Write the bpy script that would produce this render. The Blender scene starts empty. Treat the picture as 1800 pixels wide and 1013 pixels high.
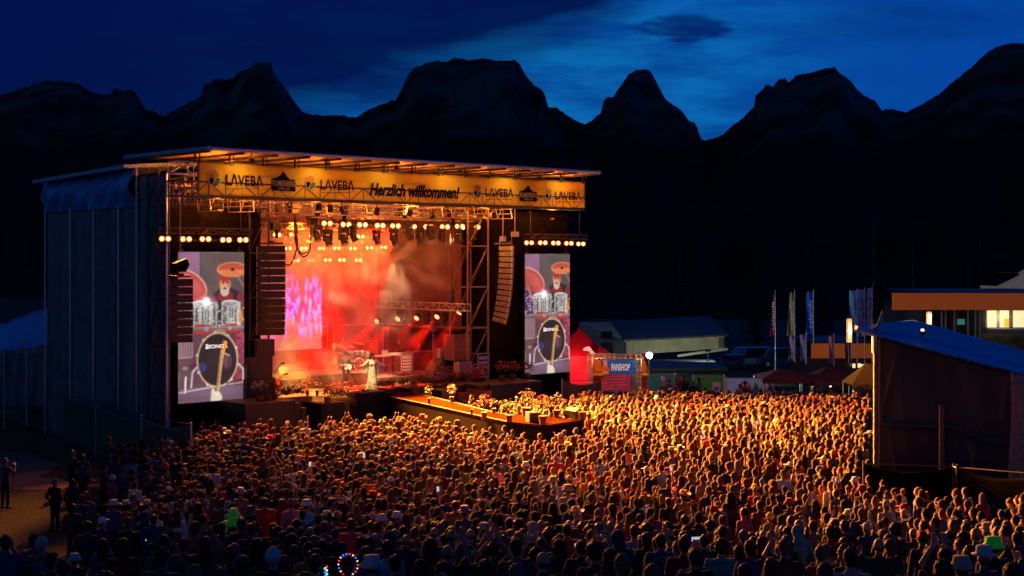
import bpy, bmesh, math, random
import numpy as np
from mathutils import Vector, Matrix, Euler, Quaternion
R = math.radians
rnd = random.Random(7)
SC = bpy.context.scene
COL = SC.collection

# ------------------------------------------------------------------ camera
CH, F, HY = 8.3, 2400.0, 457.0            # eye height, focal length in px of an 1800 px frame, horizon row
cd = bpy.data.cameras.new('camera')
cam = bpy.data.objects.new('camera', cd)
COL.objects.link(cam)
SC.camera = cam
cam.location = (0, 0, CH)
cam.rotation_euler = (R(90), 0, 0)
cd.sensor_width = 36
cd.lens = 36 * F / 1800
cd.shift_y = (HY - 506.5) / 1800
cd.clip_start, cd.clip_end = 0.3, 12000

# ------------------------------------------------------------------ world (dusk sky, seen by direction)
def nn(nt, typ, **kw):
    n = nt.nodes.new(typ)
    for k, v in kw.items():
        if k.startswith('i_'):
            n.inputs[k[2:].replace('_', ' ')].default_value = v
        else:
            setattr(n, k, v)
    return n
def mth(nt, op, a, b=None, c=None, clamp=False):
    n = nt.nodes.new('ShaderNodeMath'); n.operation = op; n.use_clamp = clamp
    for i, v in enumerate((a, b, c)):
        if v is None: continue
        if isinstance(v, (int, float)): n.inputs[i].default_value = v
        else: nt.links.new(v, n.inputs[i])
    return n.outputs[0]
def ramp(nt, fac, stops, interp='EASE'):
    n = nt.nodes.new('ShaderNodeValToRGB'); n.color_ramp.interpolation = interp
    el = n.color_ramp.elements
    while len(el) < len(stops): el.new(0.5)
    for e, (p, c) in zip(el, stops):
        e.position = p; e.color = (c[0], c[1], c[2], 1) if not isinstance(c, (int, float)) else (c, c, c, 1)
    nt.links.new(fac, n.inputs[0])
    return n.outputs[0]
def mixc(nt, fac, a, b, mode='MIX'):
    n = nt.nodes.new('ShaderNodeMix'); n.data_type = 'RGBA'; n.blend_type = mode
    for s, v in ((n.inputs[0], fac), (n.inputs[6], a), (n.inputs[7], b)):
        if isinstance(v, (int, float)): s.default_value = v
        elif isinstance(v, tuple): s.default_value = (v[0], v[1], v[2], 1)
        else: nt.links.new(v, s)
    return n.outputs[2]

W = bpy.data.worlds.new('World'); SC.world = W; W.use_nodes = True
nt = W.node_tree; nt.nodes.clear()
tc = nn(nt, 'ShaderNodeTexCoord')
sep = nn(nt, 'ShaderNodeSeparateXYZ'); nt.links.new(tc.outputs['Generated'], sep.inputs[0])
hor = mth(nt, 'MAXIMUM', mth(nt, 'ABSOLUTE', sep.outputs[1]), 0.05)
az = mth(nt, 'DIVIDE', sep.outputs[0], hor)          # tan of azimuth
el_ = mth(nt, 'DIVIDE', sep.outputs[2], hor)         # tan of elevation
cmb = nn(nt, 'ShaderNodeCombineXYZ'); nt.links.new(az, cmb.inputs[0]); nt.links.new(el_, cmb.inputs[1])
def wnoise(sx, sy, det, rough=0.55, off=0.0):
    mp = nn(nt, 'ShaderNodeMapping'); mp.inputs['Scale'].default_value = (sx, sy, 1); mp.inputs['Location'].default_value = (off, off * .7, off)
    mp.inputs['Rotation'].default_value = (0, 0, R(-6))
    nt.links.new(cmb.outputs[0], mp.inputs[0])
    no = nn(nt, 'ShaderNodeTexNoise'); no.inputs['Scale'].default_value = 1; no.inputs['Detail'].default_value = det; no.inputs['Roughness'].default_value = rough
    nt.links.new(mp.outputs[0], no.inputs['Vector'])
    return no.outputs[0]
n1 = wnoise(3.5, 14, 6)
n2 = wnoise(9, 42, 7, .6, 3.1)
n3 = wnoise(2.2, 7, 4, .5, 8.7)
# upper edge cloud bank: elevation of its lower border grows to the right
line = mth(nt, 'ADD', mth(nt, "MULTIPLY", az, 0.30), 0.150)
dd = mth(nt, 'SUBTRACT', el_, line)
dd = mth(nt, 'ADD', dd, mth(nt, 'MULTIPLY', mth(nt, 'SUBTRACT', n1, .5), .11))
dd = mth(nt, 'ADD', dd, mth(nt, 'MULTIPLY', mth(nt, 'SUBTRACT', n2, .5), .03))
bank = ramp(nt, mth(nt, 'ADD', mth(nt, 'MULTIPLY', dd, 22), .45, clamp=True), [(0, 0), (.5, .6), (1, 1)])
leftside = ramp(nt, mth(nt, 'ADD', mth(nt, 'ADD', mth(nt, 'MULTIPLY', az, -13), 1.7), mth(nt, 'MULTIPLY', mth(nt, 'SUBTRACT', n1, .5), 2.0), clamp=True), [(0, 0), (1, 1)])
bank = mth(nt, 'MULTIPLY', bank, leftside)
# veil over the far left, reaching down to the ridge
veil = ramp(nt, mth(nt, 'ADD', mth(nt, 'MULTIPLY', az, -7), -1.2, clamp=True), [(0, 0), (1, 1)])
# small dark cloud
ex = mth(nt, 'DIVIDE', mth(nt, 'SUBTRACT', az, mth(nt, 'ADD', .128, mth(nt, 'MULTIPLY', mth(nt, 'SUBTRACT', n1, .5), .06))), .027)
ey = mth(nt, 'DIVIDE', mth(nt, 'SUBTRACT', el_, mth(nt, 'ADD', .1715, mth(nt, 'MULTIPLY', mth(nt, 'SUBTRACT', n2, .5), .012))), .0085)
rr = mth(nt, 'ADD', mth(nt, 'MULTIPLY', ex, ex), mth(nt, 'MULTIPLY', ey, ey))
rr = mth(nt, 'ADD', rr, mth(nt, 'MULTIPLY', mth(nt, 'SUBTRACT', n2, .5), 6.5))
blob = ramp(nt, mth(nt, 'MULTIPLY', rr, .55, clamp=True), [(0, 1), (.45, .85), (1, 0)])
# colours
bright = mixc(nt, ramp(nt, n2, [(.34, 0), (.64, 1)]), (.0010, .042, .215), (.0025, .105, .33))
hi = ramp(nt, mth(nt, 'MULTIPLY', el_, 4.2, clamp=True), [(0, (1.0, 1.0, 1.0)), (.35, (1.0, 1.0, 1.0)), (.62, (1.0, 1.05, 1.0)), (1, (.9, .62, 1.05))])
bright = mixc(nt, 1.0, bright, hi, 'MULTIPLY')
rightdim = ramp(nt, mth(nt, 'ADD', mth(nt, 'MULTIPLY', az, 3.2), 0, clamp=True), [(0, 0), (.3, .0), (1, 1)])
bright = mixc(nt, rightdim, bright, (.0008, .044, .255))
dark = mixc(nt, n1, (.0004, .002, .032), (.0005, .006, .062))
mid = mixc(nt, n3, (.0003, .004, .06), (.0004, .024, .16))
colr = mixc(nt, mth(nt, 'MULTIPLY', veil, .85), bright, mid)
colr = mixc(nt, mth(nt, 'MULTIPLY', ramp(nt, n1, [(.48, 0), (.66, 1)]), .38), colr, dark)
colr = mixc(nt, mth(nt, 'MULTIPLY', bank, .96), colr, dark)
colr = mixc(nt, mth(nt, 'MULTIPLY', blob, .92), colr, (.0003, .007, .085))
over = ramp(nt, mth(nt, 'MULTIPLY', sep.outputs[2], 1.0, clamp=True), [(.35, 0), (.8, 1)])
colr = mixc(nt, over, colr, (.0009, .004, .020))
# sky glow added behind the camera at left to light the stage wall
back_glow = ramp(nt, mth(nt, 'ADD', mth(nt, 'ADD', mth(nt, 'MULTIPLY', sep.outputs[1], -1.2), mth(nt, 'MULTIPLY', sep.outputs[0], -1.5)), -.35, clamp=True), [(0, 0), (1, 1)])
colr = mixc(nt, mth(nt, 'MULTIPLY', back_glow, ramp(nt, mth(nt, 'MULTIPLY', sep.outputs[0], -.5, None), [(0, .25), (.4, 1)])), colr, (.016, .048, .115))
bg = nn(nt, 'ShaderNodeBackground'); bg.inputs['Strength'].default_value = 1.35
nt.links.new(colr, bg.inputs[0])
wo = nn(nt, 'ShaderNodeOutputWorld'); nt.links.new(bg.outputs[0], wo.inputs[0])

SC.view_settings.view_transform = 'Standard'
SC.view_settings.look = 'None'
SC.view_settings.exposure = 0.0
SC.view_settings.gamma = 1.0
cy = SC.cycles
cy.use_denoising = True
cy.max_bounces = 5; cy.diffuse_bounces = 1; cy.glossy_bounces = 2; cy.transmission_bounces = 3; cy.volume_bounces = 1; cy.transparent_max_bounces = 8
cy.sample_clamp_indirect = 4.0
cy.volume_step_rate = 3.0; cy.volume_max_steps = 64
cy.use_light_tree = True
cy.caustics_reflective = False; cy.caustics_refractive = False

# ------------------------------------------------------------------ helpers
def srgb(r, g, b):
    f = lambda c: (c / 255 / 12.92) if c / 255 <= .04045 else ((c / 255 + .055) / 1.055) ** 2.4
    return (f(r), f(g), f(b))
_mats = {}
def mat(name, col, rough=.75, metal=0.0, var=.25, scale=6.0, sheen=0.0, bump=0.0, trans=0.0, emit=None, es=1.0, spec=.4, wave=None):
    """Principled material whose base colour is varied by noise; trans mixes in a translucent share (cloth)."""
    if name in _mats: return _mats[name]
    m = bpy.data.materials.new(name); m.use_nodes = True
    t = m.node_tree; b = t.nodes['Principled BSDF']; out = t.nodes['Material Output']
    tcn = t.nodes.new('ShaderNodeTexCoord')
    no = t.nodes.new('ShaderNodeTexNoise'); no.inputs['Scale'].default_value = scale; no.inputs['Detail'].default_value = 5
    t.links.new(tcn.outputs['Object'], no.inputs['Vector'])
    lo = tuple(c * (1 - var) for c in col); hi2 = tuple(min(1, c * (1 + var)) for c in col)
    c = ramp(t, no.outputs[0], [(.3, lo), (.7, hi2)], 'LINEAR')
    if wave:
        wv = t.nodes.new('ShaderNodeTexWave'); wv.inputs['Scale'].default_value = wave; wv.inputs['Distortion'].default_value = .4
        t.links.new(tcn.outputs['Object'], wv.inputs['Vector'])
        c = mixc(t, mth(t, 'MULTIPLY', wv.outputs[1], .5), c, lo)
    t.links.new(c, b.inputs['Base Color'])
    b.inputs['Roughness'].default_value = rough; b.inputs['Metallic'].default_value = metal
    b.inputs['Specular IOR Level'].default_value = spec
    if sheen:
        b.inputs['Sheen Weight'].default_value = sheen; b.inputs['Sheen Roughness'].default_value = .4
    if bump:
        bp = t.nodes.new('ShaderNodeBump'); bp.inputs['Strength'].default_value = bump; bp.inputs['Distance'].default_value = .05
        t.links.new(no.outputs[0], bp.inputs['Height']); t.links.new(bp.outputs[0], b.inputs['Normal'])
    if emit:
        b.inputs['Emission Color'].default_value = (*emit, 1); b.inputs['Emission Strength'].default_value = es
    if trans:
        tr = t.nodes.new('ShaderNodeBsdfTranslucent'); t.links.new(c, tr.inputs[0])
        mx = t.nodes.new('ShaderNodeMixShader'); mx.inputs[0].default_value = trans
        t.links.new(b.outputs[0], mx.inputs[1]); t.links.new(tr.outputs[0], mx.inputs[2]); t.links.new(mx.outputs[0], out.inputs[0])
    _mats[name] = m
    return m
def attrmat(name, emission=None, rough=.75, sheen=0.0):
    """material that reads the mesh's own colour attribute (LED pixels, clothes of the far crowd)"""
    m = bpy.data.materials.new(name); m.use_nodes = True
    t = m.node_tree; b = t.nodes['Principled BSDF']
    a = t.nodes.new('ShaderNodeVertexColor'); a.layer_name = 'colour'
    if emission:
        b.inputs['Base Color'].default_value = (.01, .01, .01, 1)
        t.links.new(a.outputs[0], b.inputs['Emission Color']); b.inputs['Emission Strength'].default_value = emission
    else:
        t.links.new(a.outputs[0], b.inputs['Base Color'])
    b.inputs['Roughness'].default_value = rough; b.inputs['Specular IOR Level'].default_value = .3
    if sheen: b.inputs['Sheen Weight'].default_value = sheen
    return m

class MB:
    """collects shapes, then links them as ONE mesh object"""
    def __init__(s): s.v = []; s.f = []
    def add(s, vs, fs):
        o = len(s.v); s.v += [tuple(v) for v in vs]; s.f += [tuple(i + o for i in f) for f in fs]; return s
    def box(s, c, d, rz=0, m=None):
        x, y, z = d[0] / 2, d[1] / 2, d[2] / 2
        vs = [(a * x, b * y, e * z) for e in (-1, 1) for a, b in ((-1, -1), (1, -1), (1, 1), (-1, 1))]
        M = m if m is not None else (Matrix.Translation(c) @ Matrix.Rotation(rz, 4, 'Z'))
        return s.add([M @ Vector(v) for v in vs], [(3, 2, 1, 0), (4, 5, 6, 7), (0, 1, 5, 4), (1, 2, 6, 5), (2, 3, 7, 6), (3, 0, 4, 7)])
    def span(s, a, b):
        return s.box(tuple((p + q) / 2 for p, q in zip(a, b)), tuple(abs(q - p) for p, q in zip(a, b)))
    def tube(s, p, q, r, r2=None, n=8, cap=True):
        p, q = Vector(p), Vector(q); r2 = r if r2 is None else r2
        d = q - p
        if d.length < 1e-6: return s
        qt = d.to_track_quat('Z', 'Y'); vs = []
        for c, rad in ((p, r), (q, r2)):
            for i in range(n):
                a = 2 * math.pi * i / n
                vs.append(c + qt @ Vector((rad * math.cos(a), rad * math.sin(a), 0)))
        fs = [(i, (i + 1) % n, n + (i + 1) % n, n + i) for i in range(n)]
        if cap: fs += [tuple(range(n - 1, -1, -1)), tuple(range(n, 2 * n))]
        return s.add(vs, fs)
    def path(s, pts, r, n=6):
        for a, b in zip(pts[:-1], pts[1:]): s.tube(a, b, r, n=n)
        return s
    def ball(s, c, r, sc=(1, 1, 1), n=12, m=8, rot=None):
        vs = []; c = Vector(c)
        for j in range(m + 1):
            th = math.pi * j / m
            for i in range(n):
                a = 2 * math.pi * i / n
                v = Vector((r * sc[0] * math.sin(th) * math.cos(a), r * sc[1] * math.sin(th) * math.sin(a), r * sc[2] * math.cos(th)))
                if rot is not None: v = rot @ v
                vs.append(c + v)
        fs = []
        for j in range(m):
            for i in range(n):
                a, b = j * n + i, j * n + (i + 1) % n
                if j == 0: fs.append((a, b + n, a + n)[::-1] if False else (a, a + n, b + n))
                elif j == m - 1: fs.append((a, a + n, b))
                else: fs.append((a, a + n, b + n, b))
        return s.add(vs, fs)
    def prism(s, poly, y0, y1, ax='y'):
        """polygon in (x, z) extruded along y (or in (x, y) along z, (y, z) along x)"""
        n = len(poly)
        mk = {'y': lambda p, w: (p[0], w, p[1]), 'z': lambda p, w: (p[0], p[1], w), 'x': lambda p, w: (w, p[0], p[1])}[ax]
        vs = [mk(p, y0) for p in poly] + [mk(p, y1) for p in poly]
        fs = [tuple(range(n)), tuple(range(2 * n - 1, n - 1, -1))] + [(i, n + i, n + (i + 1) % n, (i + 1) % n) for i in range(n)]
        return s.add(vs, fs)
    def lathe(s, prof, c=(0, 0, 0), n=16):
        vs = []; m = len(prof)
        for r, z in prof:
            for i in range(n):
                a = 2 * math.pi * i / n
                vs.append((c[0] + r * math.cos(a), c[1] + r * math.sin(a), c[2] + z))
        fs = [(j * n + i, j * n + (i + 1) % n, (j + 1) * n + (i + 1) % n, (j + 1) * n + i) for j in range(m - 1) for i in range(n)]
        fs += [tuple(range(n - 1, -1, -1)), tuple(range((m - 1) * n, m * n))]
        return s.add(vs, fs)
    def grid(s, fn, nu, nv):
        """open sheet: fn(u, v) -> point"""
        vs = [fn(i / nu, j / nv) for j in range(nv + 1) for i in range(nu + 1)]
        return s.add(vs, [(j * (nu + 1) + i, j * (nu + 1) + i + 1, (j + 1) * (nu + 1) + i + 1, (j + 1) * (nu + 1) + i) for j in range(nv) for i in range(nu)])
    def truss(s, p, q, w=.3, step=.5, r=.022, rb=.012, up=(0, 0, 1), n=5):
        """box truss between p and q"""
        p, q = Vector(p), Vector(q); d = q - p; L = d.length; d.normalize()
        u = Vector(up); a = d.cross(u).normalized(); u = a.cross(d).normalized()
        cs = [(a * i + u * j) * (w / 2) for i, j in ((-1, -1), (1, -1), (1, 1), (-1, 1))]
        for c in cs: s.tube(p + c, q + c, r, n=n)
        k = max(1, round(L / step))
        for i in range(k + 1):
            t0 = p + d * (L * i / k)
            for j in range(4): s.tube(t0 + cs[j], t0 + cs[(j + 1) % 4], rb, n=4, cap=False)
            if i < k:
                t1 = p + d * (L * (i + 1) / k)
                for j in range(4):
                    A, B = (cs[j], cs[(j + 1) % 4]) if i % 2 else (cs[(j + 1) % 4], cs[j])
                    s.tube(t0 + A, t1 + B, rb, n=4, cap=False)
        return s
    def build(s, name, m, parent=None, smooth=False, loc=None, rz=None, solid=None):
        me = bpy.data.meshes.new(name); me.from_pydata(s.v, [], s.f); me.validate()
        bm = bmesh.new(); bm.from_mesh(me); bmesh.ops.recalc_face_normals(bm, faces=bm.faces); bm.to_mesh(me); bm.free()
        me.materials.append(m)
        o = bpy.data.objects.new(name, me); COL.objects.link(o)
        if parent is not None: o.parent = parent
        if loc is not None: o.location = loc
        if rz is not None: o.rotation_euler = (0, 0, rz)
        if smooth: me.polygons.foreach_set('use_smooth', [True] * len(me.polygons))
        if solid:
            md = o.modifiers.new('thickness', 'SOLIDIFY'); md.thickness = solid; md.offset = 0
        return o
def tag(o, label=None, cat=None, group=None, kind=None):
    if label: o['label'] = label
    if cat: o['category'] = cat
    if group: o['group'] = group
    if kind: o['kind'] = kind
    return o
def thing(name, label, cat, loc=(0, 0, 0), rz=0.0, group=None):
    o = bpy.data.objects.new(name, None); COL.objects.link(o); o.empty_display_size = .3
    o.location = loc; o.rotation_euler = (0, 0, rz)
    return tag(o, label, cat, group)
def kids(o): return [c for c in COL.objects if c.parent == o]
def tree(o):
    return (o, [tree(c) for c in kids(o)])
def dup(t, loc=None, rz=None, label=None, group=None, scale=None, _p=None):
    """copy a thing (as returned by tree()) with its parts and sub-parts"""
    o, ch = t
    c = o.copy(); COL.objects.link(c)
    if _p is not None: c.parent = _p
    if loc is not None: c.location = loc
    if rz is not None: c.rotation_euler = (0, 0, rz)
    if scale is not None: c.scale = (scale,) * 3 if isinstance(scale, (int, float)) else scale
    if label: c['label'] = label
    if group: c['group'] = group
    for k in ch: dup(k, _p=c)
    return c
def spot(parent, loc, target, col, power, size=60, blend=.6, rad=.08, name='lamp_light'):
    l = bpy.data.lights.new(name, 'SPOT'); l.color = col; l.energy = power; l.spot_size = R(size); l.spot_blend = blend; l.shadow_soft_size = rad
    o = bpy.data.objects.new(name, l); COL.objects.link(o)
    if parent is not None: o.parent = parent
    o.location = loc
    o.rotation_euler = (Vector(target) - Vector(loc)).to_track_quat('-Z', 'Y').to_euler()
    return o
def point(parent, loc, col, power, rad=.1, name='lamp_light'):
    l = bpy.data.lights.new(name, 'POINT'); l.color = col; l.energy = power; l.shadow_soft_size = rad
    o = bpy.data.objects.new(name, l); COL.objects.link(o)
    if parent is not None: o.parent = parent
    o.location = loc
    return o
_fontcache = {}
def text(s, size, m, parent, loc, rot=(R(90), 0, 0), name='lettering', ext=.002, shear=0, align='LEFT', sx=1.0, off=0.0, space=1.0):
    cu = bpy.data.curves.new('lettering', 'FONT'); cu.body = s; cu.size = size; cu.extrude = ext; cu.shear = shear
    cu.align_x = align; cu.resolution_u = 3; cu.offset = off; cu.space_character = space
    tmp = bpy.data.objects.new('lettering_source', cu); COL.objects.link(tmp)
    dg = bpy.context.evaluated_depsgraph_get(); me = bpy.data.meshes.new_from_object(tmp.evaluated_get(dg))
    bpy.data.objects.remove(tmp); bpy.data.curves.remove(cu)
    me.materials.clear(); me.materials.append(m)
    o = bpy.data.objects.new(name, me); COL.objects.link(o); o.parent = parent
    o.location = loc; o.rotation_euler = rot; o.scale = (sx, 1, 1)
    return o
def at(px, py, Y):
    return Vector(((px - 900) / F * Y, Y, CH - (py - HY) / F * Y))

# stage frame: t along the stage front (towards the right and away), d inwards, z up
TH = R(42); CT, ST = math.cos(TH), math.sin(TH)
P0 = (-14.28, 58.4)
def S(t, d, z=0.0): return Vector((P0[0] + CT * t - ST * d, P0[1] + ST * t + CT * d, z))
def TT(px, d):
    k = (px - 900) / F
    return (k * (P0[1] + CT * d) - P0[0] + ST * d) / (CT - k * ST)
def DD(px, t):
    k = (px - 900) / F
    return (P0[0] + CT * t - k * (P0[1] + ST * t)) / (ST + k * CT)
def ZZ(py, t, d): return CH - (py - HY) / F * S(t, d).y
def PX(v): return (900 + F * v[0] / v[1], HY + F * (CH - v[2]) / v[1])
def toS(v):
    x, y = v[0] - P0[0], v[1] - P0[1]
    return (CT * x + ST * y, -ST * x + CT * y)
def sthing(name, label, cat, t, d, z, group=None, rz=0.0):
    return thing(name, label, cat, S(t, d, z), TH + rz, group)

def sm(a, b, x):
    x = max(0.0, min(1.0, (x - a) / (b - a))); return x * x * (3 - 2 * x)
def gz(x, y):
    """height of the ground"""
    z = 0.0; K = ((-9999, 4.0), (8, 3.9), (13, 3.5), (17, 2.95), (22, 2.1), (27, 1.3), (33, .5), (41, 0.0), (9999, 0.0))
    for (a, za), (b, zb) in zip(K[:-1], K[1:]):
        if a <= y <= b: z = za + (zb - za) * (y - a) / (b - a); break
    z -= .75 * math.exp(-((y - 43) / 9) ** 2) * (1 - sm(-13, -5, x))
    z -= 1.0 * sm(62, 78, y) * sm(4, 12, x)
    z -= .5 * sm(-12, -22, x) * sm(40, 60, y)
    z -= 2.8 * sm(88, 150, y) * sm(0, 15, x)
    return z

# ------------------------------------------------------------------ shared materials
M = dict(
 black=mat('black_paint', (.012, .012, .013), .55, var=.3),
 blackcloth=mat('black_molton', (.008, .007, .008), 1.0, var=.4, scale=3, spec=.05),
 tarp=mat('navy_tarpaulin', (.13, .135, .16), .42, var=.3, scale=1.6, bump=1.0, spec=.55),
 tarpblue=mat('blue_tarpaulin', (.05, .34, .80), .42, var=.3, scale=2.2, bump=1.0, spec=.5),
 greytarp=mat('brown_grey_sheeting', (.075, .065, .05), .5, var=.3, scale=1.3, bump=.4),
 alu=mat('aluminium', (.62, .60, .57), .38, metal=.75, var=.12, scale=20),
 steel=mat('galvanised_steel', (.45, .44, .43), .5, metal=.5, var=.2, scale=15),
 darksteel=mat('dark_steel', (.06, .055, .05), .5, metal=.4, var=.2),
 roof=mat('roof_membrane', (.42, .36, .30), .6, var=.2, scale=1.5, bump=.3, trans=.1),
 plywood=mat('stage_floor_covering', (.34, .24, .13), .45, var=.3, scale=3),
 speaker=mat('speaker_black', (.016, .015, .015), .5, var=.3, scale=20),
 bluelit=mat('blue_lit_edge', (.30, .42, .60), .5, var=.1),  # blue light on the roof edges put into the colour
 brownwood=mat('red_brown_cabinet', (.16, .055, .03), .5, var=.2, scale=5),
 chrome=mat('chrome', (.75, .75, .76), .12, metal=1.0, var=.05),
 lampcore=mat('hot_lamp', (1, .8, .5), .5, emit=(1.0, .50, .13), es=16, var=.02),
 lampring=mat('lamp_reflector', (1, .6, .25), .35, emit=(1.0, .17, .008), es=2.6, var=.02),
 terracotta=mat('terracotta', (.10, .032, .016), .7, var=.25, scale=9),
 leaf=mat('leaf_green', (.035, .05, .012), .6, var=.5, scale=14, sheen=.1),
 soil=mat('soil', (.03, .02, .012), .9),
)
def disp_sheet(w, h, nu, nv, folds, amp, seed=0, sag=0.0):
    """point function of a hanging cloth in local x (0..w), z (0..h), folds pushed out along y"""
    r = random.Random(seed); ph = [r.uniform(0, 6.28) for _ in range(6)]; kk = [r.uniform(.6, 1.5) * folds for _ in range(6)]
    sl = [r.uniform(-1.2, 1.2) for _ in range(6)]
    def fn(u, v):
        y = 0
        for i in range(6):
            y += math.sin(kk[i] * 6.28 * (u + sl[i] * .05 * v) + ph[i] + 1.2 * math.sin(2.2 * v + ph[5 - i])) / 6
        y *= amp * (.5 + .9 * (1 - v))
        edge = min(1, min(u, 1 - u) * 12)
        return (w * u, y * edge - sag * math.sin(math.pi * v) * edge, h * v)
    return fn

# ================================================================== SETTING
def ground():
    xs = [-3000, -1500, -700, -300, -150, -90] + [-60 + 2 * i for i in range(61)] + [90, 150, 300, 700, 1500, 3000]
    ys = [-300, -60, -20, -5] + [1.5 * i for i in range(1, 61)] + [95, 105, 120, 140, 170, 220, 300, 450, 700, 1200, 2500, 4000]
    b = MB(); nx = len(xs)
    r = random.Random(3)
    for y in ys:
        for x in xs: b.v.append((x, y, gz(x, min(y, 400)) + (r.uniform(-.04, .04) if abs(x) < 60 and 0 < y < 90 else 0) - (.05 if y > 400 else 0)))
    for j in range(len(ys) - 1):
        for i in range(nx - 1): b.f.append((j * nx + i, j * nx + i + 1, (j + 1) * nx + i + 1, (j + 1) * nx + i))
    m = bpy.data.materials.new('trampled_meadow'); m.use_nodes = True; t = m.node_tree; bs = t.nodes['Principled BSDF']
    tcn = t.nodes.new('ShaderNodeTexCoord')
    n_a = t.nodes.new('ShaderNodeTexNoise'); n_a.inputs['Scale'].default_value = .35; n_a.inputs['Detail'].default_value = 8
    n_b = t.nodes.new('ShaderNodeTexNoise'); n_b.inputs['Scale'].default_value = 9; n_b.inputs['Detail'].default_value = 8
    for q in (n_a, n_b): t.links.new(tcn.outputs['Object'], q.inputs['Vector'])
    c = mixc(t, ramp(t, n_a.outputs[0], [(.4, 0), (.62, 1)]), (.05, .05, .018), (.085, .06, .03))
    c = mixc(t, ramp(t, n_b.outputs[0], [(.35, 0), (.7, 1)]), c, (.03, .032, .012))
    t.links.new(c, bs.inputs['Base Color']); bs.inputs['Roughness'].default_value = .95
    bp = t.nodes.new('ShaderNodeBump'); bp.inputs['Strength'].default_value = .9; bp.inputs['Distance'].default_value = .12
    t.links.new(n_b.outputs[0], bp.inputs['Height']); t.links.new(bp.outputs[0], bs.inputs['Normal'])
    tag(b.build('ground', m, smooth=True), kind='structure')
ground()

RIDGE = [(-900, 200), (-500, 150), (-300, 190), (-150, 175), (0, 168), (30, 158), (60, 148), (80, 142), (110, 143), (140, 148), (150, 156), (165, 163), (190, 168), (203, 155), (215, 160), (232, 180), (250, 196),
 (268, 194), (288, 205), (310, 192), (330, 182), (355, 168), (357, 152), (380, 138), (398, 140), (410, 139), (420, 126), (440, 120), (448, 109), (462, 112), (476, 108), (482, 130), (505, 160), (520, 182), (533, 198), (560, 203), (600, 203),
 (625, 207), (645, 194), (672, 183), (696, 175), (706, 158), (714, 138), (724, 122), (748, 111), (770, 107), (785, 109), (800, 102), (830, 106), (850, 102), (872, 107), (905, 106), (914, 112), (922, 130), (948, 160), (962, 190),
 (978, 189), (1000, 205), (1026, 219), (1040, 213), (1048, 204), (1056, 200), (1061, 178), (1066, 172), (1078, 170), (1092, 150), (1104, 132), (1118, 123), (1138, 122), (1147, 130), (1156, 148), (1168, 172), (1184, 188), (1197, 207),
 (1208, 210), (1213, 222), (1219, 212), (1228, 230), (1232, 246), (1250, 245), (1270, 238), (1288, 220), (1306, 208), (1314, 198), (1325, 190), (1326, 170), (1340, 158), (1346, 149), (1358, 152), (1370, 140), (1380, 138), (1386, 146),
 (1400, 132), (1430, 127), (1448, 121), (1466, 118), (1480, 131), (1495, 142), (1508, 158), (1515, 166), (1528, 172), (1538, 186), (1545, 194), (1563, 192), (1576, 193), (1590, 198), (1620, 184), (1650, 166), (1680, 140), (1708, 118), (1735, 92), (1760, 79),
 (1785, 76), (1800, 77), (1900, 100), (2050, 70), (2300, 160), (2700, 190)]
def ridge_y(px):
    for (a, ya), (b, yb) in zip(RIDGE[:-1], RIDGE[1:]):
        if a <= px <= b: return ya + (yb - ya) * (px - a) / (b - a)
    return RIDGE[-1][1]
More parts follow.
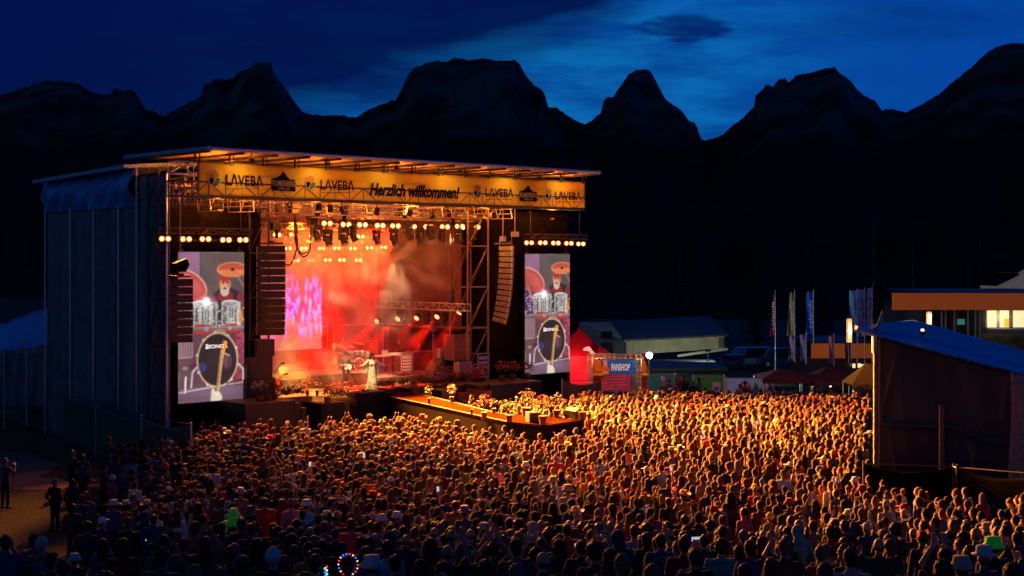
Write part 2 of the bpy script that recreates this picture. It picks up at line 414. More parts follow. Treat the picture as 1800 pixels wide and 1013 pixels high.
def hills():
    from mathutils import noise as mn
    pxs = []
    x = -880
    while x < 2680:
        pxs.append(x); x += 3 if -60 < x < 1860 else 12
    rows = [260, 330, 420, 540, 700, 900, 1150, 1400, 1650, 1850, 2050, 2200, 2320, 2400, 2460, 2500, 2530, 2600, 2800, 3200]
    b = MB(); nx = len(pxs)
    for rI, Y in enumerate(rows):
        for px in pxs:
            az_ = (px - 900) / F
            off = 90 * mn.noise(Vector((px * .02, Y * .004, 1.7)))
            Yj = Y + (off if 400 < Y < 2450 else 0)
            wdw = max(0, 2480 - Y) * .035
            ry = ridge_y(px) if wdw < 2 else sum(ridge_y(max(-890, min(2690, px + off * .35 + wdw * q))) for q in (-1, -.6, -.3, 0, .3, .6, 1)) / 7
            hr = (HY - ry + 2.5 * mn.fractal(Vector((px * .11, 0, 5)), 1, 2, 4) * sm(2300, 2480, Y)) / F * 2500
            g = min(1, Y / 2500)
            if Y <= 2500:
                prof = .12 * sm(250, 900, Y) + .33 * sm(600, 2000, Y) + .55 * sm(1900, 2500, Y) ** 1.3
                # never above the sight line to the ridge
                prof = min(prof, g * .97) if Y < 2500 else 1
                z = hr * prof + (20 * mn.fractal(Vector((az_ * Yj * .006, Y * .006, 0)), 1, 2.1, 4) * (1 - abs(2 * g - 1)) if Y < 2480 else 0)
            else: z = hr * (1 - .75 * sm(2500, 3200, Y))
            b.v.append((az_ * Yj, Yj, CH + z - 16 * (1 - sm(250, 420, Y))))
    for j in range(len(rows) - 1):
        for i in range(nx - 1): b.f.append((j * nx + i, j * nx + i + 1, (j + 1) * nx + i + 1, (j + 1) * nx + i))
    m = bpy.data.materials.new('rock_above_forest'); m.use_nodes = True; t = m.node_tree; bs = t.nodes['Principled BSDF']; bs.inputs['Roughness'].default_value = 1.0; bs.inputs['Specular IOR Level'].default_value = 0
    tcn = t.nodes.new('ShaderNodeTexCoord'); no = t.nodes.new('ShaderNodeTexNoise'); no.inputs['Scale'].default_value = .012; no.inputs['Detail'].default_value = 9; t.links.new(tcn.outputs['Object'], no.inputs['Vector'])
    sp_ = t.nodes.new('ShaderNodeSeparateXYZ'); t.links.new(tcn.outputs['Object'], sp_.inputs[0])
    hgt = mth(t, 'ADD', mth(t, 'MULTIPLY', mth(t, 'SUBTRACT', sp_.outputs[2], 190), .012), mth(t, 'MULTIPLY', mth(t, 'SUBTRACT', no.outputs[0], .5), 2.4), clamp=True)
    rock = ramp(t, no.outputs[0], [(.42, (.035, .035, .037)), (.58, (.10, .10, .105))], 'LINEAR')
    t.links.new(mixc(t, hgt, (.03, .034, .03), rock), bs.inputs['Base Color'])
    tag(b.build('mountains', m), kind='structure')
hills()

# tarmac access strip at the far left
tar = MB()
pl = [(-60, 785), (60, 800), (165, 842), (180, 858), (40, 862), (-60, 850)]
def gpoint(px, py, dz=0.0):
    y = 20.0
    while y < 200:
        x = (px - 900) / F * y
        if CH - (py - HY) / F * y <= gz(x, y) + dz: break
        y += .1
    return Vector((x, y, gz(x, y) + dz))
tp = [gpoint(*q, .03) for q in pl]
tar.add([(p.x, p.y, p.z) for p in tp] + [(p.x, p.y, p.z - .1) for p in tp], [(0, 1, 2, 3, 4, 5)] + [(i, (i + 1) % 6, 6 + (i + 1) % 6, 6 + i) for i in range(6)])
tag(tar.build('path', mat('path_matting', (.24, .12, .10), .8, var=.3, scale=2)), kind='structure')

# ================================================================== STAGE SHELL
DB = -2.2                       # banner plane
tL = -.4                        # left side wall plane
d84, d245 = DD(84, tL), DD(245, tL)
zdeck = 2.0
# --- stage building: deck, roof, side walls are parts of one stage
stage = sthing('concert_stage', 'large open air concert stage with blue tarpaulin side wall and orange lit truss roof', 'stage', 0, 0, 0)
ztopA = ZZ(313, tL, d84); ztopB = ZZ(290, tL, d245); ztopC = ZZ(306, tL, 0)
tF, tG = TT(370, -3.6), TT(1055, -3.6)
zroofF = ZZ(261, tF, -3.6); zroofG = ZZ(303, tG, -3.6)
zroofF = (zroofF + zroofG) / 2
dback = DD(220, tF); zrb = ZZ(277, tF, dback)
def stage_shell():
    # side wall panels (sheet with folds), lower strip + upper gathered strip
    ps = [0, DD(245, tL), DD(213, tL), DD(169, tL), DD(128, tL), d84]
    for i, (a, b_) in enumerate(zip(ps[:-1], ps[1:])):
        ztop = ZZ(364, tL, (d245 + d84) / 2) if i else ztopC
        b = MB(); fn = disp_sheet(b_ - a, ztop + .3, 26, 34, 1.8, .36 if i else .42, seed=20 + i)
        def f2(u, v, a=a, fn=fn):
            p = fn(u, v); return (tL + p[1] * 1.0, a + p[0], p[2] - .3)
        b.grid(f2, 28, 36); b.build('side_sheet', M['tarp'], stage, smooth=True, solid=.02)
    b = MB(); zlo = ZZ(366, tL, (d245 + d84) / 2) - .1
    L = d84 - d245; fn = disp_sheet(L, 1, 60, 20, 7, .16, seed=5)
    def f3(u, v):
        p = fn(u, v); zt = ztopB + (ztopA - ztopB) * u
        swag = .55 * math.sin(math.pi * min(1, max(0, v))) ** 1.4 * (1 + .35 * math.sin(9 * u + 1) + .3 * math.sin(23 * u))
        drape = -.5 * math.sin(math.pi * ((u * 2.0) % 1)) * (1 - v) * 0
        return (tL - .12 - swag * .55 + p[1] * .6 + .07 * math.sin(38 * u + 11 * v) * (1 - v * .4), d245 + .03 + p[0], zlo + (zt - zlo) * v + drape)
    b.grid(f3, 110, 36); b.build('upper_drape', M['tarpblue'], stage, smooth=True, solid=.02)
    # poles on the side wall
    b = MB()
    for d in ps:
        top = ztopC if d == 0 else (ztopB if d == ps[1] else ZZ(366, tL, d))
        b2 = MB(); b2.tube((tL - .14, d, -.3), (tL - .14, d, top), .04, n=8)
        b2.build('side_pole', M['alu'], stage)
    # left side roof lip
    b = MB()
    dA = DD(57, tL - .9)
    za = ZZ(317, tL - .9, dA); zb = ZZ(290, tL - .9, d245)
    b.add([(tL - .9, d245 - .3, zb), (tL - .9, dA, za), (tL + 3.2, dA, za + .35), (tL + 3.2, d245 - .3, zb + .35),
           (tL - .9, d245 - .3, zb - .16), (tL - .9, dA, za - .16), (tL + 3.2, dA, za + .19), (tL + 3.2, d245 - .3, zb + .19)],
          [(0, 1, 2, 3), (7, 6, 5, 4), (0, 4, 5, 1), (1, 5, 6, 2), (2, 6, 7, 3), (3, 7, 4, 0)])
    b.build('side_roof', M['bluelit'], stage)
    # main roof: sheet sloping back, with sagging membrane bays and an edge profile
    zf, zb2 = zroofF, zrb
    tR = tG
    def rz_(d): return zf + (zb2 - zf) * (d + 3.6) / (dback + 3.6)
    b = MB()
    nb = 14
    def fr(u, v):
        t = tF + (tR - tF) * u; d = -3.55 + (dback + 3.55) * v
        return (t, d, rz_(d) + .05 * abs(math.sin(math.pi * u * nb)) ** .6 - .02 * math.sin(40 * v) - .05)
    b.grid(fr, 112, 24); b.build('roof_membrane', M['roof'], stage, smooth=True, solid=.02)
    b = MB()
    for t in (tF, tR):
        b.tube((t, -3.6, rz_(-3.6)), (t, dback, rz_(dback)), .10, n=8)
    b.tube((tF, -3.6, rz_(-3.6)), (tR, -3.6, rz_(-3.6)), .07, n=8)
    b.build('roof_edge', M['bluelit'], stage)
    # rafters under the roof
    for i in range(nb + 1):
        t = tF + (tR - tF) * i / nb
        b = MB(); b.tube((t, -3.5, rz_(-3.5) - .12), (t, dback - .2, rz_(dback) - .1), .055, n=6)
        b.tube((t, -2.35, rz_(-2.3) - .1), (t, -2.35, ZZ(283, TT(348, DB), DB) - .1), .05, n=6)
        b.tube((t + .2, -2.35, rz_(-2.3) - .1), (t + .2, -2.35, ZZ(283, TT(348, DB), DB) - .1), .03, n=6)
        b.build('rafter', M['darksteel'], stage)
    return rz_
roofz = stage_shell()
zb_top = ZZ(283, TT(348, DB), DB); zb_bot = ZZ(343, TT(348, DB), DB)
tb0, tb1 = TT(348, DB), TT(1028, DB)

# --- roof truss grid (aluminium)
zg = zb_bot + .25
grid_specs = []
for i, d in enumerate((-1.9, -.4, 1.3, 3.2, 5.2, 7.2)):
    b = MB(); b.truss((TT(300, -1.9) if i < 1 else 3.0, d, zg + (.35 if i % 2 else 0)), (tb1 - (0 if i < 2 else 5), d, zg + (.35 if i % 2 else 0)), w=.62, step=.8, r=.035, rb=.02)
    b.build('roof_truss', M['alu' if i else 'darksteel'], stage)
for i in range(10):
    t = 2.6 + i * 2.0
    b = MB(); b.truss((t, -1.9, zg + .75), (t, 8.6, zg + .55), w=.5, step=.8, r=.03, rb=.018)
    b.build('cross_truss', M['alu'], stage)
for i in range(12):
    t = 1.2 + i * 1.5
    b = MB()
    for q in range(4):
        z0_ = zg - .85 + .24 * q; b.tube((t, -1.7, z0_), (t + .5, 8.4, z0_ + .1), .022, n=4)
    for q in range(9):
        d0_ = -1.7 + q * 1.15; b.tube((t + .03 * q, d0_, zg - .85), (t + .3 + .03 * q, d0_ + .6, zg + .1), .022, n=4); b.tube((t + .03 * q, d0_ + .6, zg + .1), (t + .05 * q, d0_ + 1.1, zg - .85), .018, n=4)
    b.build('roof_bracing', M['alu'], stage)
# upper front truss behind the banner and its posts
b = MB(); b.truss((TT(300, -1.9), -1.9, zb_top - .3), (tb1, -1.9, zb_top - .3), w=.5, step=.9, r=.035, rb=.02); b.build('banner_truss', M['steel'], stage)
# --- towers: left (px 470) and right (px 855), scaffolding with diagonals
M['towersteel'] = mat('tower_steel', (.22, .14, .08), .55, metal=.3, var=.2)
def tower(tc, dc, ztop, name='scaffold_tower', w=1.3, dd=1.6, step=2.0, m='steel'):
    b = MB()
    for i in (-1, 1):
        for j in (-1, 1): b.tube((tc + i * w / 2, dc + j * dd / 2, 0), (tc + i * w / 2, dc + j * dd / 2, ztop), .05, n=8)
    z = .6; k = 0
    while z < ztop - .2:
        for j in (-1, 1):
            b.tube((tc - w / 2, dc + j * dd / 2, z), (tc + w / 2, dc + j * dd / 2, z), .035)
            z2 = min(ztop, z + step)
            b.tube((tc - w / 2, dc + j * dd / 2, z), (tc + w / 2, dc + j * dd / 2, z2), .028)
        for i in (-1, 1):
            b.tube((tc + i * w / 2, dc - dd / 2, z), (tc + i * w / 2, dc + dd / 2, z), .03)
            b.tube((tc + i * w / 2, dc + dd / 2, z), (tc + i * w / 2, dc - dd / 2, min(ztop, z + step)), .025)
        z += step; k += 1
    return b.build(name, M[m], stage)
t_rt = (TT(822, 0.2) + TT(858, .2)) / 2
tower(t_rt, .9, zg, w=TT(858, .2) - TT(822, .2), dd=1.4, step=2.1, m='towersteel')
t_lt = TT(468, .4)
tower(t_lt - .5, .8, zg, w=1.0, dd=1.2, step=2.0, m='darksteel')
tower(TT(296, -.5) + .25, 0.9, zg + 1.0, w=.5, dd=.8, step=2.0, m='darksteel')
# --- black masking behind the screens and round the opening
def cloth(t0, t1, d, z0, z1, folds=3, amp=.06, seed=0, m='blackcloth', name='masking_drape', nu=24, nv=20, parent=None):
    b = MB(); fn = disp_sheet(t1 - t0, z1 - z0, nu, nv, folds * (t1 - t0) / 3, amp, seed)
    def f(u, v):
        p = fn(u, v); return (t0 + p[0], d + p[1], z0 + p[2])
    b.grid(f, nu, nv); return b.build(name, M[m], parent or stage, smooth=True, solid=.015)
def clothd(t, d0, d1, z0, z1, folds=3, amp=.06, seed=0, m='blackcloth', name='masking_drape', nu=24, nv=20):
    b = MB(); fn = disp_sheet(d1 - d0, z1 - z0, nu, nv, folds * (d1 - d0) / 3, amp, seed)
    def f(u, v):
        p = fn(u, v); return (t + p[1], d0 + p[0], z0 + p[2])
    b.grid(f, nu, nv); return b.build(name, M[m], stage, smooth=True, solid=.015)
zmask = ZZ(366, 1.5, .5)
cloth(tL + .1, t_lt - .2, .55, -.2, zmask, seed=1)
cloth(t_rt + 1.0, TT(1001, .6) + .02, .6, -.2, ZZ(372, 20, .6), seed=2)
clothd(t_rt + .95, .7, 9.0, 0, zg + .3, seed=3)
M['backdrop'] = mat('brown_backdrop_cloth', (.20, .09, .03), .9, var=.25, scale=1.0)  # orange light on the black curtain put into its base colour
clothd(17.2, 1.7, 9.0, 4.6, zg + .4, seed=4, m='backdrop', name='wing_drape', nu=60, folds=6, amp=.09)
cloth(3.6, 17.2, 9.0, 0, zg + .3, seed=5, m='backdrop', name='back_drape', nu=70, folds=4, amp=.08)
clothd(4.2, .9, 9.0, 0, zg + .3, seed=6, m='backdrop', name='wing_drape')
# --- deck, its black front and the low extensions
b = MB(); b.span((3.9, 0, 1.82), (17.3, 9.0, zdeck)); b.build('stage_floor', M['plywood'], stage)
b = MB(); b.span((3.9, .02, 0), (17.3, .12, 1.81))
for i in range(14): b.span((3.9 + i * 1.03, -.02, .02), (3.93 + i * 1.03, .02, 1.8))
b.build('stage_skirt', M['black'], stage)
# window-like opening at the right rear of the stage (frame + dark room)
b = MB()
tw0, tw1 = 13.3, 17.05
b.tube((tw0, 8.3, 2.0), (tw0, 8.3, 4.75), .04); b.tube((tw0 - 4.2, 8.3, 4.75), (tw1, 8.3, 4.75), .03)
b.tube((tw0 + .45, 8.3, 2.0), (tw0 + .45, 8.3, 4.75), .035); b.tube((tw1, 8.3, 2), (tw1, 8.3, 4.75), .04)
b.tube((tw1, 8.3, 4.75), (tw1, 1.8, 4.75), .035)
b.build('wing_frame', M['steel'], stage)

# ================================================================== BANNER
ban = sthing('welcome_banner', 'long yellow welcome banner with printed logos hung along the front edge of the stage roof', 'banner', tb0, DB, zb_bot)
bw, bh = tb1 - tb0, zb_top - zb_bot
M['banner'] = mat('yellow_banner_mesh', (.92, .68, .07), .7, var=.14, scale=.8, trans=.6)
b = MB(); fnb = disp_sheet(bw, bh, 160, 8, 9, .035, 3)
def fbn(u, v):
    p = fnb(u, v); return (p[0], p[1] * .5 + .02 * math.sin(u * 55), p[2])
b.grid(fbn, 160, 10); b.build('banner_cloth', M['banner'], ban, smooth=True, solid=.006)
b = MB()
for z in (0, bh): b.tube((-.05, -.0, z), (bw + .05, 0, z), .03)
for x in (0, bw): b.tube((x, 0, 0), (x, 0, bh), .025)
b.build('banner_rail', M['darksteel'], ban)
ink = mat('dark_print', (.010, .010, .014), 1.0, var=.1, spec=.0)
def bx(px): return TT(px, DB) - tb0
def bz(py, px): return ZZ(py, TT(px, DB), DB) - zb_bot
def hexlogo(px, py, hpx, small=False):
    cx, cz = bx(px), bz(py, px); Yd = S(TT(px, DB), DB).y; h = hpx / F * Yd / 2
    hexp = [(cx + h * .72 * math.sin(a), cz + h * math.cos(a)) for a in [i * math.pi / 3 for i in range(6)]]
    hexp = [(cx, cz + h), (cx + h * .68, cz + h * .5), (cx + h * .68, cz - h * .5), (cx, cz - h), (cx - h * .68, cz - h * .5), (cx - h * .68, cz + h * .5)]
    g = MB(); g.prism(hexp, -.062, -.058); o = g.build('emblem', mat('pale_print', (.9, .85, .6), .6, trans=.6), ban)
    q = .88
    P = [(cx + (x - cx) * q, cz + (z - cz) * q) for x, z in hexp]
    top = MB(); top.prism([P[0], P[1], (cx + h * .3, cz + h * .02), (cx, cz + .0), (cx - h * .25, cz + h * .14), (P[5][0], cz + h * .12), P[5]], -.068, -.064); top.build('emblem_sun', mat('orange_print', (.9, .35, .03), .6, trans=.6), o)
    lf = MB(); lf.prism([(P[4][0], cz + h * .06), (cx - h * .22, cz + h * .08), (cx - h * .02, cz - h * .08), (cx - h * .3, cz - h * .66), P[4]], -.068, -.064); lf.build('emblem_field', ink, o)
    rt = MB(); rt.prism([(cx + h * .12, cz - h * .05), (P[2][0], cz + h * .06), P[2], P[3], (cx - h * .24, cz - h * .72), (cx - h * .05, cz - h * .3)], -.068, -.064); rt.build('emblem_meadow', mat('green_print', (.14, .26, .03), .6, trans=.5), o)
def btext(s, px0, pyb, hpx, px1, name='lettering', shear=0.0, off=0.0, m=ink, parent=None):
    Yd = S(TT(px0, DB), DB).y; size = hpx / F * Yd / .73
    o = text(s, size, m, ban, (bx(px0), -.066, bz(pyb, px0)), name=name, shear=shear, off=off)
    bb = [v.co.x for v in o.data.vertices]; w = max(bb) - min(bb); o.scale.x = (bx(px1) - bx(px0)) / w
    return o
hexlogo(376, 314, 35); btext('L\u039bVEB\u039b', 395, 325, 19, 460, off=.010)
hexlogo(545, 321, 31); btext('L\u039bVEB\u039b', 561, 332.5, 17, 620, off=.010)
btext('Herzlich willkommen!', 648, 342.5, 21, 806, shear=.28, off=.035)
hexlogo(838, 337, 27); btext('L\u039bVEB\u039b', 851, 345, 15, 900, off=.010)
hexlogo(963, 342, 24); btext('L\u039bVEB\u039b', 974, 350, 13.5, 1019, off=.010)
for p0, p1, y in ((396, 455, 332), (563, 617, 339), (853, 898, 351), (976, 1015, 355.5)):
    g = MB(); x = p0
    while x < p1 - 2:
        w = rnd.uniform(1.2, 3.6); g.span((bx(x), -.066, bz(y, x) - .012), (bx(x + w), -.063, bz(y, x) + .02)); x += w + 1.0
    g.build('small_print', ink, ban)
for px, y0, y1, w in ((497, 303, 336, 42), (927, 327, 354, 31)):
    o = MB(); c = bx(px)
    hw = bx(px + w / 2) - c; z0, z1 = bz(y1, px), bz(y0, px); H = z1 - z0
    o.prism([(c - hw, z0), (c + hw, z0), (c + hw, z0 + H * .50), (c + hw * .95, z0 + H * .62), (c + hw * .55, z0 + H * .62), (c + hw * .25, z0 + H * .8), (c + hw * .1, z0 + H), (c - hw * .12, z0 + H), (c - hw * .22, z0 + H * .84), (c - hw * .6, z0 + H * .68), (c - hw, z0 + H * .62)], -.064, -.06)
    e = o.build('emblem', ink, ban)
    pale = mat('cream_print', (.85, .6, .35), .6, trans=.6)
    t1_ = btext('FLUMSERBERG', px - w / 2 + .8, y1 - (y1 - y0) * .28, (y1 - y0) * .31, px + w / 2 - .8, m=pale, off=.006); t1_.location.y = -.071
    t2_ = btext('OPEN AIR', px - w / 4, y1 - (y1 - y0) * .07, (y1 - y0) * .14, px + w / 4, m=pale); t2_.location.y = -.071

for k in range(6):  # unseen lamps added under the roof edge to light the banner front
    x = bw * (k + .5) / 6; zr_ = roofz(-3.2) - .35 - zb_bot
    bq = thing('added_front_lamp', 'small unseen lamp added under the front roof edge to light the welcome banner, %s' % ['leftmost', 'second from left', 'third from left', 'third from right', 'second from right', 'rightmost'][k], 'stage lamp', S(tb0 + x, -3.3, zb_bot + zr_), TH, 'lamps added in front of the banner')
    b = MB(); b.box((0, 0, 0), (.16, .12, .10)); b.tube((0, 0, 0), (0, 0, .3), .015); b.build('lamp_body', M['black'], bq)
    spot(bq, (0, .08, -.08), (0, 1.0, -1.3), (1, .50, .12), 105, 160, 1.0, .1)
for k in range(7):  # lamps added behind the banner to keep its cloth bright
    x = bw * (k + .5) / 7
    bq = thing('added_back_lamp', 'small warm lamp added on the truss to backlight the welcome banner, %s' % ['leftmost', 'second from left', 'third from left', 'middle one', 'third from right', 'second from right', 'rightmost'][k], 'stage lamp', S(tb0 + x, DB + .85, zb_bot + .35), TH, 'lamps added behind the banner')
    b = MB(); b.lathe([(.05, -.1), (.09, -.08), (.10, .05), (.03, .03)], n=10); b.build('lamp_body', M['black'], bq)
    point(bq, (0, -.05, .2), (1, .50, .11), 50, .12)

# ================================================================== LED SCREENS
def drummer_pixels(nw, nh):
    X, Y = np.meshgrid((np.arange(nw) + .5) / nw, (np.arange(nh) + .5) / nh)
    A = np.zeros((nh, nw, 3)); rs = np.random.RandomState(4)
    noise_ = lambda s: np.kron(rs.rand(nh // s + 1, nw // s + 1), np.ones((s, s)))[:nh, :nw]
    def put(mask, c, a=1.0):
        mk = np.clip(mask, 0, 1)[..., None] * a; A[:] = A * (1 - mk) + np.array(srgb(*c)) * mk
    def ell(cx, cy_, rx, ry, rot=0, soft=.06):
        dx, dy = X - cx, (Y - cy_) * 2.05; c, s_ = math.cos(rot), math.sin(rot); ry *= 2.05
        q = np.sqrt(((dx * c + dy * s_) / rx) ** 2 + ((-dx * s_ + dy * c) / ry) ** 2); return np.clip((1 - q) / soft + .5, 0, 1)
    def seg(x0, y0, x1, y1, w):
        px, py = X - x0, (Y - y0) * 2.05; ux, uy = x1 - x0, (y1 - y0) * 2.05; L = ux * ux + uy * uy
        t = np.clip((px * ux + py * uy) / L, 0, 1); return np.clip((w - np.hypot(px - t * ux, py - t * uy)) / .006 + .5, 0, 1)
    put(np.ones_like(X), (104, 92, 92)); put((X > .55) * (Y < .3), (118, 98, 92), .5)
    put((X < .325) * (Y < .36), (166, 118, 150)); put((X > .32) * (X < .335) * (Y < .34), (85, 70, 85))
    put((Y > .30) * (Y < .50), (92, 60, 96)); put(ell(.2, .40, .3, .08, soft=.6), (105, 50, 130), .8)
    put((Y > .5), (122, 78, 92)); put((Y > .52) * (X > .8), (130, 50, 70), .8)
    put(ell(.16, .225, .30, .082, .5), (205, 80, 80)); put(ell(.13, .20, .24, .05, .5, .5), (228, 110, 100), .7); put(ell(.15, .21, .3, .085, .5) * (1 - ell(.145, .216, .29, .08, .5)), (250, 180, 160))
    put(seg(.87, .14, 1.02, .25, .014), (180, 130, 125))
    # drummer
    put(ell(.74, .345, .27, .105), (62, 50, 64)); put(ell(.95, .36, .07, .09), (150, 60, 70)); put(ell(.53, .36, .06, .07), (130, 55, 75))
    put(ell(.71, .30, .12, .035), (160, 50, 55)); put(ell(.705, .215, .088, .056), (232, 150, 112)); put(ell(.705, .175, .088, .026), (200, 60, 55))
    put(ell(.70, .262, .066, .036), (225, 205, 190)); put(ell(.70, .245, .03, .008), (150, 50, 50)); put(ell(.675, .205, .018, .006), (70, 50, 50)); put(ell(.745, .205, .018, .006), (70, 50, 50))
    put(ell(.71, .222, .013, .014), (255, 190, 150)); put(ell(.66, .235, .02, .02, soft=.5), (250, 190, 130)); put(seg(.64, .207, .78, .207, .004), (110, 70, 60))
    put(ell(.82, .118, .235, .05), (214, 92, 66)); put((Y > .118) * ell(.82, .118, .235, .05), (245, 140, 88)); put(ell(.82, .118, .03, .012), (80, 40, 40)); put(ell(.82, .118, .235, .05) * (1 - ell(.82, .119, .225, .047)), (255, 190, 150))
    # chrome toms
    tom = ((X > .17) * (X < .60) + (X > .65) * (X < .97)) * (Y > .335) * (Y < .50)
    st = .5 + .5 * np.sin(X * 105 + 2 * np.sin(X * 31)); sp = (noise_(2) > .72)
    g = np.clip(st * .8 + .9 * sp * noise_(3), 0, 1)[..., None] * np.array(srgb(235, 232, 225)) + .02
    mk = np.clip(tom, 0, 1)[..., None] * .9; A[:] = A * (1 - mk) + g * mk
    for cx, cy_, rx in ((.33, .345, .13), (.78, .345, .13)):
        put(ell(cx, cy_, rx, .022), (240, 240, 235)); put(ell(cx, cy_ + .004, rx * .85, .014), (170, 160, 165))
    put((noise_(2) > .9) * (Y > .33) * (Y < .51), (255, 250, 240)); put(ell(.42, .33, .05, .025, soft=.9), (255, 255, 250))
    put(seg(.05, .25, .17, .40, .012), (210, 160, 90)); put(ell(.95, .44, .03, .05, soft=.6), (240, 150, 60))
    put(ell(.37, .515, .17, .034), (214, 72, 62)); put(ell(.80, .515, .15, .03), (200, 64, 58)); put((Y > .503) * (Y < .524), (120, 124, 120)); put((Y > .503) * (Y < .508), (190, 190, 184)); put(ell(.42, .513, .035, .016), (150, 180, 200)); put(ell(.78, .513, .03, .014), (170, 185, 190))
    v = (.5 + .5 * np.sin(X * 160)); put((X < .22) * (Y > .53) * (Y < .70) * v, (210, 180, 190), .7); put((X > .87) * (Y > .53) * (Y < .86) * (noise_(2) > .55), (215, 90, 110), .8)
    put((X < .2) * (Y > .70) * (Y < .84), (120, 88, 90)); put((X < .2) * (Y > .695) * (Y < .703), (210, 170, 170)); put(ell(.1, .77, .04, .012), (180, 150, 150)); put(ell(.25, .76, .1, .02), (120, 50, 90))
    # bass drum
    put(ell(.62, .545, .10, .03), (215, 140, 125)); put(ell(.59, .725, .315, .186, soft=.03), (240, 205, 160)); put(ell(.59, .725, .297, .176, soft=.03), (58, 48, 50)); put(ell(.36, .77, .06, .035), (70, 72, 130), .8)
    put(ell(.74, .74, .065, .05, soft=.4), (130, 80, 95), .8)
    for k in range(10):
        a = k * .628 + .2; put(ell(.59 + .315 * math.cos(a), .725 + .186 * math.sin(a), .02, .009), (235, 225, 215))
    put(seg(.27, .77, .21, .80, .012), (235, 230, 225)); put(seg(.21, .80, .19, .90, .012), (220, 215, 215)); put(seg(.92, .76, .99, .80, .012), (235, 225, 225)); put(seg(.99, .80, .99, .89, .012), (225, 215, 215))
    put((Y > .905), (134, 104, 124)); put(seg(0, .93, .6, .90, .008), (225, 215, 205)); put(seg(.6, .90, 1, .885, .007), (215, 205, 200)); put(seg(.11, .83, .10, .93, .012), (250, 250, 250)); put((Y > .96) * (X > .0), (120, 88, 112), .6)
    put(seg(.695, .61, .655, .70, .03), (225, 150, 60)); put(seg(.655, .68, .575, .97, .022), (205, 140, 85)); put(seg(.672, .69, .60, .95, .006), (250, 215, 160)); put(ell(.57, .985, .085, .05), (246, 228, 196)); put(ell(.52, .965, .03, .055), (235, 220, 200)); put(seg(.64, .67, .77, .70, .008), (225, 180, 190)); put(seg(.77, .71, .735, .90, .009), (60, 50, 60))
    for _ in range(2):
        A = (A * 2 + np.roll(A, 1, 0) + np.roll(A, -1, 0) + np.roll(A, 1, 1) + np.roll(A, -1, 1)) / 6
    lowf = rs.rand(nh // 20 + 2, nw // 20 + 2); lowf = np.kron(lowf, np.ones((20, 20)))[:nh, :nw]
    for _ in range(30): lowf = (lowf + np.roll(lowf, 3, 0) + np.roll(lowf, -3, 0) + np.roll(lowf, 3, 1) + np.roll(lowf, -3, 1)) / 5
    A *= (.62 + .76 * lowf)[..., None]
    A *= (.78 + .44 * noise_(1))[..., None] * (.9 + .2 * (np.arange(nh) % 2))[:, None, None]
    g = np.exp(-((X - .42) / .10) ** 2 - ((Y - .335) / .03) ** 2)[..., None]; A += g * .5
    return A
def led_panel(name, A, w, h, m, parent, y=-.02):
    nh, nw, _ = A.shape
    xs = np.linspace(0, w, nw + 1); zs = np.linspace(h, 0, nh + 1)
    X, Z = np.meshgrid(xs, zs); v = np.stack([X, np.full_like(X, y), Z], -1).reshape(-1, 3)
    i = np.arange(nh)[:, None] * (nw + 1) + np.arange(nw)[None]
    f = np.stack([i, i + nw + 1, i + nw + 2, i + 1], -1).reshape(-1, 4)
    me = bpy.data.meshes.new(name); me.vertices.add(len(v)); me.vertices.foreach_set('co', v.ravel().astype(np.float32))
    me.loops.add(f.size); me.loops.foreach_set('vertex_index', f.ravel().astype(np.int32))
    me.polygons.add(len(f)); me.polygons.foreach_set('loop_start', (np.arange(len(f)) * 4).astype(np.int32)); me.update(); me.validate()
    ca = me.color_attributes.new('colour', 'FLOAT_COLOR', 'CORNER')
    c = np.ones((len(f), 4, 4), np.float32); c[..., :3] = A.reshape(-1, 1, 3); ca.data.foreach_set('color', c.ravel())
    me.materials.append(m); o = bpy.data.objects.new(name, me); COL.objects.link(o); o.parent = parent
    return o
ledmat = attrmat('led_pixels', .82)
DR = drummer_pixels(120, 250)
def screen(px0, px1, pyt, pyb, label):
    t0, t1 = TT(px0, 0), TT(px1, 0); z0, z1 = ZZ(pyb, t0, 0), ZZ(pyt, t0, 0); w, h = t1 - t0, z1 - z0
    s = sthing('led_screen', label, 'screen', t0, 0, z0, group='tall screens beside the stage')
    b = MB(); b.span((-.03, 0, -.03), (w + .03, .14, h + .03)); b.build('screen_casing', M['black'], s)
    b = MB()
    for x in (.2, w - .2): b.tube((x, .07, h + .03), (x, .07, h + .5), .03); b.span((x - .1, 0, h + .02), (x + .1, .14, h + .12))
    b.tube((-.03, .07, h + .5), (w + .03, .07, h + .5), .04); b.build('hanging_bar', M['darksteel'], s)
    led_panel('screen_picture', DR, w, h, ledmat, s)
    wm = mat('white_led', (.9, .9, .9), .5, emit=(.9, .88, .85), es=.95)
    o = text('SONOR', h * .034, wm, s, (w * .445, -.024, h * (1 - .645)), name='lettering', off=.006)
    bb = [v.co.x for v in o.data.vertices]; o.scale.x = w * .30 / (max(bb) - min(bb))
    # neck of the guitar hides the last letter: headstock shape in the same picture plane
    b = MB(); b.prism([(w * .70, h * .40), (w * .74, h * .395), (w * .69, h * .315), (w * .65, h * .315)], -.030, -.027); b.build('picture_headstock', mat('orange_led', (.6, .3, .1), .5, emit=srgb(226, 150, 60), es=.95), s)
    b = MB()
    for x in (.415, .437): b.tube((w * x, -.024, h * .36), (w * x, -.024, h * .385), .02, n=6); b.ball((w * x, -.024, h * .358), .04, (1, .1, 1.2), 8, 5)
    b.build('picture_mark', wm, s)
    return s, w, h
scrA, wA, hA = screen(313, 428.5, 443, 710, 'tall upright screen left of the stage, partly hidden by a hanging speaker column')
scrB, wB, hB = screen(922.5, 1001, 446.5, 659.5, 'tall upright screen right of the stage, next to the red peaked tent')

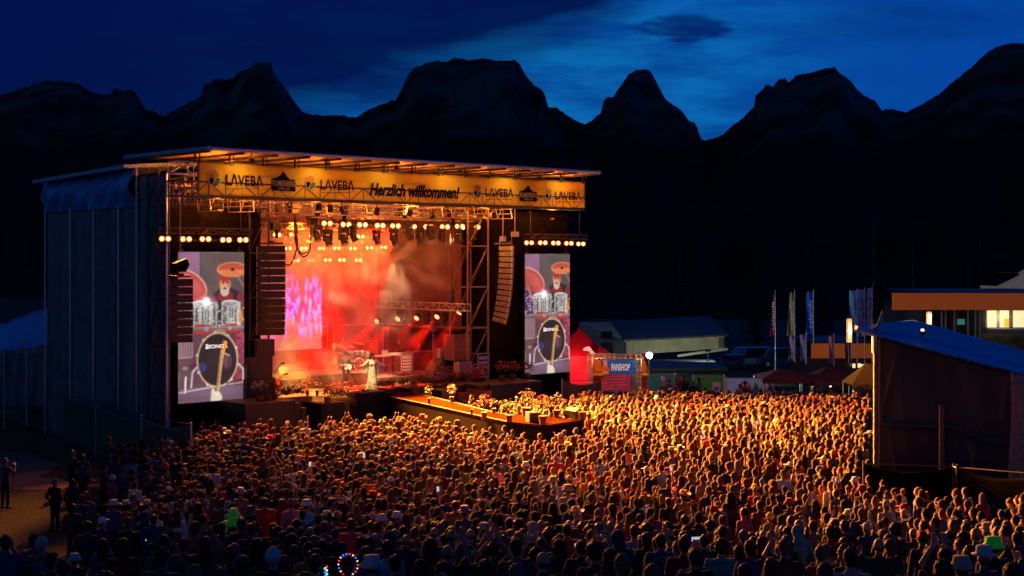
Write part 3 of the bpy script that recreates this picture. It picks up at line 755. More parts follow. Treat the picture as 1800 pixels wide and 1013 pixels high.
# rear LED wall
def rain_pixels(nw, nh):
    X, Y = np.meshgrid((np.arange(nw) + .5) / nw, (np.arange(nh) + .5) / nh); rs = np.random.RandomState(9)
    A = np.zeros((nh, nw, 3))
    base = np.array(srgb(175, 52, 75)); top = np.array(srgb(190, 70, 25)); low = np.array(srgb(232, 110, 96))
    k = np.clip((Y - .25) / .3, 0, 1)[..., None]; A[:] = top * (1 - k) + base * k  # orange glow of the smoke over the wall painted into the picture top
    k = np.clip((Y - .75) / .2, 0, 1)[..., None]; A[:] = A * (1 - k) + low * k
    big = np.kron(rs.rand(nh // 16 + 2, nw // 16 + 2), np.ones((16, 16)))[:nh, :nw]
    from_ = big
    for _ in range(10): from_ = (from_ + np.roll(from_, 3, 0) + np.roll(from_, 3, 1) + np.roll(from_, -3, 0) + np.roll(from_, -3, 1)) / 5
    A *= (.7 + .6 * from_)[..., None]
    for i in range(170):
        cx, cy_ = rs.uniform(.42, 1.0), rs.uniform(.22, .86); L = rs.uniform(.015, .055); w_ = rs.uniform(.002, .007)
        dy = (Y - cy_) / L; wd = w_ * (1.2 - np.clip(dy, -1, 1) * .9)
        mk = np.exp(-((X - cx) / wd) ** 2) * (np.abs(dy) < 1) * rs.uniform(.5, 1)
        glow = np.exp(-((X - cx) / .009) ** 2 - (dy * .6) ** 2) * .9
        c = np.array(srgb(*[(235, 60, 230), (150, 60, 250), (255, 120, 240), (255, 190, 120)][rs.choice(4, p=[.4, .3, .2, .1])]))
        A[:] = A * (1 - glow[..., None] * .6) + c * 1.6 * glow[..., None] * .6
        A[:] = A * (1 - mk[..., None]) + np.array([1.7, .6, 2.1]) * mk[..., None]
    hill = np.clip((1 - np.hypot((X - .58) / .22, (Y - 1.02) / .22)) * 8, 0, 1)[..., None] * .45
    A[:] = A * (1 - hill) + np.array(srgb(250, 170, 140)) * hill
    return A
dl = 7.2; tl1 = TT(565, dl); tl0 = tl1 - 8.2; zl0 = ZZ(613, tl1, dl); zl1 = ZZ(452, tl1, dl)
led = sthing('led_wall', 'wide rear video wall showing pink and violet falling light streaks at the back of the stage', 'video wall', tl0, dl, zl0)
b = MB(); b.span((-.04, 0, -.04), (8.24, .15, zl1 - zl0 + .04)); b.build('screen_casing', M['black'], led)
led_panel('screen_picture', rain_pixels(220, 150), 8.2, zl1 - zl0, attrmat('led_wall_pixels', 1.0), led)

# ================================================================== PEOPLE
# a body is grown from tapered limbs that are fused into ONE surface by a voxel remesh
def caps(mb, p, q, r0, r1, n=10):
    mb.tube(p, q, r0, r1, n=n); mb.ball(p, r0, n=n, m=6); mb.ball(q, r1, n=n, m=6)
def remesh(mb, voxel, name, m, smooth=2, flat=False, noise_amp=0.0, decimate=None):
    me = bpy.data.meshes.new(name); me.from_pydata([tuple(v) for v in mb.v], [], mb.f)
    bm = bmesh.new(); bm.from_mesh(me); bmesh.ops.recalc_face_normals(bm, faces=bm.faces); bm.to_mesh(me); bm.free()
    o = bpy.data.objects.new(name, me); COL.objects.link(o)
    md = o.modifiers.new('r', 'REMESH'); md.mode = 'VOXEL'; md.voxel_size = voxel
    if smooth: s = o.modifiers.new('s', 'SMOOTH'); s.factor = .5; s.iterations = smooth
    if noise_amp:
        tx = bpy.data.textures.new('hair_noise', 'CLOUDS'); tx.noise_scale = .03
        d = o.modifiers.new('d', 'DISPLACE'); d.texture = tx; d.strength = noise_amp; d.mid_level = .5
    if decimate: dc = o.modifiers.new('dc', 'DECIMATE'); dc.ratio = decimate
    out = bpy.data.meshes.new_from_object(o.evaluated_get(bpy.context.evaluated_depsgraph_get()))
    bpy.data.objects.remove(o); bpy.data.meshes.remove(me)
    out.polygons.foreach_set('use_smooth', [True] * len(out.polygons)); out.materials.clear(); out.materials.append(m); out.name = name
    return out
V = Vector
POSES = {  # elbow, wrist, finger direction for the right side (x > 0); the left side is mirrored
 'down': ((.245, -.03, 1.13), (.255, .05, .90), (0, .25, -1)),
 'folded': ((.26, .02, 1.13), (.06, .22, 1.17), (-1, .1, .1)),
 'pockets': ((.30, -.07, 1.15), (.21, .04, .95), (-.3, .3, -.9)),
 'raised': ((.29, .12, 1.55), (.24, .16, 1.80), (0, .1, 1)),
 'overhead': ((.27, .12, 1.56), (.09, .16, 1.78), (-.2, .1, 1)),
 'phone': ((.23, .19, 1.22), (.07, .36, 1.45), (-.3, .1, 1)),
 'clap': ((.24, .14, 1.17), (.05, .32, 1.36), (-.15, .4, .9)),
 'hips': ((.38, -.10, 1.16), (.20, .04, 1.03), (-.6, .5, -.5)),
 'out': ((.40, .06, 1.22), (.60, .20, 1.20), (1, .3, .1)),
 'guitar_r': ((.27, -.02, 1.14), (.10, .24, 1.06), (-.8, .2, -.2)),
 'guitar_l': ((.30, .04, 1.16), (.42, .32, 1.18), (-.2, .6, .5)),
 'keys': ((.26, .06, 1.14), (.20, .36, 1.08), (0, 1, -.3)),
}
def hand(mb, w, d, side, palm=None, r=.0095, n=6):
    w = V(w); d = V(d).normalized()
    s = V((1, 0, 0)) if abs(d.x) < .8 else V((0, 0, 1))
    s = (s - d * s.dot(d)).normalized(); nrm = d.cross(s).normalized()
    thumb = -1 if side > 0 else 1
    for k in (-.5, 0, .5):
        caps(mb, w + s * .02 * k, w + d * .085 + s * .044 * k, .017, .014, n)
    for k, (off, L) in enumerate(((-.033, .066), (-.011, .076), (.011, .072), (.033, .055))):
        a = w + d * .088 + s * off; b = a + (d + nrm * .25 + s * off * 3).normalized() * L * .55; c = b + (d + nrm * .8 + s * off * 2).normalized() * L * .5
        caps(mb, a, b, r, r * .95, n); caps(mb, b, c, r * .95, r * .8, n)
    a = w + d * .025 + s * .026 * thumb; b = a + (d * .6 + s * thumb).normalized() * .042; c = b + (d + s * .35 * thumb).normalized() * .03
    caps(mb, a, b, .0125, .011, n); caps(mb, b, c, .011, .009, n)
def mir(p, sd): return V((p[0] * sd, p[1], p[2]))
class Fig:
    """geometry of one standing figure, 1.74 m, facing +y"""
    def __init__(s, poseR='down', poseL='down', long_sleeve=True, female=False, lean=0.0, legs='stand', head_turn=0.0, hem=.86, bulk=1.0, skirt=False):
        s.pr, s.pl, s.ls, s.fem, s.bulk, s.hem, s.legs, s.skirt, s.ht = poseR, poseL, long_sleeve, female, bulk, hem, legs, skirt, head_turn
        s.shw = .165 if female else .185
        s.hipw = .095 if female else .085
        if legs == 'walk': s.kn = {1: (.10, .16, .50), -1: (.09, -.02, .49)}; s.an = {1: (.11, .12, .09), -1: (.10, -.26, .13)}
        elif legs == 'wide': s.kn = {1: (.17, .05, .49), -1: (.17, .02, .49)}; s.an = {1: (.22, 0, .09), -1: (.22, 0, .09)}
        else: s.kn = {1: (.105, .025, .50), -1: (.10, .01, .50)}; s.an = {1: (.115, 0, .09), -1: (.11, -.02, .09)}
    def limbs(s, mb, g, which):
        for sd, ps in ((1, s.pr), (-1, s.pl)):
            e, w, d = POSES[ps]; sh = V((s.shw * sd, 0, 1.415)); e, w, d = mir(e, sd), mir(w, sd), mir(d, sd)
            if which == 'skin':
                caps(mb, sh, e, .046, .038); caps(mb, e, w, .038, .025); hand(mb, w, d, sd)
            elif which == 'top':
                up = e if not s.ls else e
                caps(mb, sh, up if s.ls else sh.lerp(e, .62), .062 * s.bulk, .052 * s.bulk)
                if s.ls: caps(mb, e, e.lerp(w, .93), .052 * s.bulk, .037 * s.bulk)
    def body(s):
        mb = MB(); s.limbs(mb, 0, 'skin')
        for sd in (1, -1):
            k, a = mir(s.kn[sd], sd), mir(s.an[sd], sd)
            caps(mb, (s.hipw * sd, 0, .91), k, .082, .056); caps(mb, k, a, .054, .037); caps(mb, a - V((0, .03, .045)), a + V((.01 * sd, .17, -.055)), .04, .03)
        mb.ball((0, 0, .97), .13, (1.15, .85, .9)); mb.ball((0, 0, 1.12), .125, (1.0, .8, 1.1)); mb.ball((0, .005, 1.27), .15, (1.05, .72, 1.0))
        caps(mb, (-s.shw * .8, 0, 1.41), (s.shw * .8, 0, 1.41), .055, .055); caps(mb, (0, 0, 1.38), (0, .012, 1.53), .058, .052)
        if s.fem:
            for sd in (1, -1): mb.ball((.065 * sd, .085, 1.27), .06)
        rot = Matrix.Rotation(s.ht, 3, 'Z'); hc = V((0, .02, 1.635))
        P = lambda x, y, z: hc + rot @ V((x, y, z))
        mb.ball(P(0, -.008, .01), .1, (.77, .95, 1.0), 14, 10, rot); mb.ball(P(0, .028, -.055), .062, (.86, .95, .95), 10, 8, rot)
        caps(mb, P(0, .09, .005), P(0, .108, -.022), .009, .014, 8); mb.ball(P(0, .088, -.055), .016, (1.5, .6, .7)); mb.ball(P(0, .082, -.092), .018, (1.1, .8, .8))
        for sd in (1, -1): mb.ball(P(.077 * sd, -.005, -.008), .022, (.4, .8, 1.25)); mb.ball(P(.032 * sd, .078, .022), .016, (1.2, .6, .6))
        return mb
    def top(s):
        mb = MB(); s.limbs(mb, 0, 'top'); bk = s.bulk
        mb.ball((0, 0, 1.12), .142 * bk, (1.08, .84, 1.2)); mb.ball((0, 0, 1.27), .172 * bk, (1.03, .74, .95))
        if s.bulk > 1.1:
            for x_ in (-.07, 0, .07): mb.ball((x_, -.085 + abs(x_) * .3, 1.455), .06, (1.0, .7, .75))
        caps(mb, (-s.shw * .82, 0, 1.40), (s.shw * .82, 0, 1.40), .068 * bk, .068 * bk); caps(mb, (0, 0, 1.40), (0, .005, 1.475), .075, .064)
        n = 16; rx, ry = .168 * bk, .132 * bk
        prof = [(1.0, s.hem), (1.0, s.hem + .04), (.98, 1.0), (.92, 1.10)]
        vs = []; 
        for k, z in prof:
            for i in range(n):
                a = 6.2832 * i / n; vs.append((rx * k * math.cos(a), ry * k * math.sin(a), z))
        fs = [(j * n + i, j * n + (i + 1) % n, (j + 1) * n + (i + 1) % n, (j + 1) * n + i) for j in range(3) for i in range(n)] + [tuple(range(n - 1, -1, -1)), tuple(range(3 * n, 4 * n))]
        mb.add(vs, fs)
        if s.fem:
            for sd in (1, -1): mb.ball((.068 * sd, .092, 1.27), .066)
        return mb
    def hood(s, mb):
        mb.ball((0, -.005, 1.65), .128, (.88, .98, 1.02)); mb.ball((0, -.05, 1.52), .1, (1.1, .8, .9)); return mb
    def pants(s):
        mb = MB()
        for sd in (1, -1):
            k, a = mir(s.kn[sd], sd), mir(s.an[sd], sd)
            caps(mb, (s.hipw * sd, 0, .92), k, .095, .068); caps(mb, k, a + V((0, 0, .02)), .068, .055)
        mb.ball((0, 0, .97), .142, (1.15, .88, .9))
        if s.skirt: mb.lathe([(.15, 1.0), (.19, .85), (.24, .55)], n=14)
        return mb
    def shoes(s):
        mb = MB()
        for sd in (1, -1):
            a = mir(s.an[sd], sd); caps(mb, a - V((0, .035, .045)), a + V((.012 * sd, .18, -.052)), .047, .036)
        return mb
HAIR = ['short', 'crop', 'long', 'ponytail', 'bun', 'curly', 'bob', 'bald']
def hairmesh(kind, ht=0.0):
    mb = MB(); rot = Matrix.Rotation(ht, 3, 'Z'); hc = V((0, .02, 1.635)); P = lambda x, y, z: hc + rot @ V((x, y, z))
    amp = .034
    if kind in ('short', 'crop'):
        k = 1.0 if kind == 'short' else .955
        mb.ball(P(0, -.022, .028), .108 * k, (.80, .92, .94), 14, 10, rot); mb.ball(P(.02, .02, .09), .05, (1, 1, .6)); mb.ball(P(0, -.045, -.03), .08 * k, (.9, .75, .9), 10, 8, rot)
    elif kind == 'bald': mb.ball(P(0, -.03, -.025), .088, (.92, .86, .55), 10, 8, rot); amp = .006
    elif kind == 'long':
        mb.ball(P(0, -.02, .024), .116, (.86, .92, .95), 14, 10, rot)
        for x in (-.06, -.02, .02, .06): caps(mb, P(x, -.05, 0), P(x * 1.35, -.105, -.33 + abs(x) * .6), .055, .035)
        for x in (-.085, .085): caps(mb, P(x, -.01, -.02), P(x * 1.15, .0, -.2), .028, .022)
        amp = .04
    elif kind == 'bob':
        mb.ball(P(0, -.02, .022), .118, (.88, .93, .95), 14, 10, rot); mb.ball(P(0, -.045, -.07), .105, (.95, .75, .8), 12, 8, rot); amp = .036
    elif kind == 'ponytail':
        mb.ball(P(0, -.02, .025), .107, (.80, .93, .93), 14, 10, rot); mb.ball(P(0, -.115, .045), .032); caps(mb, P(0, -.13, .04), P(0, -.155, -.10), .03, .028); caps(mb, P(0, -.155, -.1), P(0, -.13, -.24), .028, .012)
    elif kind == 'bun':
        mb.ball(P(0, -.02, .025), .107, (.80, .93, .93), 14, 10, rot); mb.ball(P(0, -.085, .105), .046)
    elif kind == 'curly':
        mb.ball(P(0, -.025, .02), .125, (.9, .92, .92), 14, 10, rot); r = random.Random(3)
        for _ in range(46):
            a, e = r.uniform(0, 6.28), r.uniform(-.6, 1.5); q = P(.108 * math.cos(a) * math.cos(e), -.03 + .108 * math.sin(a) * math.cos(e), .02 + .108 * math.sin(e))
            if (rot.transposed() @ (q - hc)).y < .06: mb.ball(q, r.uniform(.024, .036), n=8, m=5)
        amp = .02
    return mb, amp
def hatmesh(kind):
    mb = MB(); c = (0, .01, 1.66)
    if kind == 'cap': mb.ball((0, .0, 1.675), .113, (.82, .97, .86)); mb.add([(x, y, z) for z in (1.685, 1.672) for x, y in ((-.07, .09), (.07, .09), (.055, .20), (-.055, .20))], [(0, 1, 2, 3), (7, 6, 5, 4), (0, 4, 5, 1), (1, 5, 6, 2), (2, 6, 7, 3), (3, 7, 4, 0)])
    elif kind == 'cowboy':
        mb.lathe([(.10, 0), (.105, .02), (.10, .09), (.085, .125), (.05, .105)], (0, .01, 1.69), 18)
        n = 28; vs = []
        for z in (0, .012):
            for rr_ in (.095, .15, .19):
                for i in range(n):
                    a = 6.2832 * i / n; lift = (.055 * abs(math.cos(a)) ** 2) * ((rr_ - .095) / .095) ** 1.3; vs.append((rr_ * math.cos(a), .01 + rr_ * math.sin(a) * 1.1, 1.69 + z + lift))
        fs = []
        for k in (0, 1):
            for j in range(2):
                for i in range(n): fs.append((k * 3 * n + j * n + i, k * 3 * n + j * n + (i + 1) % n, k * 3 * n + (j + 1) * n + (i + 1) % n, k * 3 * n + (j + 1) * n + i))
        for j in (0, 2):
            for i in range(n): fs.append((j * n + i, j * n + (i + 1) % n, 3 * n + j * n + (i + 1) % n, 3 * n + j * n + i))
        mb.add(vs, fs)
    elif kind == 'fedora': mb.lathe([(.155, -.01), (.16, 0), (.104, .012), (.10, .10), (.07, .118), (.01, .105)], (0, .01, 1.70), 20)
    elif kind == 'bucket': mb.lathe([(.155, -.045), (.160, -.04), (.108, .015), (.094, .085), (.01, .092)], (0, .01, 1.69), 20)
    elif kind == 'beanie': mb.ball((0, -.005, 1.675), .116, (.84, .96, .95)); mb.lathe([(.099, 0), (.103, .02), (.101, .035)], (0, 0, 1.645), 16)
    return mb
skins = [mat('skin_%s' % n, c, .55, var=.08, sheen=.15) for n, c in (('fair', (.30, .17, .11)), ('tan', (.22, .115, .07)), ('rosy', (.32, .16, .11)))]
HC = {'black': (.006, .005, .004), 'dark brown': (.014, .008, .005), 'brown': (.032, .016, .008), 'auburn': (.065, .022, .009), 'blond': (.11, .06, .025), 'grey': (.075, .07, .065)}
hairm = {k: mat(k.replace(' ', '_') + '_hair', c, .6, var=.5, scale=60, sheen=.1, spec=.2) for k, c in HC.items()}
CC = {'black': (.010, .010, .012), 'charcoal': (.028, .028, .032), 'navy': (.013, .020, .055), 'dark blue': (.018, .035, .12), 'denim blue': (.05, .085, .17), 'grey': (.06, .06, .065), 'white': (.34, .34, .34), 'beige': (.20, .15, .10),
      'brown': (.07, .042, .025), 'dark red': (.12, .014, .014), 'red': (.38, .02, .02), 'pink': (.34, .08, .12), 'olive': (.07, .075, .03), 'dark green': (.018, .05, .028), 'mustard': (.30, .16, .02), 'purple': (.10, .04, .14), 'light blue': (.15, .28, .44), 'turquoise': (.03, .30, .33)}
clothm = {k: mat(k.replace(' ', '_') + '_cloth', tuple(q * .7 for q in c), .85, var=.22, scale=16, sheen=.04, bump=.15) for k, c in CC.items()}
CW = ['black'] * 6 + ['charcoal'] * 5 + ['navy'] * 5 + ['dark blue'] * 3 + ['denim blue'] * 2 + ['grey'] * 3 + ['white'] * 2 + ['beige'] * 1 + ['brown'] * 2 + ['dark red'] * 2 + ['red'] + ['pink'] + ['olive'] * 2 + ['dark green'] * 2 + ['mustard'] + ['purple'] + ['light blue']
strawm = mat('straw', (.46, .33, .16), .8, var=.25, scale=40)
shoem = mat('dark_shoe', (.02, .018, .016), .6)
FIGS = {}
def fig(key, voxel=.0125, **kw):
    if key in FIGS: return FIGS[key]
    f = Fig(**kw); hooded = key.startswith('hood')
    b = remesh(f.body(), .010 if voxel > .009 else voxel, 'person', skins[0], 1)
    t = f.top()
    if hooded: f.hood(t)
    FIGS[key] = dict(body=b, top=remesh(t, voxel + .003, 'clothing', clothm['black'], 2, noise_amp=.012), pants=remesh(f.pants(), voxel + .004, 'clothing', clothm['black'], 2, noise_amp=.012), shoes=remesh(f.shoes(), .014, 'clothing', shoem, 1), fig=f)
    return FIGS[key]
_hm, _hat = {}, {}
def hairme(k):
    if k not in _hm:
        mb, amp = hairmesh(k); _hm[k] = remesh(mb, .012, 'hair', hairm['brown'], 1, noise_amp=amp)
    return _hm[k]
def hatme(k):
    if k not in _hat:
        mb = hatmesh(k)
        if k in ('cowboy', 'bucket', 'fedora'):
            me = bpy.data.meshes.new('hat'); me.from_pydata([tuple(v) for v in mb.v], [], mb.f); me.polygons.foreach_set('use_smooth', [True] * len(me.polygons)); me.materials.append(strawm)
        else: me = remesh(mb, .010, 'hat', strawm, 1)
        _hat[k] = me
    return _hat[k]
def mobj(name, me, m, parent):
    o = bpy.data.objects.new(name, me); COL.objects.link(o); o.parent = parent
    if len(me.materials) == 0: me.materials.append(m)
    o.material_slots[0].link = 'OBJECT'; o.material_slots[0].material = m
    return o
def person(label, loc, rz, key, hair='short', hc='brown', top='black', bottom='navy', hat=None, hatc=None, skin=0, scale=1.0, group=None, kw=None, topname='jacket'):
    g = fig(key, **(kw or {}))
    o = mobj('person', g['body'], skins[skin], None); o.location = loc; o.rotation_euler = (0, 0, rz); o.scale = (scale,) * 3
    tag(o, label, 'person', group)
    mobj(topname, g['top'], clothm[top], o); mobj('trousers', g['pants'], clothm[bottom], o); mobj('shoes', g['shoes'], shoem, o)
    if hair: mobj('hair', hairme(hair), hairm[hc], o)
    if hat: mobj('hat', hatme(hat), hatc or strawm, o)
    return o
KEYS = {
 'down': dict(), 'downshort': dict(long_sleeve=False), 'fdown': dict(female=True, hem=.9), 'fshort': dict(female=True, long_sleeve=False, hem=.92),
 'folded': dict(poseR='folded', poseL='folded'), 'pockets': dict(poseR='pockets', poseL='pockets'), 'clap': dict(poseR='clap', poseL='clap'),
 'phone': dict(poseR='phone', poseL='phone'), 'raised': dict(poseR='raised', poseL='down', long_sleeve=False), 'overhead': dict(poseR='overhead', poseL='overhead', female=True, long_sleeve=False),
 'hoodup': dict(poseR='pockets', poseL='pockets', bulk=1.12, hem=.82), 'bulky': dict(bulk=1.16, hem=.8), 'hips': dict(poseR='hips', poseL='down', long_sleeve=False), 'walk': dict(legs='walk'),
}

# ================================================================== RIG: lamps, truss, speakers
ORG = (1.0, .27, .03)
def blinder_proto():
    r = thing('blinder_lamp', 'twin blinder lamp', 'stage lamp')
    b = MB(); b.box((0, .09, 0), (.62, .18, .30)); b.tube((-.33, .05, 0), (-.33, .05, .28), .015); b.tube((.33, .05, 0), (.33, .05, .28), .015); b.tube((-.33, .05, .28), (.33, .05, .28), .015)
    b.build('lamp_housing', M['black'], r)
    for sx in (-.15, .15):
        c = MB(); c.lathe([(.125, 0), (.13, .012), (.085, .014), (.02, .02)], n=18)
        o = c.build('lamp_reflector', M['lampring'], r); o.rotation_euler = (R(90), 0, 0); o.location = (sx, 0, 0)
        k = MB(); k.ball((0, 0, .02), .072, (1, 1, .35), 12, 6); kk = k.build('lamp_bulb', M['lampcore'], o)
    return r
bl = blinder_proto(); blt = tree(bl)
ROWS = [(1.0, 'front truss', [(575, 393), (608, 395), (637, 395.5), (668, 397), (695, 397.5), (724, 399), (753, 399), (782, 399), (808, 398.5), (836, 399)], 1.0),
        (3.2, 'second lamp row under the stage roof', [(487, 413), (516, 413), (550, 415), (608, 415.5), (634, 416), (691, 415.5)], .8),
        (5.0, 'third lamp row', [(506, 437), (534, 437), (565, 437), (592, 436.5), (620, 437), (649, 436), (674, 435)], .8),
        (6.6, 'rearmost lamp row', [(520, 458), (547, 458), (576, 457.5), (601, 457.5), (630, 457.5)], .8)]
first = True
ORD = ['leftmost', 'second from left', 'third from left', 'fourth from left', 'fifth from left', 'sixth from left', 'seventh from left', 'eighth from left', 'ninth from left', 'rightmost']
for d, nm, pts, sc in ROWS:
    for k, (px, py) in enumerate(pts):
        t = TT(px, d); loc = S(t, d, ZZ(py, t, d)); last = k == len(pts) - 1
        lab = 'glowing twin orange lamp, %s on the %s' % ('rightmost' if last else ORD[k], nm)
        if first: bl.location = loc; bl.rotation_euler = (0, 0, TH - .25); bl.scale = (sc,) * 3; bl['label'] = lab; bl['group'] = 'twin lamps under the stage roof'; first = False; o = bl
        else: o = dup(blt, loc, TH - .25, lab, 'twin lamps under the stage roof', sc)
        if d == 1.0 and k in (0, 2, 4, 6):
            l = spot(o, (0, -1.0, -.1), (3, -15, -8.6), ORG, 220000, size=82, blend=1.0, rad=.12)
        elif d > 1: l = spot(o, (0, -.2, 0), (0, -10, -4), ORG, 80, size=130, blend=.9, rad=.1)
    # row truss
    ta, tb = TT(pts[0][0], d) - .8, TT(pts[-1][0], d) + .8; z = ZZ(pts[0][1] , TT(pts[0][0], d), d) + .42; zb_ = ZZ(pts[-1][1], TT(pts[-1][0], d), d) + .42
    tr = sthing('lighting_truss', 'aluminium lighting truss that carries the %s of orange lamps' % nm.replace(' lamp row', ' row').replace('front truss', 'foremost row'), 'truss', 0, 0, 0, 'lighting trusses under the roof')
    b = MB(); b.truss((ta, d + .2, z), (tb, d + .2, zb_), w=.3, step=.45, r=.025, rb=.014); b.build('truss_frame', M['steel'], tr)
    for q in (.1, .5, .9):
        tq = ta + (tb - ta) * q; b = MB(); b.tube((tq, d + .2, z + .15), (tq, d + .2, zg + .4), .018); b.box((tq, d + .2, z + .75), (.18, .2, .42)); b.build('chain_hoist', M['darksteel'], tr)
for pts, side in (([(290, 420), (327, 420.5), (361, 420.5), (397, 422), (427, 422)], 'left'), ([(930, 427), (954, 427), (977, 427.5), (1000, 428), (1021, 429)], 'right')):
    for k, (px, py) in enumerate(pts):
        t = TT(px, -.15)
        o = dup(blt, S(t, -.15, ZZ(py, t, -.15)), TH - (.25 if side == 'left' else .6), 'glowing twin orange lamp above the %s tall screen, %s' % (side, 'rightmost' if k == 4 else ORD[k]), 'twin lamps above the tall screens', .9)
        if k in (1, 3): spot(o, (0, -.15, 0), ((-7 if k == 1 else 3, -14, -8) if side == 'left' else (14, -12, -6.5)), ORG, (14000 if k == 1 else 42000) if side == 'left' else 66000, size=84, blend=1.0, rad=.12)
    ta, tb = TT(pts[0][0], .15) - .4, TT(pts[-1][0], .15) + .4
    tr = sthing('lighting_truss', 'short dark truss above the %s tall screen' % side, 'truss', 0, 0, 0, 'lighting trusses under the roof')
    b = MB(); z = ZZ(pts[0][1], TT(pts[0][0], .15), .15) + .35; b.truss((ta, .15, z), (tb, .15, z), w=.25, step=.4, r=.02, rb=.01); b.tube((ta + .5, .15, z), (ta + .5, .15, zg + .3), .015); b.tube((tb - .5, .15, z), (tb - .5, .15, zg + .3), .015); b.build('truss_frame', M['darksteel'], tr)

# moving heads hung below the front truss
def mover_proto():
    r = thing('moving_head_lamp', '', 'stage lamp')
    b = MB(); b.box((0, 0, .42), (.38, .30, .16)); b.tube((-.12, 0, .5), (-.12, 0, .64), .02); b.tube((.12, 0, .5), (.12, 0, .64), .02); b.build('lamp_base', M['black'], r)
    b = MB(); b.box((0, 0, .31), (.44, .16, .07)); b.box((-.2, 0, .14), (.06, .15, .36)); b.box((.2, 0, .14), (.06, .15, .36)); b.build('yoke', M['black'], r)
    b = MB(); b.lathe([(.08, -.22), (.13, -.20), (.155, -.02), (.15, .12), (.17, .2), (.16, .25), (.02, .255)], n=16); h = b.build('lamp_head', M['speaker'], r, smooth=False); h.rotation_euler = (R(150), 0, 0)
    b = MB(); b.lathe([(.135, .252), (.14, .262), (.02, .275)], n=16); b.build('lens', M['chrome'], h)
    return r
mv = mover_proto(); mvt = tree(mv)
MV = [(557, 404), (576, 412), (604, 410), (621, 405), (662, 411), (692, 411), (718, 402), (737, 408), (756, 403), (775, 408), (806, 409), (830, 406)]
for k, (px, py) in enumerate(MV):
    d = .7; t = TT(px, d); loc = S(t, d, ZZ(py, t, d) - .30); lab = 'black moving head lamp hanging below the front row of orange lamps, %s' % (['leftmost', 'second from left', 'third from left', 'fourth from left', 'fifth from left', 'sixth from left', 'seventh from left', 'eighth from left', 'fourth from right', 'third from right', 'second from right', 'rightmost'][k])
    rz = TH + rnd.uniform(-.7, .7); sc = rnd.uniform(.95, 1.15)
    if k == 0: mv.location = loc; mv.rotation_euler = (0, 0, rz); mv['label'] = lab; mv['group'] = 'moving head lamps'; mv.scale = (1.05,) * 3
    else: dup(mvt, loc, rz, lab, 'moving head lamps', sc)
# pale par cans on the rear trusses
def par_proto():
    r = thing('par_can', '', 'stage lamp')
    b = MB(); b.lathe([(.09, -.16), (.11, -.14), (.115, .12), (.13, .14), (.125, .16), (.03, .15)], n=14); h = b.build('lamp_body', M['alu'], r); h.rotation_euler = (R(115), 0, R(20))
    b = MB(); b.tube((-.14, 0, 0), (-.14, 0, .25), .012); b.tube((.14, 0, 0), (.14, 0, .25), .012); b.tube((-.14, 0, .25), (.14, 0, .25), .012); b.build('yoke', M['darksteel'], r)
    return r
pc = par_proto(); pct = tree(pc)
PC = [(503, 426, 3.2), (543, 427, 3.2), (608, 429, 3.2), (521, 449, 5.0), (559, 450, 5.0), (634, 449, 5.0), (671, 446, 5.0), (534, 470, 6.6), (571, 470, 6.6), (607, 469, 6.6), (694, 427, 3.2), (789, 424, 3.2), (655, 424, 3.2)]
for k, (px, py, d) in enumerate(PC):
    t = TT(px, d); loc = S(t, d, ZZ(py, t, d)); rz = TH + rnd.uniform(-.6, .6)
    row = {3.2: 'second', 5.0: 'third', 6.6: 'rearmost'}[d]
    same = sorted(p[0] for p in PC if p[2] == d); lab = 'silver lamp can below the %s lamp row, %s' % (row, ORD[same.index(px)])
    if k == 0: pc.location = loc; pc.rotation_euler = (0, 0, rz); pc['label'] = lab; pc['group'] = 'silver lamp cans'
    else: dup(pct, loc, rz, lab, 'silver lamp cans', rnd.uniform(.9, 1.15))

# side truss with red spotlights
st = sthing('side_truss', 'aluminium truss running back along the right side of the stage with red lamps beneath', 'truss', 0, 0, 0)
ts_ = 16.2; dA, dB_ = DD(822, ts_), DD(664, ts_)
zA, zB = ZZ(541, ts_, dA), ZZ(557, ts_, dB_)
b = MB(); b.truss((ts_, dA, zA), (ts_, dB_, zA), w=.36, step=.5, r=.03, rb=.016); b.build('truss_frame', M['alu'], st)
for q, m_ in ((.17, 'darksteel'), (.85, 'darksteel')):
    dq = dA + (dB_ - dA) * q; b = MB(); b.tube((ts_, dq, zA + .2), (ts_, dq, zg), .02); b.box((ts_, dq, zA + .62), (.22, .22, .6)); b.box((ts_, dq, zA + .25), (.34, .1, .14)); b.build('chain_hoist', M[m_], st)
M['redlens'] = mat('red_lens', (1, .2, .1), .4, emit=(1.0, .16, .06), es=7)
def redspot(px, py, k, aim):
    d = DD(px, ts_); z = ZZ(py, ts_, d)
    r = sthing('red_spotlight', 'small red glowing spotlight hung under the side truss, %s' % ['rightmost', 'second from right', 'third from right', 'leftmost', 'fourth from right'][k], 'stage lamp', ts_, d, z, 'red spotlights under the side truss')
    b = MB(); b.tube((0, 0, .10), (0, 0, .5), .018); b.box((0, 0, .2), (.3, .12, .05)); b.build('yoke', M['darksteel'], r)
    dv = (Vector(aim) - Vector((ts_, d, z))).normalized()
    h = MB(); h.lathe([(.09, -.22), (.13, -.18), (.15, .02), (.155, .06)], n=16); ho = h.build('lamp_body', M['black'], r); ho.rotation_euler = dv.to_track_quat('Z', 'Y').to_euler()
    l = MB(); l.lathe([(.14, .055), (.135, .07), (.02, .08)], n=16); l.build('lens', M['redlens'], ho)
    spot(r, dv * .14, dv * 5, (1.0, .006, .003), 20000, size=24, blend=.5, rad=.10)
    return r
for k, (px, py) in enumerate([(808, 549), (769, 556), (733, 558.5), (663, 564), (700, 560)]):
    if k == 0: redspot(px, py, k, (13.5, 1.0, 2.0))
    else: redspot(px, py, k, (ts_ - 4.5, DD(px, ts_) - 1.2, 2.2))
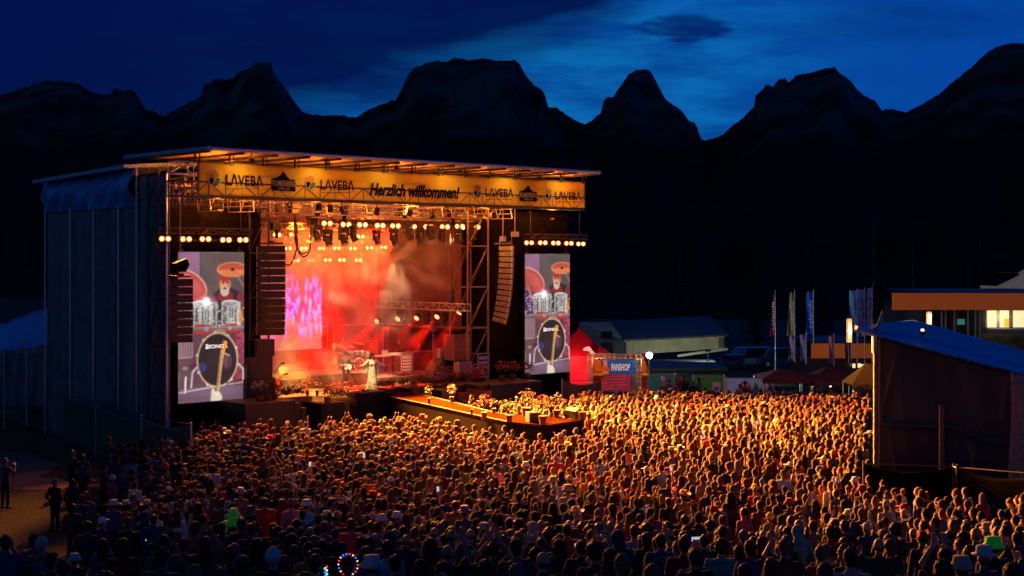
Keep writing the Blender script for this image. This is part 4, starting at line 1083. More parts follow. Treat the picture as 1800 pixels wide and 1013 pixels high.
for k, (px, py) in enumerate([(715, 563), (750, 561), (781, 560)]):
    d = DD(px, ts_); dup(mvt, S(ts_, d, ZZ(py, ts_, d) - .1), TH + 1 + k, 'dark moving head lamp under the side truss between red lamps, %s' % ['leftmost', 'middle one', 'rightmost'][k], 'moving head lamps under the side truss', .85)

# cables hanging from the front truss
cab = sthing('cable_loom', 'thick black cable loops hanging in front of the rear lamp rows', 'cable', 0, 0, 0)
def cabpts(pts, d): return [(TT(px, d), d, ZZ(py, TT(px, d), d)) for px, py in pts]
for pts in ([(517, 360), (519, 400), (521, 430), (526, 446), (533, 452), (540, 449), (545, 438), (546, 420), (547, 395)], [(519, 362), (522, 410), (523, 432), (516, 458), (508, 467), (500, 464)], [(516, 362), (518, 395), (519, 425), (524, 441), (533, 447), (540, 443)]):
    b = MB(); b.path(cabpts(pts, .3), .035); b.build('cable', M['black'], cab, smooth=True)
b = MB(); b.box((TT(517, .3), .3, ZZ(365, TT(517, .3), .3)), (.42, .35, .5)); b.box((TT(517, .3), .3, ZZ(360, TT(517, .3), .3)), (.7, .2, .15)); b.build('cable_clamp', M['darksteel'], cab)
for k, (px, py, d) in enumerate([(603, 370, 1.0), (795, 378, .8), (484, 398, 1.0), (549, 391, 1.4)]):
    t = TT(px, d); z = ZZ(py, t, d)
    h = sthing('chain_motor', ['black chain motor under the roof above the front lamps', 'black chain motor under the roof near the right tower', 'black hoist hanging just above the curved speaker column', 'square black hoist block beside the cable loops'][k], 'hoist', t, d, z)
    b = MB(); b.box((0, 0, 0), (.42, .3, .34)); b.box((0, 0, .22), (.62, .16, .12)); b.ball((.1, 0, -.2), .13); b.tube((0, 0, .2), (0, 0, zg - z + .2), .02); b.build('motor_body', M['black'], h)
    b = MB(); b.box((.05, -.03, -.35), (.12, .12, .4)); b.build('chain_bag', M['blackcloth'], h)

# ---- line arrays
def line_array(label, px, d, py0, py1, n, w, cur, yaw, zsize=.36, front_light=False, dep=.55, m_=None, pw=.03):
    t = TT(px, d); z0, z1 = ZZ(py0, t, d), ZZ(py1, t, d); H = z0 - z1; h = H / n
    r = sthing('speaker_column', label, 'speakers', t, d, z0, 'hanging speaker columns', rz=yaw)
    x, z, ang = 0.0, 0.0, 0.0; tot = cur
    b = MB(); b.box((0, .15, .10), (w * .8, .9, .08)); b.box((0, -.2, .16), (.2, .2, .12)); b.build('fly_frame', M['darksteel'], r)
    y = 0.0
    for i in range(n):
        a = tot * (i / n) ** 1.6
        m = Matrix.Translation((0, y, z - h / 2)) @ Matrix.Rotation(a, 4, 'X')
        g = MB()
        hw, hd = w / 2, dep / 2; hh = h / 2 - .016
        vs = [m @ Vector(v) for v in ((-hw, -hd, -hh), (hw, -hd, -hh), (hw, -hd, hh), (-hw, -hd, hh), (-hw * .8, hd, -hh * .8), (hw * .8, hd, -hh * .8), (hw * .8, hd, hh * .8), (-hw * .8, hd, hh * .8))]
        g.add(vs, [(0, 1, 2, 3), (5, 4, 7, 6), (0, 4, 5, 1), (1, 5, 6, 2), (2, 6, 7, 3), (3, 7, 4, 0)])
        e = g.build('speaker_cabinet', m_ or M['speaker'], r)
        k = MB()
        for sx in (-1, 1): k.box((0, 0, 0), (pw, .06, h * .8), m=m @ Matrix.Translation((sx * (hw + .01), -hd * .7, 0)))
        k.box((0, 0, 0), (w * .62, .012, .010), m=m @ Matrix.Translation((w * .14, -hd + .01, hh + .008)))
        k.build('rigging_plate', M['steel'], e)
        y += -math.sin(a) * h * -1 * .0 + math.sin(a) * h; z -= math.cos(a) * h
    return r
line_array('tall black speaker column hanging left of the stage opening', 476, -1.0, 432, 589, 12, 1.22, R(14), -.45, dep=.5)
line_array('black speaker column hanging in front of the left tall screen', 316, -1.4, 490, 602, 8, .95, R(3), -.25, dep=.6)
ra = line_array('slim curved speaker column right of the stage, its edge lit orange', 890, -.6, 432, 569, 14, .50, R(17), .9, dep=.75, m_=mat('lit_speaker_side', (.16, .12, .08), .5, var=.4, scale=12), pw=.09)  # cabinet sides browner than black, lamplight on them put into the colour
# speaker hoist bag above the left column
hb = sthing('hoist_bag', 'black hoist with drooping chain bag above the speaker column before the left screen', 'hoist', TT(316, -1.4), -1.4, ZZ(476, TT(316, -1.4), -1.4))
b = MB(); b.prism([(-.28, .3), (.0, .42), (.25, .5), (.36, .25), (.2, -.05), (-.26, -.05)], -.18, .18); b.build('chain_bag', M['blackcloth'], hb)
b = MB(); b.tube((.02, 0, .4), (.02, 0, 3.2), .015); b.tube((-.05, 0, -.05), (-.05, 0, -.3), .02); b.tube((.1, 0, -.05), (.1, 0, -.3), .02); b.build('chain', M['steel'], hb)
for k, (px, py) in enumerate([(905, 412), (884, 420)]):
    t = TT(px, -.4); z = ZZ(py, t, -.4); h = sthing('chain_motor', ['chain motor with looped chain above the slim curved speaker column', 'small hoist left of the one above the slim speaker column'][k], 'hoist', t, -.4, z)
    b = MB(); b.box((0, 0, 0), (.34 - .12 * k, .25, .26)); b.tube((0, 0, .1), (0, 0, zg - z), .02); b.tube((-.2, 0, .1), (-.25, 0, -.5), .015); b.build('motor_body', M['steel'], h)

# ---- ground stacks and wings left of the opening
sub = sthing('speaker_stack', 'black speaker stack standing at the left edge of the stage opening below the tall column', 'speakers', TT(440, -.3), -.3, 2.0)
for k, (z, w, h, x) in enumerate(((0, 1.5, 1.0, .55), (1.02, 1.3, .95, .5), (1.99, 1.0, .75, .75))):
    b = MB(); b.box((x, .4, z + h / 2), (w, .8, h)); c = b.build('speaker_cabinet', M['speaker'], sub)
    b = MB(); b.box((x, -.015, z + h / 2), (w * .9, .03, h * .86)); b.build('speaker_grille', M['black'], c)
ss = sthing('speaker_stack', 'tall brown lit speaker cabinet on a square stand at the right edge of the stage', 'speakers', TT(800, .6), .6, 2.0)
zt = ZZ(588, TT(815, .6), .6) - 2; w_ = TT(829, .6) - TT(800, .6)
b = MB(); b.box((w_ / 2, .5, zt - .68), (w_, .9, 1.3)); c = b.build('speaker_cabinet', M['brownwood'], ss)
b = MB(); b.box((w_ / 2, .05, zt - 1.7), (w_ * .75, .5, .62)); b.box((w_ / 2, -.21, zt - 1.7), (w_ * .6, .02, .42)); b.build('amplifier_case', M['steel'], ss)
b = MB(); b.box((w_ / 2, .3, (zt - 2.0) / 2), (w_ * .75, .6, zt - 2.02)); b.build('lower_cabinet', M['brownwood'], ss)
def rack(label, t, d, z, w=.6, h=1.1, dd=.6, m='black', rz=0.0):
    r = sthing('flight_case', label, 'flight case', t, d, z, 'flight cases on stage', rz)
    b = MB(); b.box((0, 0, h / 2 + .1), (w, dd, h)); c = b.build('case_body', M[m], r)
    b = MB()
    for sx in (-1, 1):
        for sz in (.1, h + .1): b.box((sx * w / 2, 0, sz), (.035, dd + .02, .035))
        b.box((sx * w / 2, -dd / 2, h / 2 + .1), (.035, .035, h))
    for sz in (.1, h + .1): b.box((0, -dd / 2, sz), (w, .035, .035))
    b.build('case_edge', M['alu'], r)
    b = MB()
    for k in range(5): b.box((0, -dd / 2 - .008, .22 + k * h / 5.4), (w * .78, .02, h / 8))
    b.build('case_panel', M['steel'], r)
    b = MB()
    for sx in (-1, 1):
        for sy in (-1, 1): b.tube((sx * w * .38 - .02, sy * dd * .38, .05), (sx * w * .38 + .02, sy * dd * .38, .05), .05, n=10)
    b.build('castors', M['black'], r)
    return r
rack('open equipment rack with lit panels against the right scaffold tower', TT(843, .9), .9, 2.0, .75, 1.35)
rack('silver flight case with dark round marks beside the keyboard player', 14.55, 3.2, 2.42, .72, .85)
rack('amplifier case glimpsed between the left screen and the speaker stack', TT(440, 1.2) - .1, 1.2, 2.0, .55, 1.3, m='brownwood')

# low black platforms in front of the deck
def platform(label, t0, t1, d0, d1, z, name='platform'):
    r = sthing(name, label, 'platform', (t0 + t1) / 2, (d0 + d1) / 2, 0, 'black platforms in front of the stage')
    w, dd = t1 - t0, d1 - d0
    b = MB(); b.box((0, 0, z / 2 - .02), (w, dd, z - .04)); b.build('platform_skirt', M['black'], r)
    b = MB(); b.box((0, 0, z - .019), (w + .04, dd + .04, .038)); b.build('platform_top', mat('dark_brown_deck', (.10, .06, .03), .5, var=.2), r)
    return r
def plat_px(label, px0, px1, py, dfront, depth, **k):
    t0, t1 = TT(px0, dfront), TT(px1, dfront); z = ZZ(py, (t0 + t1) / 2, dfront)
    platform(label, t0, t1, dfront, dfront + depth, z, **k); return t0, t1, z
PLS = [plat_px('large low black platform under the flowers left of the stage', 432, 519, 707, -2.2, 2.1), plat_px('small black step right of the left flower platform', 520, 528, 708.5, -1.9, 1.2), plat_px('lower small black step beside the stage steps at left', 530, 538, 717, -1.9, 1.0),
       plat_px('black planter box platform under the orange flowers left of the singer', 565, 606, 708, -1.6, 1.5), plat_px('dark red lit platform below the singer', 632, 681, 689, -1.0, .95),
       plat_px('black box under the red flower bed right of the runway start', 716, 756, 681, -1.4, 1.3), plat_px('black box under the second flower bed at right', 779, 815, 677, -1.4, 1.3), plat_px('low black box with two pots beside the runway', 777, 799, 685.5, -2.6, 1.0),
       plat_px('large black platform with brown top below the right tall screen', 862, 952, 673, -2.4, 2.2), plat_px('black box at the left of the large right platform', 840, 862, 676, -2.2, 1.5)]
# steps beside the right platform, lit red
sp_ = sthing('stage_steps', 'narrow red lit steps leading up right of the runway', 'steps', TT(846, -3.0), -3.0, 0)
for k in range(6):
    b = MB(); b.box((0, k * .27, .3 * (k + .5)), (.8, .25, .3 * (k + 1) if k == 0 else .3)); b.build('step', M['brownwood'], sp_)
b = MB(); b.box((.45, .7, 1.0), (.06, 1.8, 1.9)); b.build('step_side', M['brownwood'], sp_)

# ================================================================== RUNWAY
def zplane(px, py, z=zdeck):
    Y = (CH - z) * F / (py - HY); return Vector(((px - 900) / F * Y, Y, z))
A0, A1, B1, B0 = zplane(687, 697.5), zplane(897, 742.5), zplane(885, 729), zplane(697, 683)
rw = thing('runway', 'long orange lit runway leading from the stage out into the crowd', 'runway', (A0.x, A0.y, 0))
def flat(name, poly, z0, z1, m, parent, org):
    b = MB(); b.prism([(p.x - org.x, p.y - org.y) for p in poly], z0, z1, 'z'); return b.build(name, m, parent)
org = Vector((A0.x, A0.y, 0))
C1, C2, C3, C4 = zplane(880, 741), zplane(958, 748), zplane(1027, 738.5), zplane(905, 729)
mid_ = [A0, A1, B1, B0]
flat('runway_top', mid_, 1.90, 2.0, mat('orange_runway_carpet', (.032, .007, .0015), .9, var=.25, scale=2, spec=0), rw, org)
inset = lambda poly, k: [p + (sum(poly, Vector()) / len(poly) - p) * k for p in poly]
flat('runway_skirt', inset(mid_, .02), 0, 1.895, M['blackcloth'], rw, org)
flat('runway_end_top', [C1, C2, C3, C4], 1.905, 2.006, mat('worn_boards', (.028, .010, .0025), .9, var=.35, scale=2, spec=0), rw, org)
flat('runway_end_skirt', inset([C1, C2, C3, C4], .02), 0, 1.9, M['blackcloth'], rw, org)
for p, q in ((A0, A1), (B0, B1)):
    b = MB(); b.tube((p.x - org.x, p.y - org.y, 2.0), (q.x - org.x, q.y - org.y, 2.0), .03, n=6); b.build('runway_edge', mat('edge_trim', (.09, .035, .012), .8), rw)
b = MB(); RWPOLY = [A0, C1, C2, C3, C4, B0]
mon = thing('floor_monitor', 'black wedge monitor at the right end of the runway', 'speaker', (*zplane(1012, 735).xy, 2.006), TH)
b = MB(); b.prism([(-.3, 0), (.3, 0), (.3, .12), (-.1, .42), (-.3, .3)], -.3, .3); b.build('cabinet', M['speaker'], mon)
cs = thing('flight_case', 'small black and white case standing on the runway end', 'flight case', (*zplane(938, 742).xy, 2.006), .4)
b = MB(); b.box((0, 0, .2), (.5, .35, .38)); b.build('case_body', M['black'], cs); b = MB(); b.box((-.26, 0, .2), (.02, .36, .39)); b.box((0, -.18, .37), (.5, .02, .03)); b.build('case_edge', M['alu'], cs)

# ================================================================== POTTED FLOWERS
pet = {'red': mat('red_petals', (.50, .025, .03), .6, var=.35, scale=30, trans=.3), 'pink': mat('pink_petals', (.55, .10, .12), .6, var=.35, scale=30, trans=.3), 'yellow': mat('yellow_petals', (.08, .05, .01), .6, var=.3, scale=30, trans=.3), 'white': mat('white_petals', (.6, .5, .4), .6, var=.2, trans=.3)}
def foliage(mb, c, rx, ry, rz_, n, s, r):
    for _ in range(n):
        a, e = r.uniform(0, 6.28), math.asin(r.uniform(-.5, 1)); k = r.uniform(.35, 1)
        p = Vector((c[0] + rx * k * math.cos(a) * math.cos(e), c[1] + ry * k * math.sin(a) * math.cos(e), c[2] + rz_ * k * math.sin(e)))
        q = Euler((r.uniform(-1.2, 1.2), r.uniform(-1.2, 1.2), r.uniform(0, 6.28))).to_matrix(); l = s * r.uniform(.6, 1.3)
        vs = [p + q @ Vector(v) for v in ((0, -l * .6, 0), (l * .3, 0, l * .08), (0, l * .6, 0), (-l * .3, 0, l * .08))]
        mb.add(vs, [(0, 1, 2, 3)])
def flowers(label, loc, w=.45, h=.55, kind='red', pot=True, n=60, planter=0.0, rz=0.0, group=None, seed=0):
    r = random.Random(seed + int(loc[0] * 37) + int(loc[1] * 11)); o = thing('potted_flowers' if pot else 'flower_bed', label, 'flowers', loc, rz, group)
    if pot:
        b = MB(); ph = h * .32; pr = w * .22
        b.lathe([(pr * .68, 0), (pr * .72, .01), (pr * .95, ph * .8), (pr * 1.05, ph * .82), (pr * 1.05, ph), (pr * .8, ph * .97)], n=16); b.build('pot', M['terracotta'], o, smooth=False); zc = ph
        rx = ry = w / 2
    else:
        b = MB(); b.box((0, 0, .11), (w, planter, .22)); b.build('planter', M['brownwood'], o); zc = .22; rx, ry = w / 2, planter / 2 + .05
    b = MB(); foliage(b, (0, 0, zc + h * .3), rx, ry, h * .36, n * 3, .09, r); b.build('foliage', M['leaf'], o)
    b = MB(); r2 = random.Random(seed + 5)
    for _ in range(n):
        a, k = r2.uniform(0, 6.28), math.sqrt(r2.uniform(0, 1)); z = zc + h * .3 + h * .42 * math.sqrt(max(0, 1 - k * k)) * r2.uniform(.3, 1.15)
        if not pot: x, y = r2.uniform(-rx, rx), r2.uniform(-ry, ry); z = zc + h * r2.uniform(.25, 1.0)
        else: x, y = rx * k * math.cos(a), ry * k * math.sin(a)
        s = r2.uniform(.035, .065)
        for j in range(5):
            an = j * 1.2566 + k * 7; cx, cy_ = x + s * .6 * math.cos(an), y + s * .6 * math.sin(an)
            q = Euler((r2.uniform(-.8, .8), r2.uniform(-.8, .8), an)).to_matrix()
            b.add([Vector((cx, cy_, z)) + q @ Vector(v) * s for v in ((-.5, 0, 0), (0, -.45, .15), (.6, 0, .1), (0, .45, .15))], [(0, 1, 2, 3)])
    b.build('blossoms', pet[kind], o)
    return o
def fl_px(label, px, py, dz, w, h, kind, d=None, z=None, **k):
    """on a surface of height z"""
    p = zplane(px, py, z); return flowers(label, (p.x, p.y, z + dz), w, h, kind, **k)
zp = [p[2] for p in PLS]
fl_px('pot of pale bushy flowers on the left black platform, leftmost', 456, 706, 0, .75, .85, 'white', z=zp[0], n=70, seed=1)
fl_px('pot of yellow and green flowers left of the red blooms beside the stage', 470, 704, 0, .7, .9, 'yellow', z=zp[0], n=60, seed=2)
fl_px('dark leafy pot with a few blooms on the left platform', 482, 703, 0, .6, .75, 'red', z=zp[0], n=30, seed=3)
flowers('long bed of bright red flowers at the left front edge of the stage', tuple(S(TT(510, -.15), -.25, 1.85)), 2.0, .75, 'red', pot=False, n=150, planter=.4, rz=TH, seed=4)
fl_px('small potted plant alone on the yellow floor, left of its twin', 540.5, 697, 0, .42, .85, 'pink', z=2.0, n=14, seed=5)
fl_px('small potted plant alone on the yellow floor, right of its twin', 557.5, 696, 0, .40, .78, 'pink', z=2.0, n=12, seed=6)
fl_px('dark potted bush at the left end of the orange flower bed', 576, 708, 0, .75, .75, 'red', z=zp[3], n=45, seed=7)
flowers('bed of orange pink flowers at the stage front behind the guitarist', tuple(S(TT(597, -.6), -.6, 1.62)), 1.7, .85, 'pink', pot=False, n=150, planter=.4, rz=TH, seed=8)
flowers('bed of orange flowers at the feet of the singer', tuple(S(TT(640, -.6), -.6, 1.5)), 1.4, .8, 'pink', pot=False, n=130, planter=.4, rz=TH, seed=9)
fl_px('yellow flower pot just right of the dress of the singer', 669, 688, 0, .6, .5, 'yellow', z=2.0, n=50, seed=10)
fl_px('pale yellow flower pot at the start of the runway', 683, 693, 0, .65, .7, 'yellow', z=2.0, n=50, seed=11)
flowers('long bed of pink red flowers right of the runway start', tuple(S(TT(724, -.6), -.6, 1.95)), 3.1, .8, 'pink', pot=False, n=230, planter=.5, rz=TH, seed=12)
flowers('bed of red flowers in front of the tall brown cabinet', tuple(S(TT(808, -.5), -.5, 1.95)), 3.1, .85, 'red', pot=False, n=230, planter=.5, rz=TH, seed=13)
for k, (px, py, w, h, kd, lab) in enumerate([(727, 690, .5, .8, 'pink', 'pink flower pot on the right edge of the runway near the stage'), (754, 710.5, .42, 1.0, 'yellow', 'slim yellow flower pot on the left edge of the runway'), (794.5, 707, .55, .95, 'yellow', 'yellow green flower pot half way along the right runway edge'),
        (829, 730, .35, .95, 'yellow', 'thin dark plant pot on the left runway edge'), (851, 738, .7, 1.15, 'pink', 'tall dark leafy pot on the left runway edge near its end'), (868, 726, .5, .75, 'yellow', 'small yellow flower pot on the right runway edge near the end'),
        (895, 742, .75, 1.1, 'yellow', 'large terracotta pot with grassy leaves at the end of the runway'), (925, 731, 1.1, 1.3, 'yellow', 'big bushy yellow plant in a dark pot on the runway end'), (954, 747, .85, 1.35, 'pink', 'pot with orange blooms at the front corner of the runway end'),
        (978, 734, .8, 1.15, 'yellow', 'bushy pot in front of the cheering front row'), (1024, 738, .9, 1.25, 'yellow', 'tall leafy flower pot at the right tip of the runway end')]):
    fl_px(lab, px, py, 0, w * .82, h * .8, kd, z=2.0, n=int(45 * w), seed=20 + k)
fl_px('round red flower pot on the low box beside the runway', 786, 700, 0, .6, .8, 'red', z=1.55, n=40, seed=40)
for k, (px, lab, w) in enumerate([(882, 'terracotta pot with pink blooms on the large right platform, leftmost', .75), (901, 'pot of red and yellow blooms in the middle of the right platform', .9), (927, 'red flower pot just below the right tall screen', .7)]):
    t = TT(px, -1.2); flowers(lab, tuple(S(t, -1.2, zp[8])), w, .95, 'red' if k else 'pink', n=50, seed=50 + k)
for k, (px, d_) in enumerate([(836, -.6), (849, -.4)]):
    flowers(['dark bush with pale spots at the foot of the right tower, left one', 'dark bush with pale spots at the foot of the right tower, right one'][k], tuple(S(TT(px, d_), d_, 2.0)), .7, 1.0, 'white' if k == 0 else 'red', n=30, seed=60 + k)
fl_px('column of red flowers on the red lit steps', 838, 706, 0, .6, 1.6, 'red', z=1.2, n=90, seed=70)

# ================================================================== BAND
rd = sthing('drum_riser', 'dark red draped riser under the drum kit', 'platform', TT(579, 3.4), 3.3, 2.0)
zr = ZZ(655.5, TT(620, 3.3), 3.3) - 2.0; w1 = TT(660, 3.3) - TT(579, 3.3)
w0 = -1.3
b = MB(); b.span((w0, 0, 0), (w1, 2.6, zr - .05)); b.build('riser_skirt', mat('red_brown_cloth', (.13, .05, .035), .8, var=.2), rd)
b = MB(); b.span((w0 - .02, -.02, zr - .048), (w1 + .02, 2.62, zr)); b.build('riser_top', M['plywood'], rd)
kr = sthing('keyboard_riser', 'long grey green draped riser under the keyboards', 'platform', TT(661, 3.0), 3.0, 2.0)
zk = ZZ(662.5, TT(680, 3.0), 3.0) - 2.0
b = MB(); b.span((0, 0, 0), (4.6, 2.4, zk - .05)); b.build('riser_skirt', mat('grey_green_cloth', (.10, .10, .07), .8, var=.2), kr)
b = MB(); b.span((-.02, -.02, zk - .048), (4.62, 2.42, zk)); b.build('riser_top', M['steel'], kr)

td = TT(624, 4.2)
dk = sthing('drum_kit', 'chrome drum kit with raised cymbals on the red riser', 'drums', td, 4.2, 2.0 + zr)
gold = mat('cymbal_bronze', (.60, .33, .10), .3, metal=.8, var=.1); shell = mat('drum_shell', (.55, .55, .56), .2, metal=.8, var=.2); skinw = mat('drum_head', (.7, .66, .6), .5, var=.05); wine = mat('bass_drum_front', (.22, .02, .02), .4)
b = MB(); b.tube((0, -.35, .36), (0, .15, .36), .33, n=24); bd = b.build('bass_drum', shell, dk); b = MB(); b.tube((0, -.365, .36), (0, -.352, .36), .285, n=24); b.build('drum_face', wine, bd)
b = MB(); b.tube((0, -.375, .36), (0, -.35, .36), .34, n=24)
for k in range(24):
    a = k * math.pi / 12; b.tube((.315 * math.cos(a), -.38, .36 + .315 * math.sin(a)), (.315 * math.cos(a + .27), -.38, .36 + .315 * math.sin(a + .27)), .018, n=6)
del b.v[:]; b.f.clear()
for k in range(24):
    a = k * math.pi / 12; a2 = a + math.pi / 12; b.tube((.315 * math.cos(a), -.375, .36 + .315 * math.sin(a)), (.315 * math.cos(a2), -.375, .36 + .315 * math.sin(a2)), .018, n=6)
b.build('drum_hoop', mat('cream_hoop', (.7, .6, .45), .4), bd)
for x, y, z, r_, h in ((-.28, -.05, .78, .15, .2), (.05, -.08, .82, .14, .18), (.38, -.05, .78, .16, .22), (-.62, .1, .3, .21, .4), (.72, .1, .3, .21, .4), (-.35, .4, .5, .18, .15), (.68, -.1, .72, .15, .22)):
    b = MB(); b.tube((x, y, z), (x, y, z + h), r_, n=18); o = b.build('drum', shell, dk); b = MB(); b.tube((x, y, z + h), (x, y, z + h + .012), r_ * .96, n=18); b.build('drum_skin', skinw, o)
    b = MB()
    for k in range(8):
        a = k * .785; b.tube((x + (r_ + .012) * math.cos(a), y + (r_ + .012) * math.sin(a), z + .01), (x + (r_ + .012) * math.cos(a), y + (r_ + .012) * math.sin(a), z + h - .01), .008, n=5)
    b.build('tension_rod', M['chrome'], o)
for x, y, z, r_, tx in ((-1.05, .1, 1.35, .25, .25), (-.62, .25, 1.25, .22, .3), (-.95, -.1, .95, .2, .1), (.42, .2, 1.38, .27, .18), (.85, .1, 1.45, .25, -.25), (.1, .5, 1.2, .2, .1)):
    b = MB(); b.lathe([(r_, -.01), (r_, 0), (.05, .035), (.03, .06), (.005, .065)], n=20); o = b.build('cymbal', gold, dk); o.location = (x, y, z); o.rotation_euler = (tx, tx * .6, 0)
    b = MB(); b.tube((x, y, .3), (x, y, z), .012); 
    for k in range(3): a = k * 2.1; b.tube((x, y, .3), (x + .22 * math.cos(a), y + .22 * math.sin(a), 0), .012)
    b.build('cymbal_stand', M['chrome'], dk)
for x, z in ((-.8, 2.0), (.6, 2.1)):
    b = MB(); b.tube((x, .3, 0), (x + .05, .3, 1.3), .012); b.tube((x + .05, .3, 1.3), (x + .22, -.1, z), .012) if x < 0 else b.path([(x, .3, 1.3), (x, .3, 2.1), (x + .55, .1, 1.55)], .012); b.build('microphone_stand', M['chrome'], dk)
# seated-height drummer, mostly hidden behind cymbals
person('drummer with a cap behind the cymbals of the drum kit', S(td - .35, 4.95, 2.0 + zr - .25), TH + math.pi, 'clap', 'short', 'dark brown', 'brown', 'black', hat='cap', hatc=mat('mustard_cap', (.4, .25, .05), .8), kw=KEYS['clap'], scale=.95)['group'] = 'band on stage'

# guitarist
gp = zplane(608, 680)
go = person('guitarist in grey trousers with a bright white electric guitar beside the drum riser', (gp.x, gp.y, 2.0), TH + math.pi + 1.0, 'guitarist', 'curly', 'brown', 'beige', 'grey', kw=dict(poseR='guitar_r', poseL='guitar_l', legs='wide', voxel=.012), scale=1.0)
# he faces the crowd, turned to his side
go.rotation_euler = (0, 0, math.pi + .25)
gt = thing('electric_guitar', 'bright white electric guitar held by the guitarist', 'guitar', go.location, go.rotation_euler.z)
b = MB(); b.prism([(-.27, .98), (-.22, 1.12), (-.10, 1.15), (0, 1.10), (.10, 1.16), (.12, 1.08), (.04, 1.0), (.12, .92), (.05, .86), (-.08, .9), (-.2, .86)], .20, .25); b.build('guitar_body', mat('white_lacquer', (.85, .83, .78), .25, var=.05), gt)
b = MB(); b.box((0, 0, 0), (.62, .03, .05), m=Matrix.Translation((-.36 + .72, .24, 1.12)) @ Matrix.Rotation(-.2, 4, 'Y')); b.box((0, 0, 0), (.16, .03, .08), m=Matrix.Translation((.73, .24, 1.20)) @ Matrix.Rotation(-.2, 4, 'Y')); b.build('guitar_neck', mat('maple', (.45, .28, .12), .5), gt)
# singer, arms out, in a long pale dress with hanging sleeves
sp0 = zplane(654, 688)
sg = person('singer in a long shimmering white dress with open arms at the front of the stage', (sp0.x, sp0.y, 2.0), math.pi + .35, 'singer', 'long', 'auburn', 'white', 'white', kw=dict(poseR='out', poseL='out', female=True, voxel=.008, long_sleeve=True, hem=.95), scale=1.04, topname='bodice')
dressm = mat('shimmering_dress', (.80, .74, .56), .45, var=.3, scale=9, sheen=.5)
for c in kids(sg):
    if c.name.startswith(('bodice', 'trousers')): c.material_slots[0].material = dressm
b = MB()
def dr(u, v):
    a = 6.2832 * u; z = 1.12 * (1 - v) + .03; r_ = .13 + .15 * v ** 1.2 + .028 * v * math.sin(9 * a)
    return (r_ * math.cos(a), r_ * .85 * math.sin(a), z)
b.grid(dr, 72, 20); b.build('skirt', dressm, sg, smooth=True, solid=.008)
for sd in (-1, 1):
    b = MB()
    def sl(u, v, sd=sd):
        x = (.20 + .24 * u) * sd; zt = 1.38 - .16 * u; L = .72 * (1 - .55 * u) + .05 * math.sin(9 * u)
        return (x + .03 * math.sin(14 * u), -.02 + .12 * u + .04 * math.sin(11 * u + 4 * v), zt - L * v)
    b.grid(sl, 16, 12); b.build('sleeve', dressm, sg, smooth=True, solid=.006)
b = MB(); b.ball((.028, .107, 1.655), .009); b.ball((-.028, .107, 1.655), .009); b.build('eyes', M['black'], sg)
# keyboard player and his gear
kp = TT(701, 4.6)
kb = person('bald keyboard player in dark clothes bending over his keyboard', S(kp, 4.6, 2.0 + zk), TH + math.pi - .4, 'keysman', None, 'grey', 'black', 'black', kw=dict(poseR='keys', poseL='keys', bulk=1.05), scale=1.0)
kt = sthing('keyboard', 'pale keyboard on a cross stand in front of the bald player', 'keyboard', TT(704, 4.0), 4.0, 2.0 + zk)
b = MB(); b.box((0, 0, 1.06), (1.5, .36, .11)); b.build('keyboard_body', mat('pale_keyboard', (.55, .53, .48), .4), kt)
b = MB(); b.box((0, -.06, 1.12), (1.3, .16, .015)); b.build('keys', mat('ivory_keys', (.75, .72, .66), .3), kt)
b = MB()
for sx in (-1, 1): b.tube((-.45 * sx, -.1, 0), (.45 * sx, -.1, .98), .02); b.tube((-.45 * sx, .1, 0), (.45 * sx, .1, .98), .02)
b.build('keyboard_stand', M['darksteel'], kt)
k2 = sthing('synthesizer', 'small dark synthesizer with a tablet on a stand, right of the singer', 'keyboard', TT(675, 4.0), 4.0, 2.0 + zk)
b = MB(); b.box((0, 0, 1.0), (1.1, .32, .08)); b.box((.15, .15, 1.15), (.4, .03, .22)); b.build('keyboard_body', M['steel'], k2)
b = MB()
for x in (-.4, .4): b.tube((x, 0, 0), (x, 0, .97), .02); b.tube((x, -.2, 0), (x, .2, 0), .02)
b.build('keyboard_stand', M['darksteel'], k2)
st_ = sthing('keyboard_bench', 'dark bench behind the pale keyboard', 'bench', kp + .15, 5.05, 2.0 + zk)
b = MB(); b.box((0, 0, .45), (.5, .35, .09)); b.build('seat', M['black'], st_); b = MB()
for sx in (-1, 1): b.tube((.2 * sx, 0, 0), (-.2 * sx, 0, .42), .02)
b.build('leg', M['darksteel'], st_)
# table with two technicians in the dark opening
tb = sthing('technicians_table', 'reddish draped table in front of two seated people in the dark opening', 'table', TT(745, 5.4), 5.4, 2.0 + zk)
b = MB(); b.box((0, 0, .5), (2.0, .7, .96)); b.build('table_cloth', M['brownwood'], tb)
b = MB(); b.box((0, 0, 1.0), (2.1, .8, .04)); b.build('tabletop', M['steel'], tb)
for k, px in enumerate((735, 748)):
    t = TT(px, 6.3); person(['seated technician with loose hair at the table, left one', 'seated technician in a dark shirt at the table, right one'][k], S(t, 6.3, 2.0 + zk - .25), TH + math.pi, 'folded', 'bob' if k == 0 else 'short', 'brown', 'white' if k == 0 else 'charcoal', 'black', kw=KEYS['folded'], scale=.95)
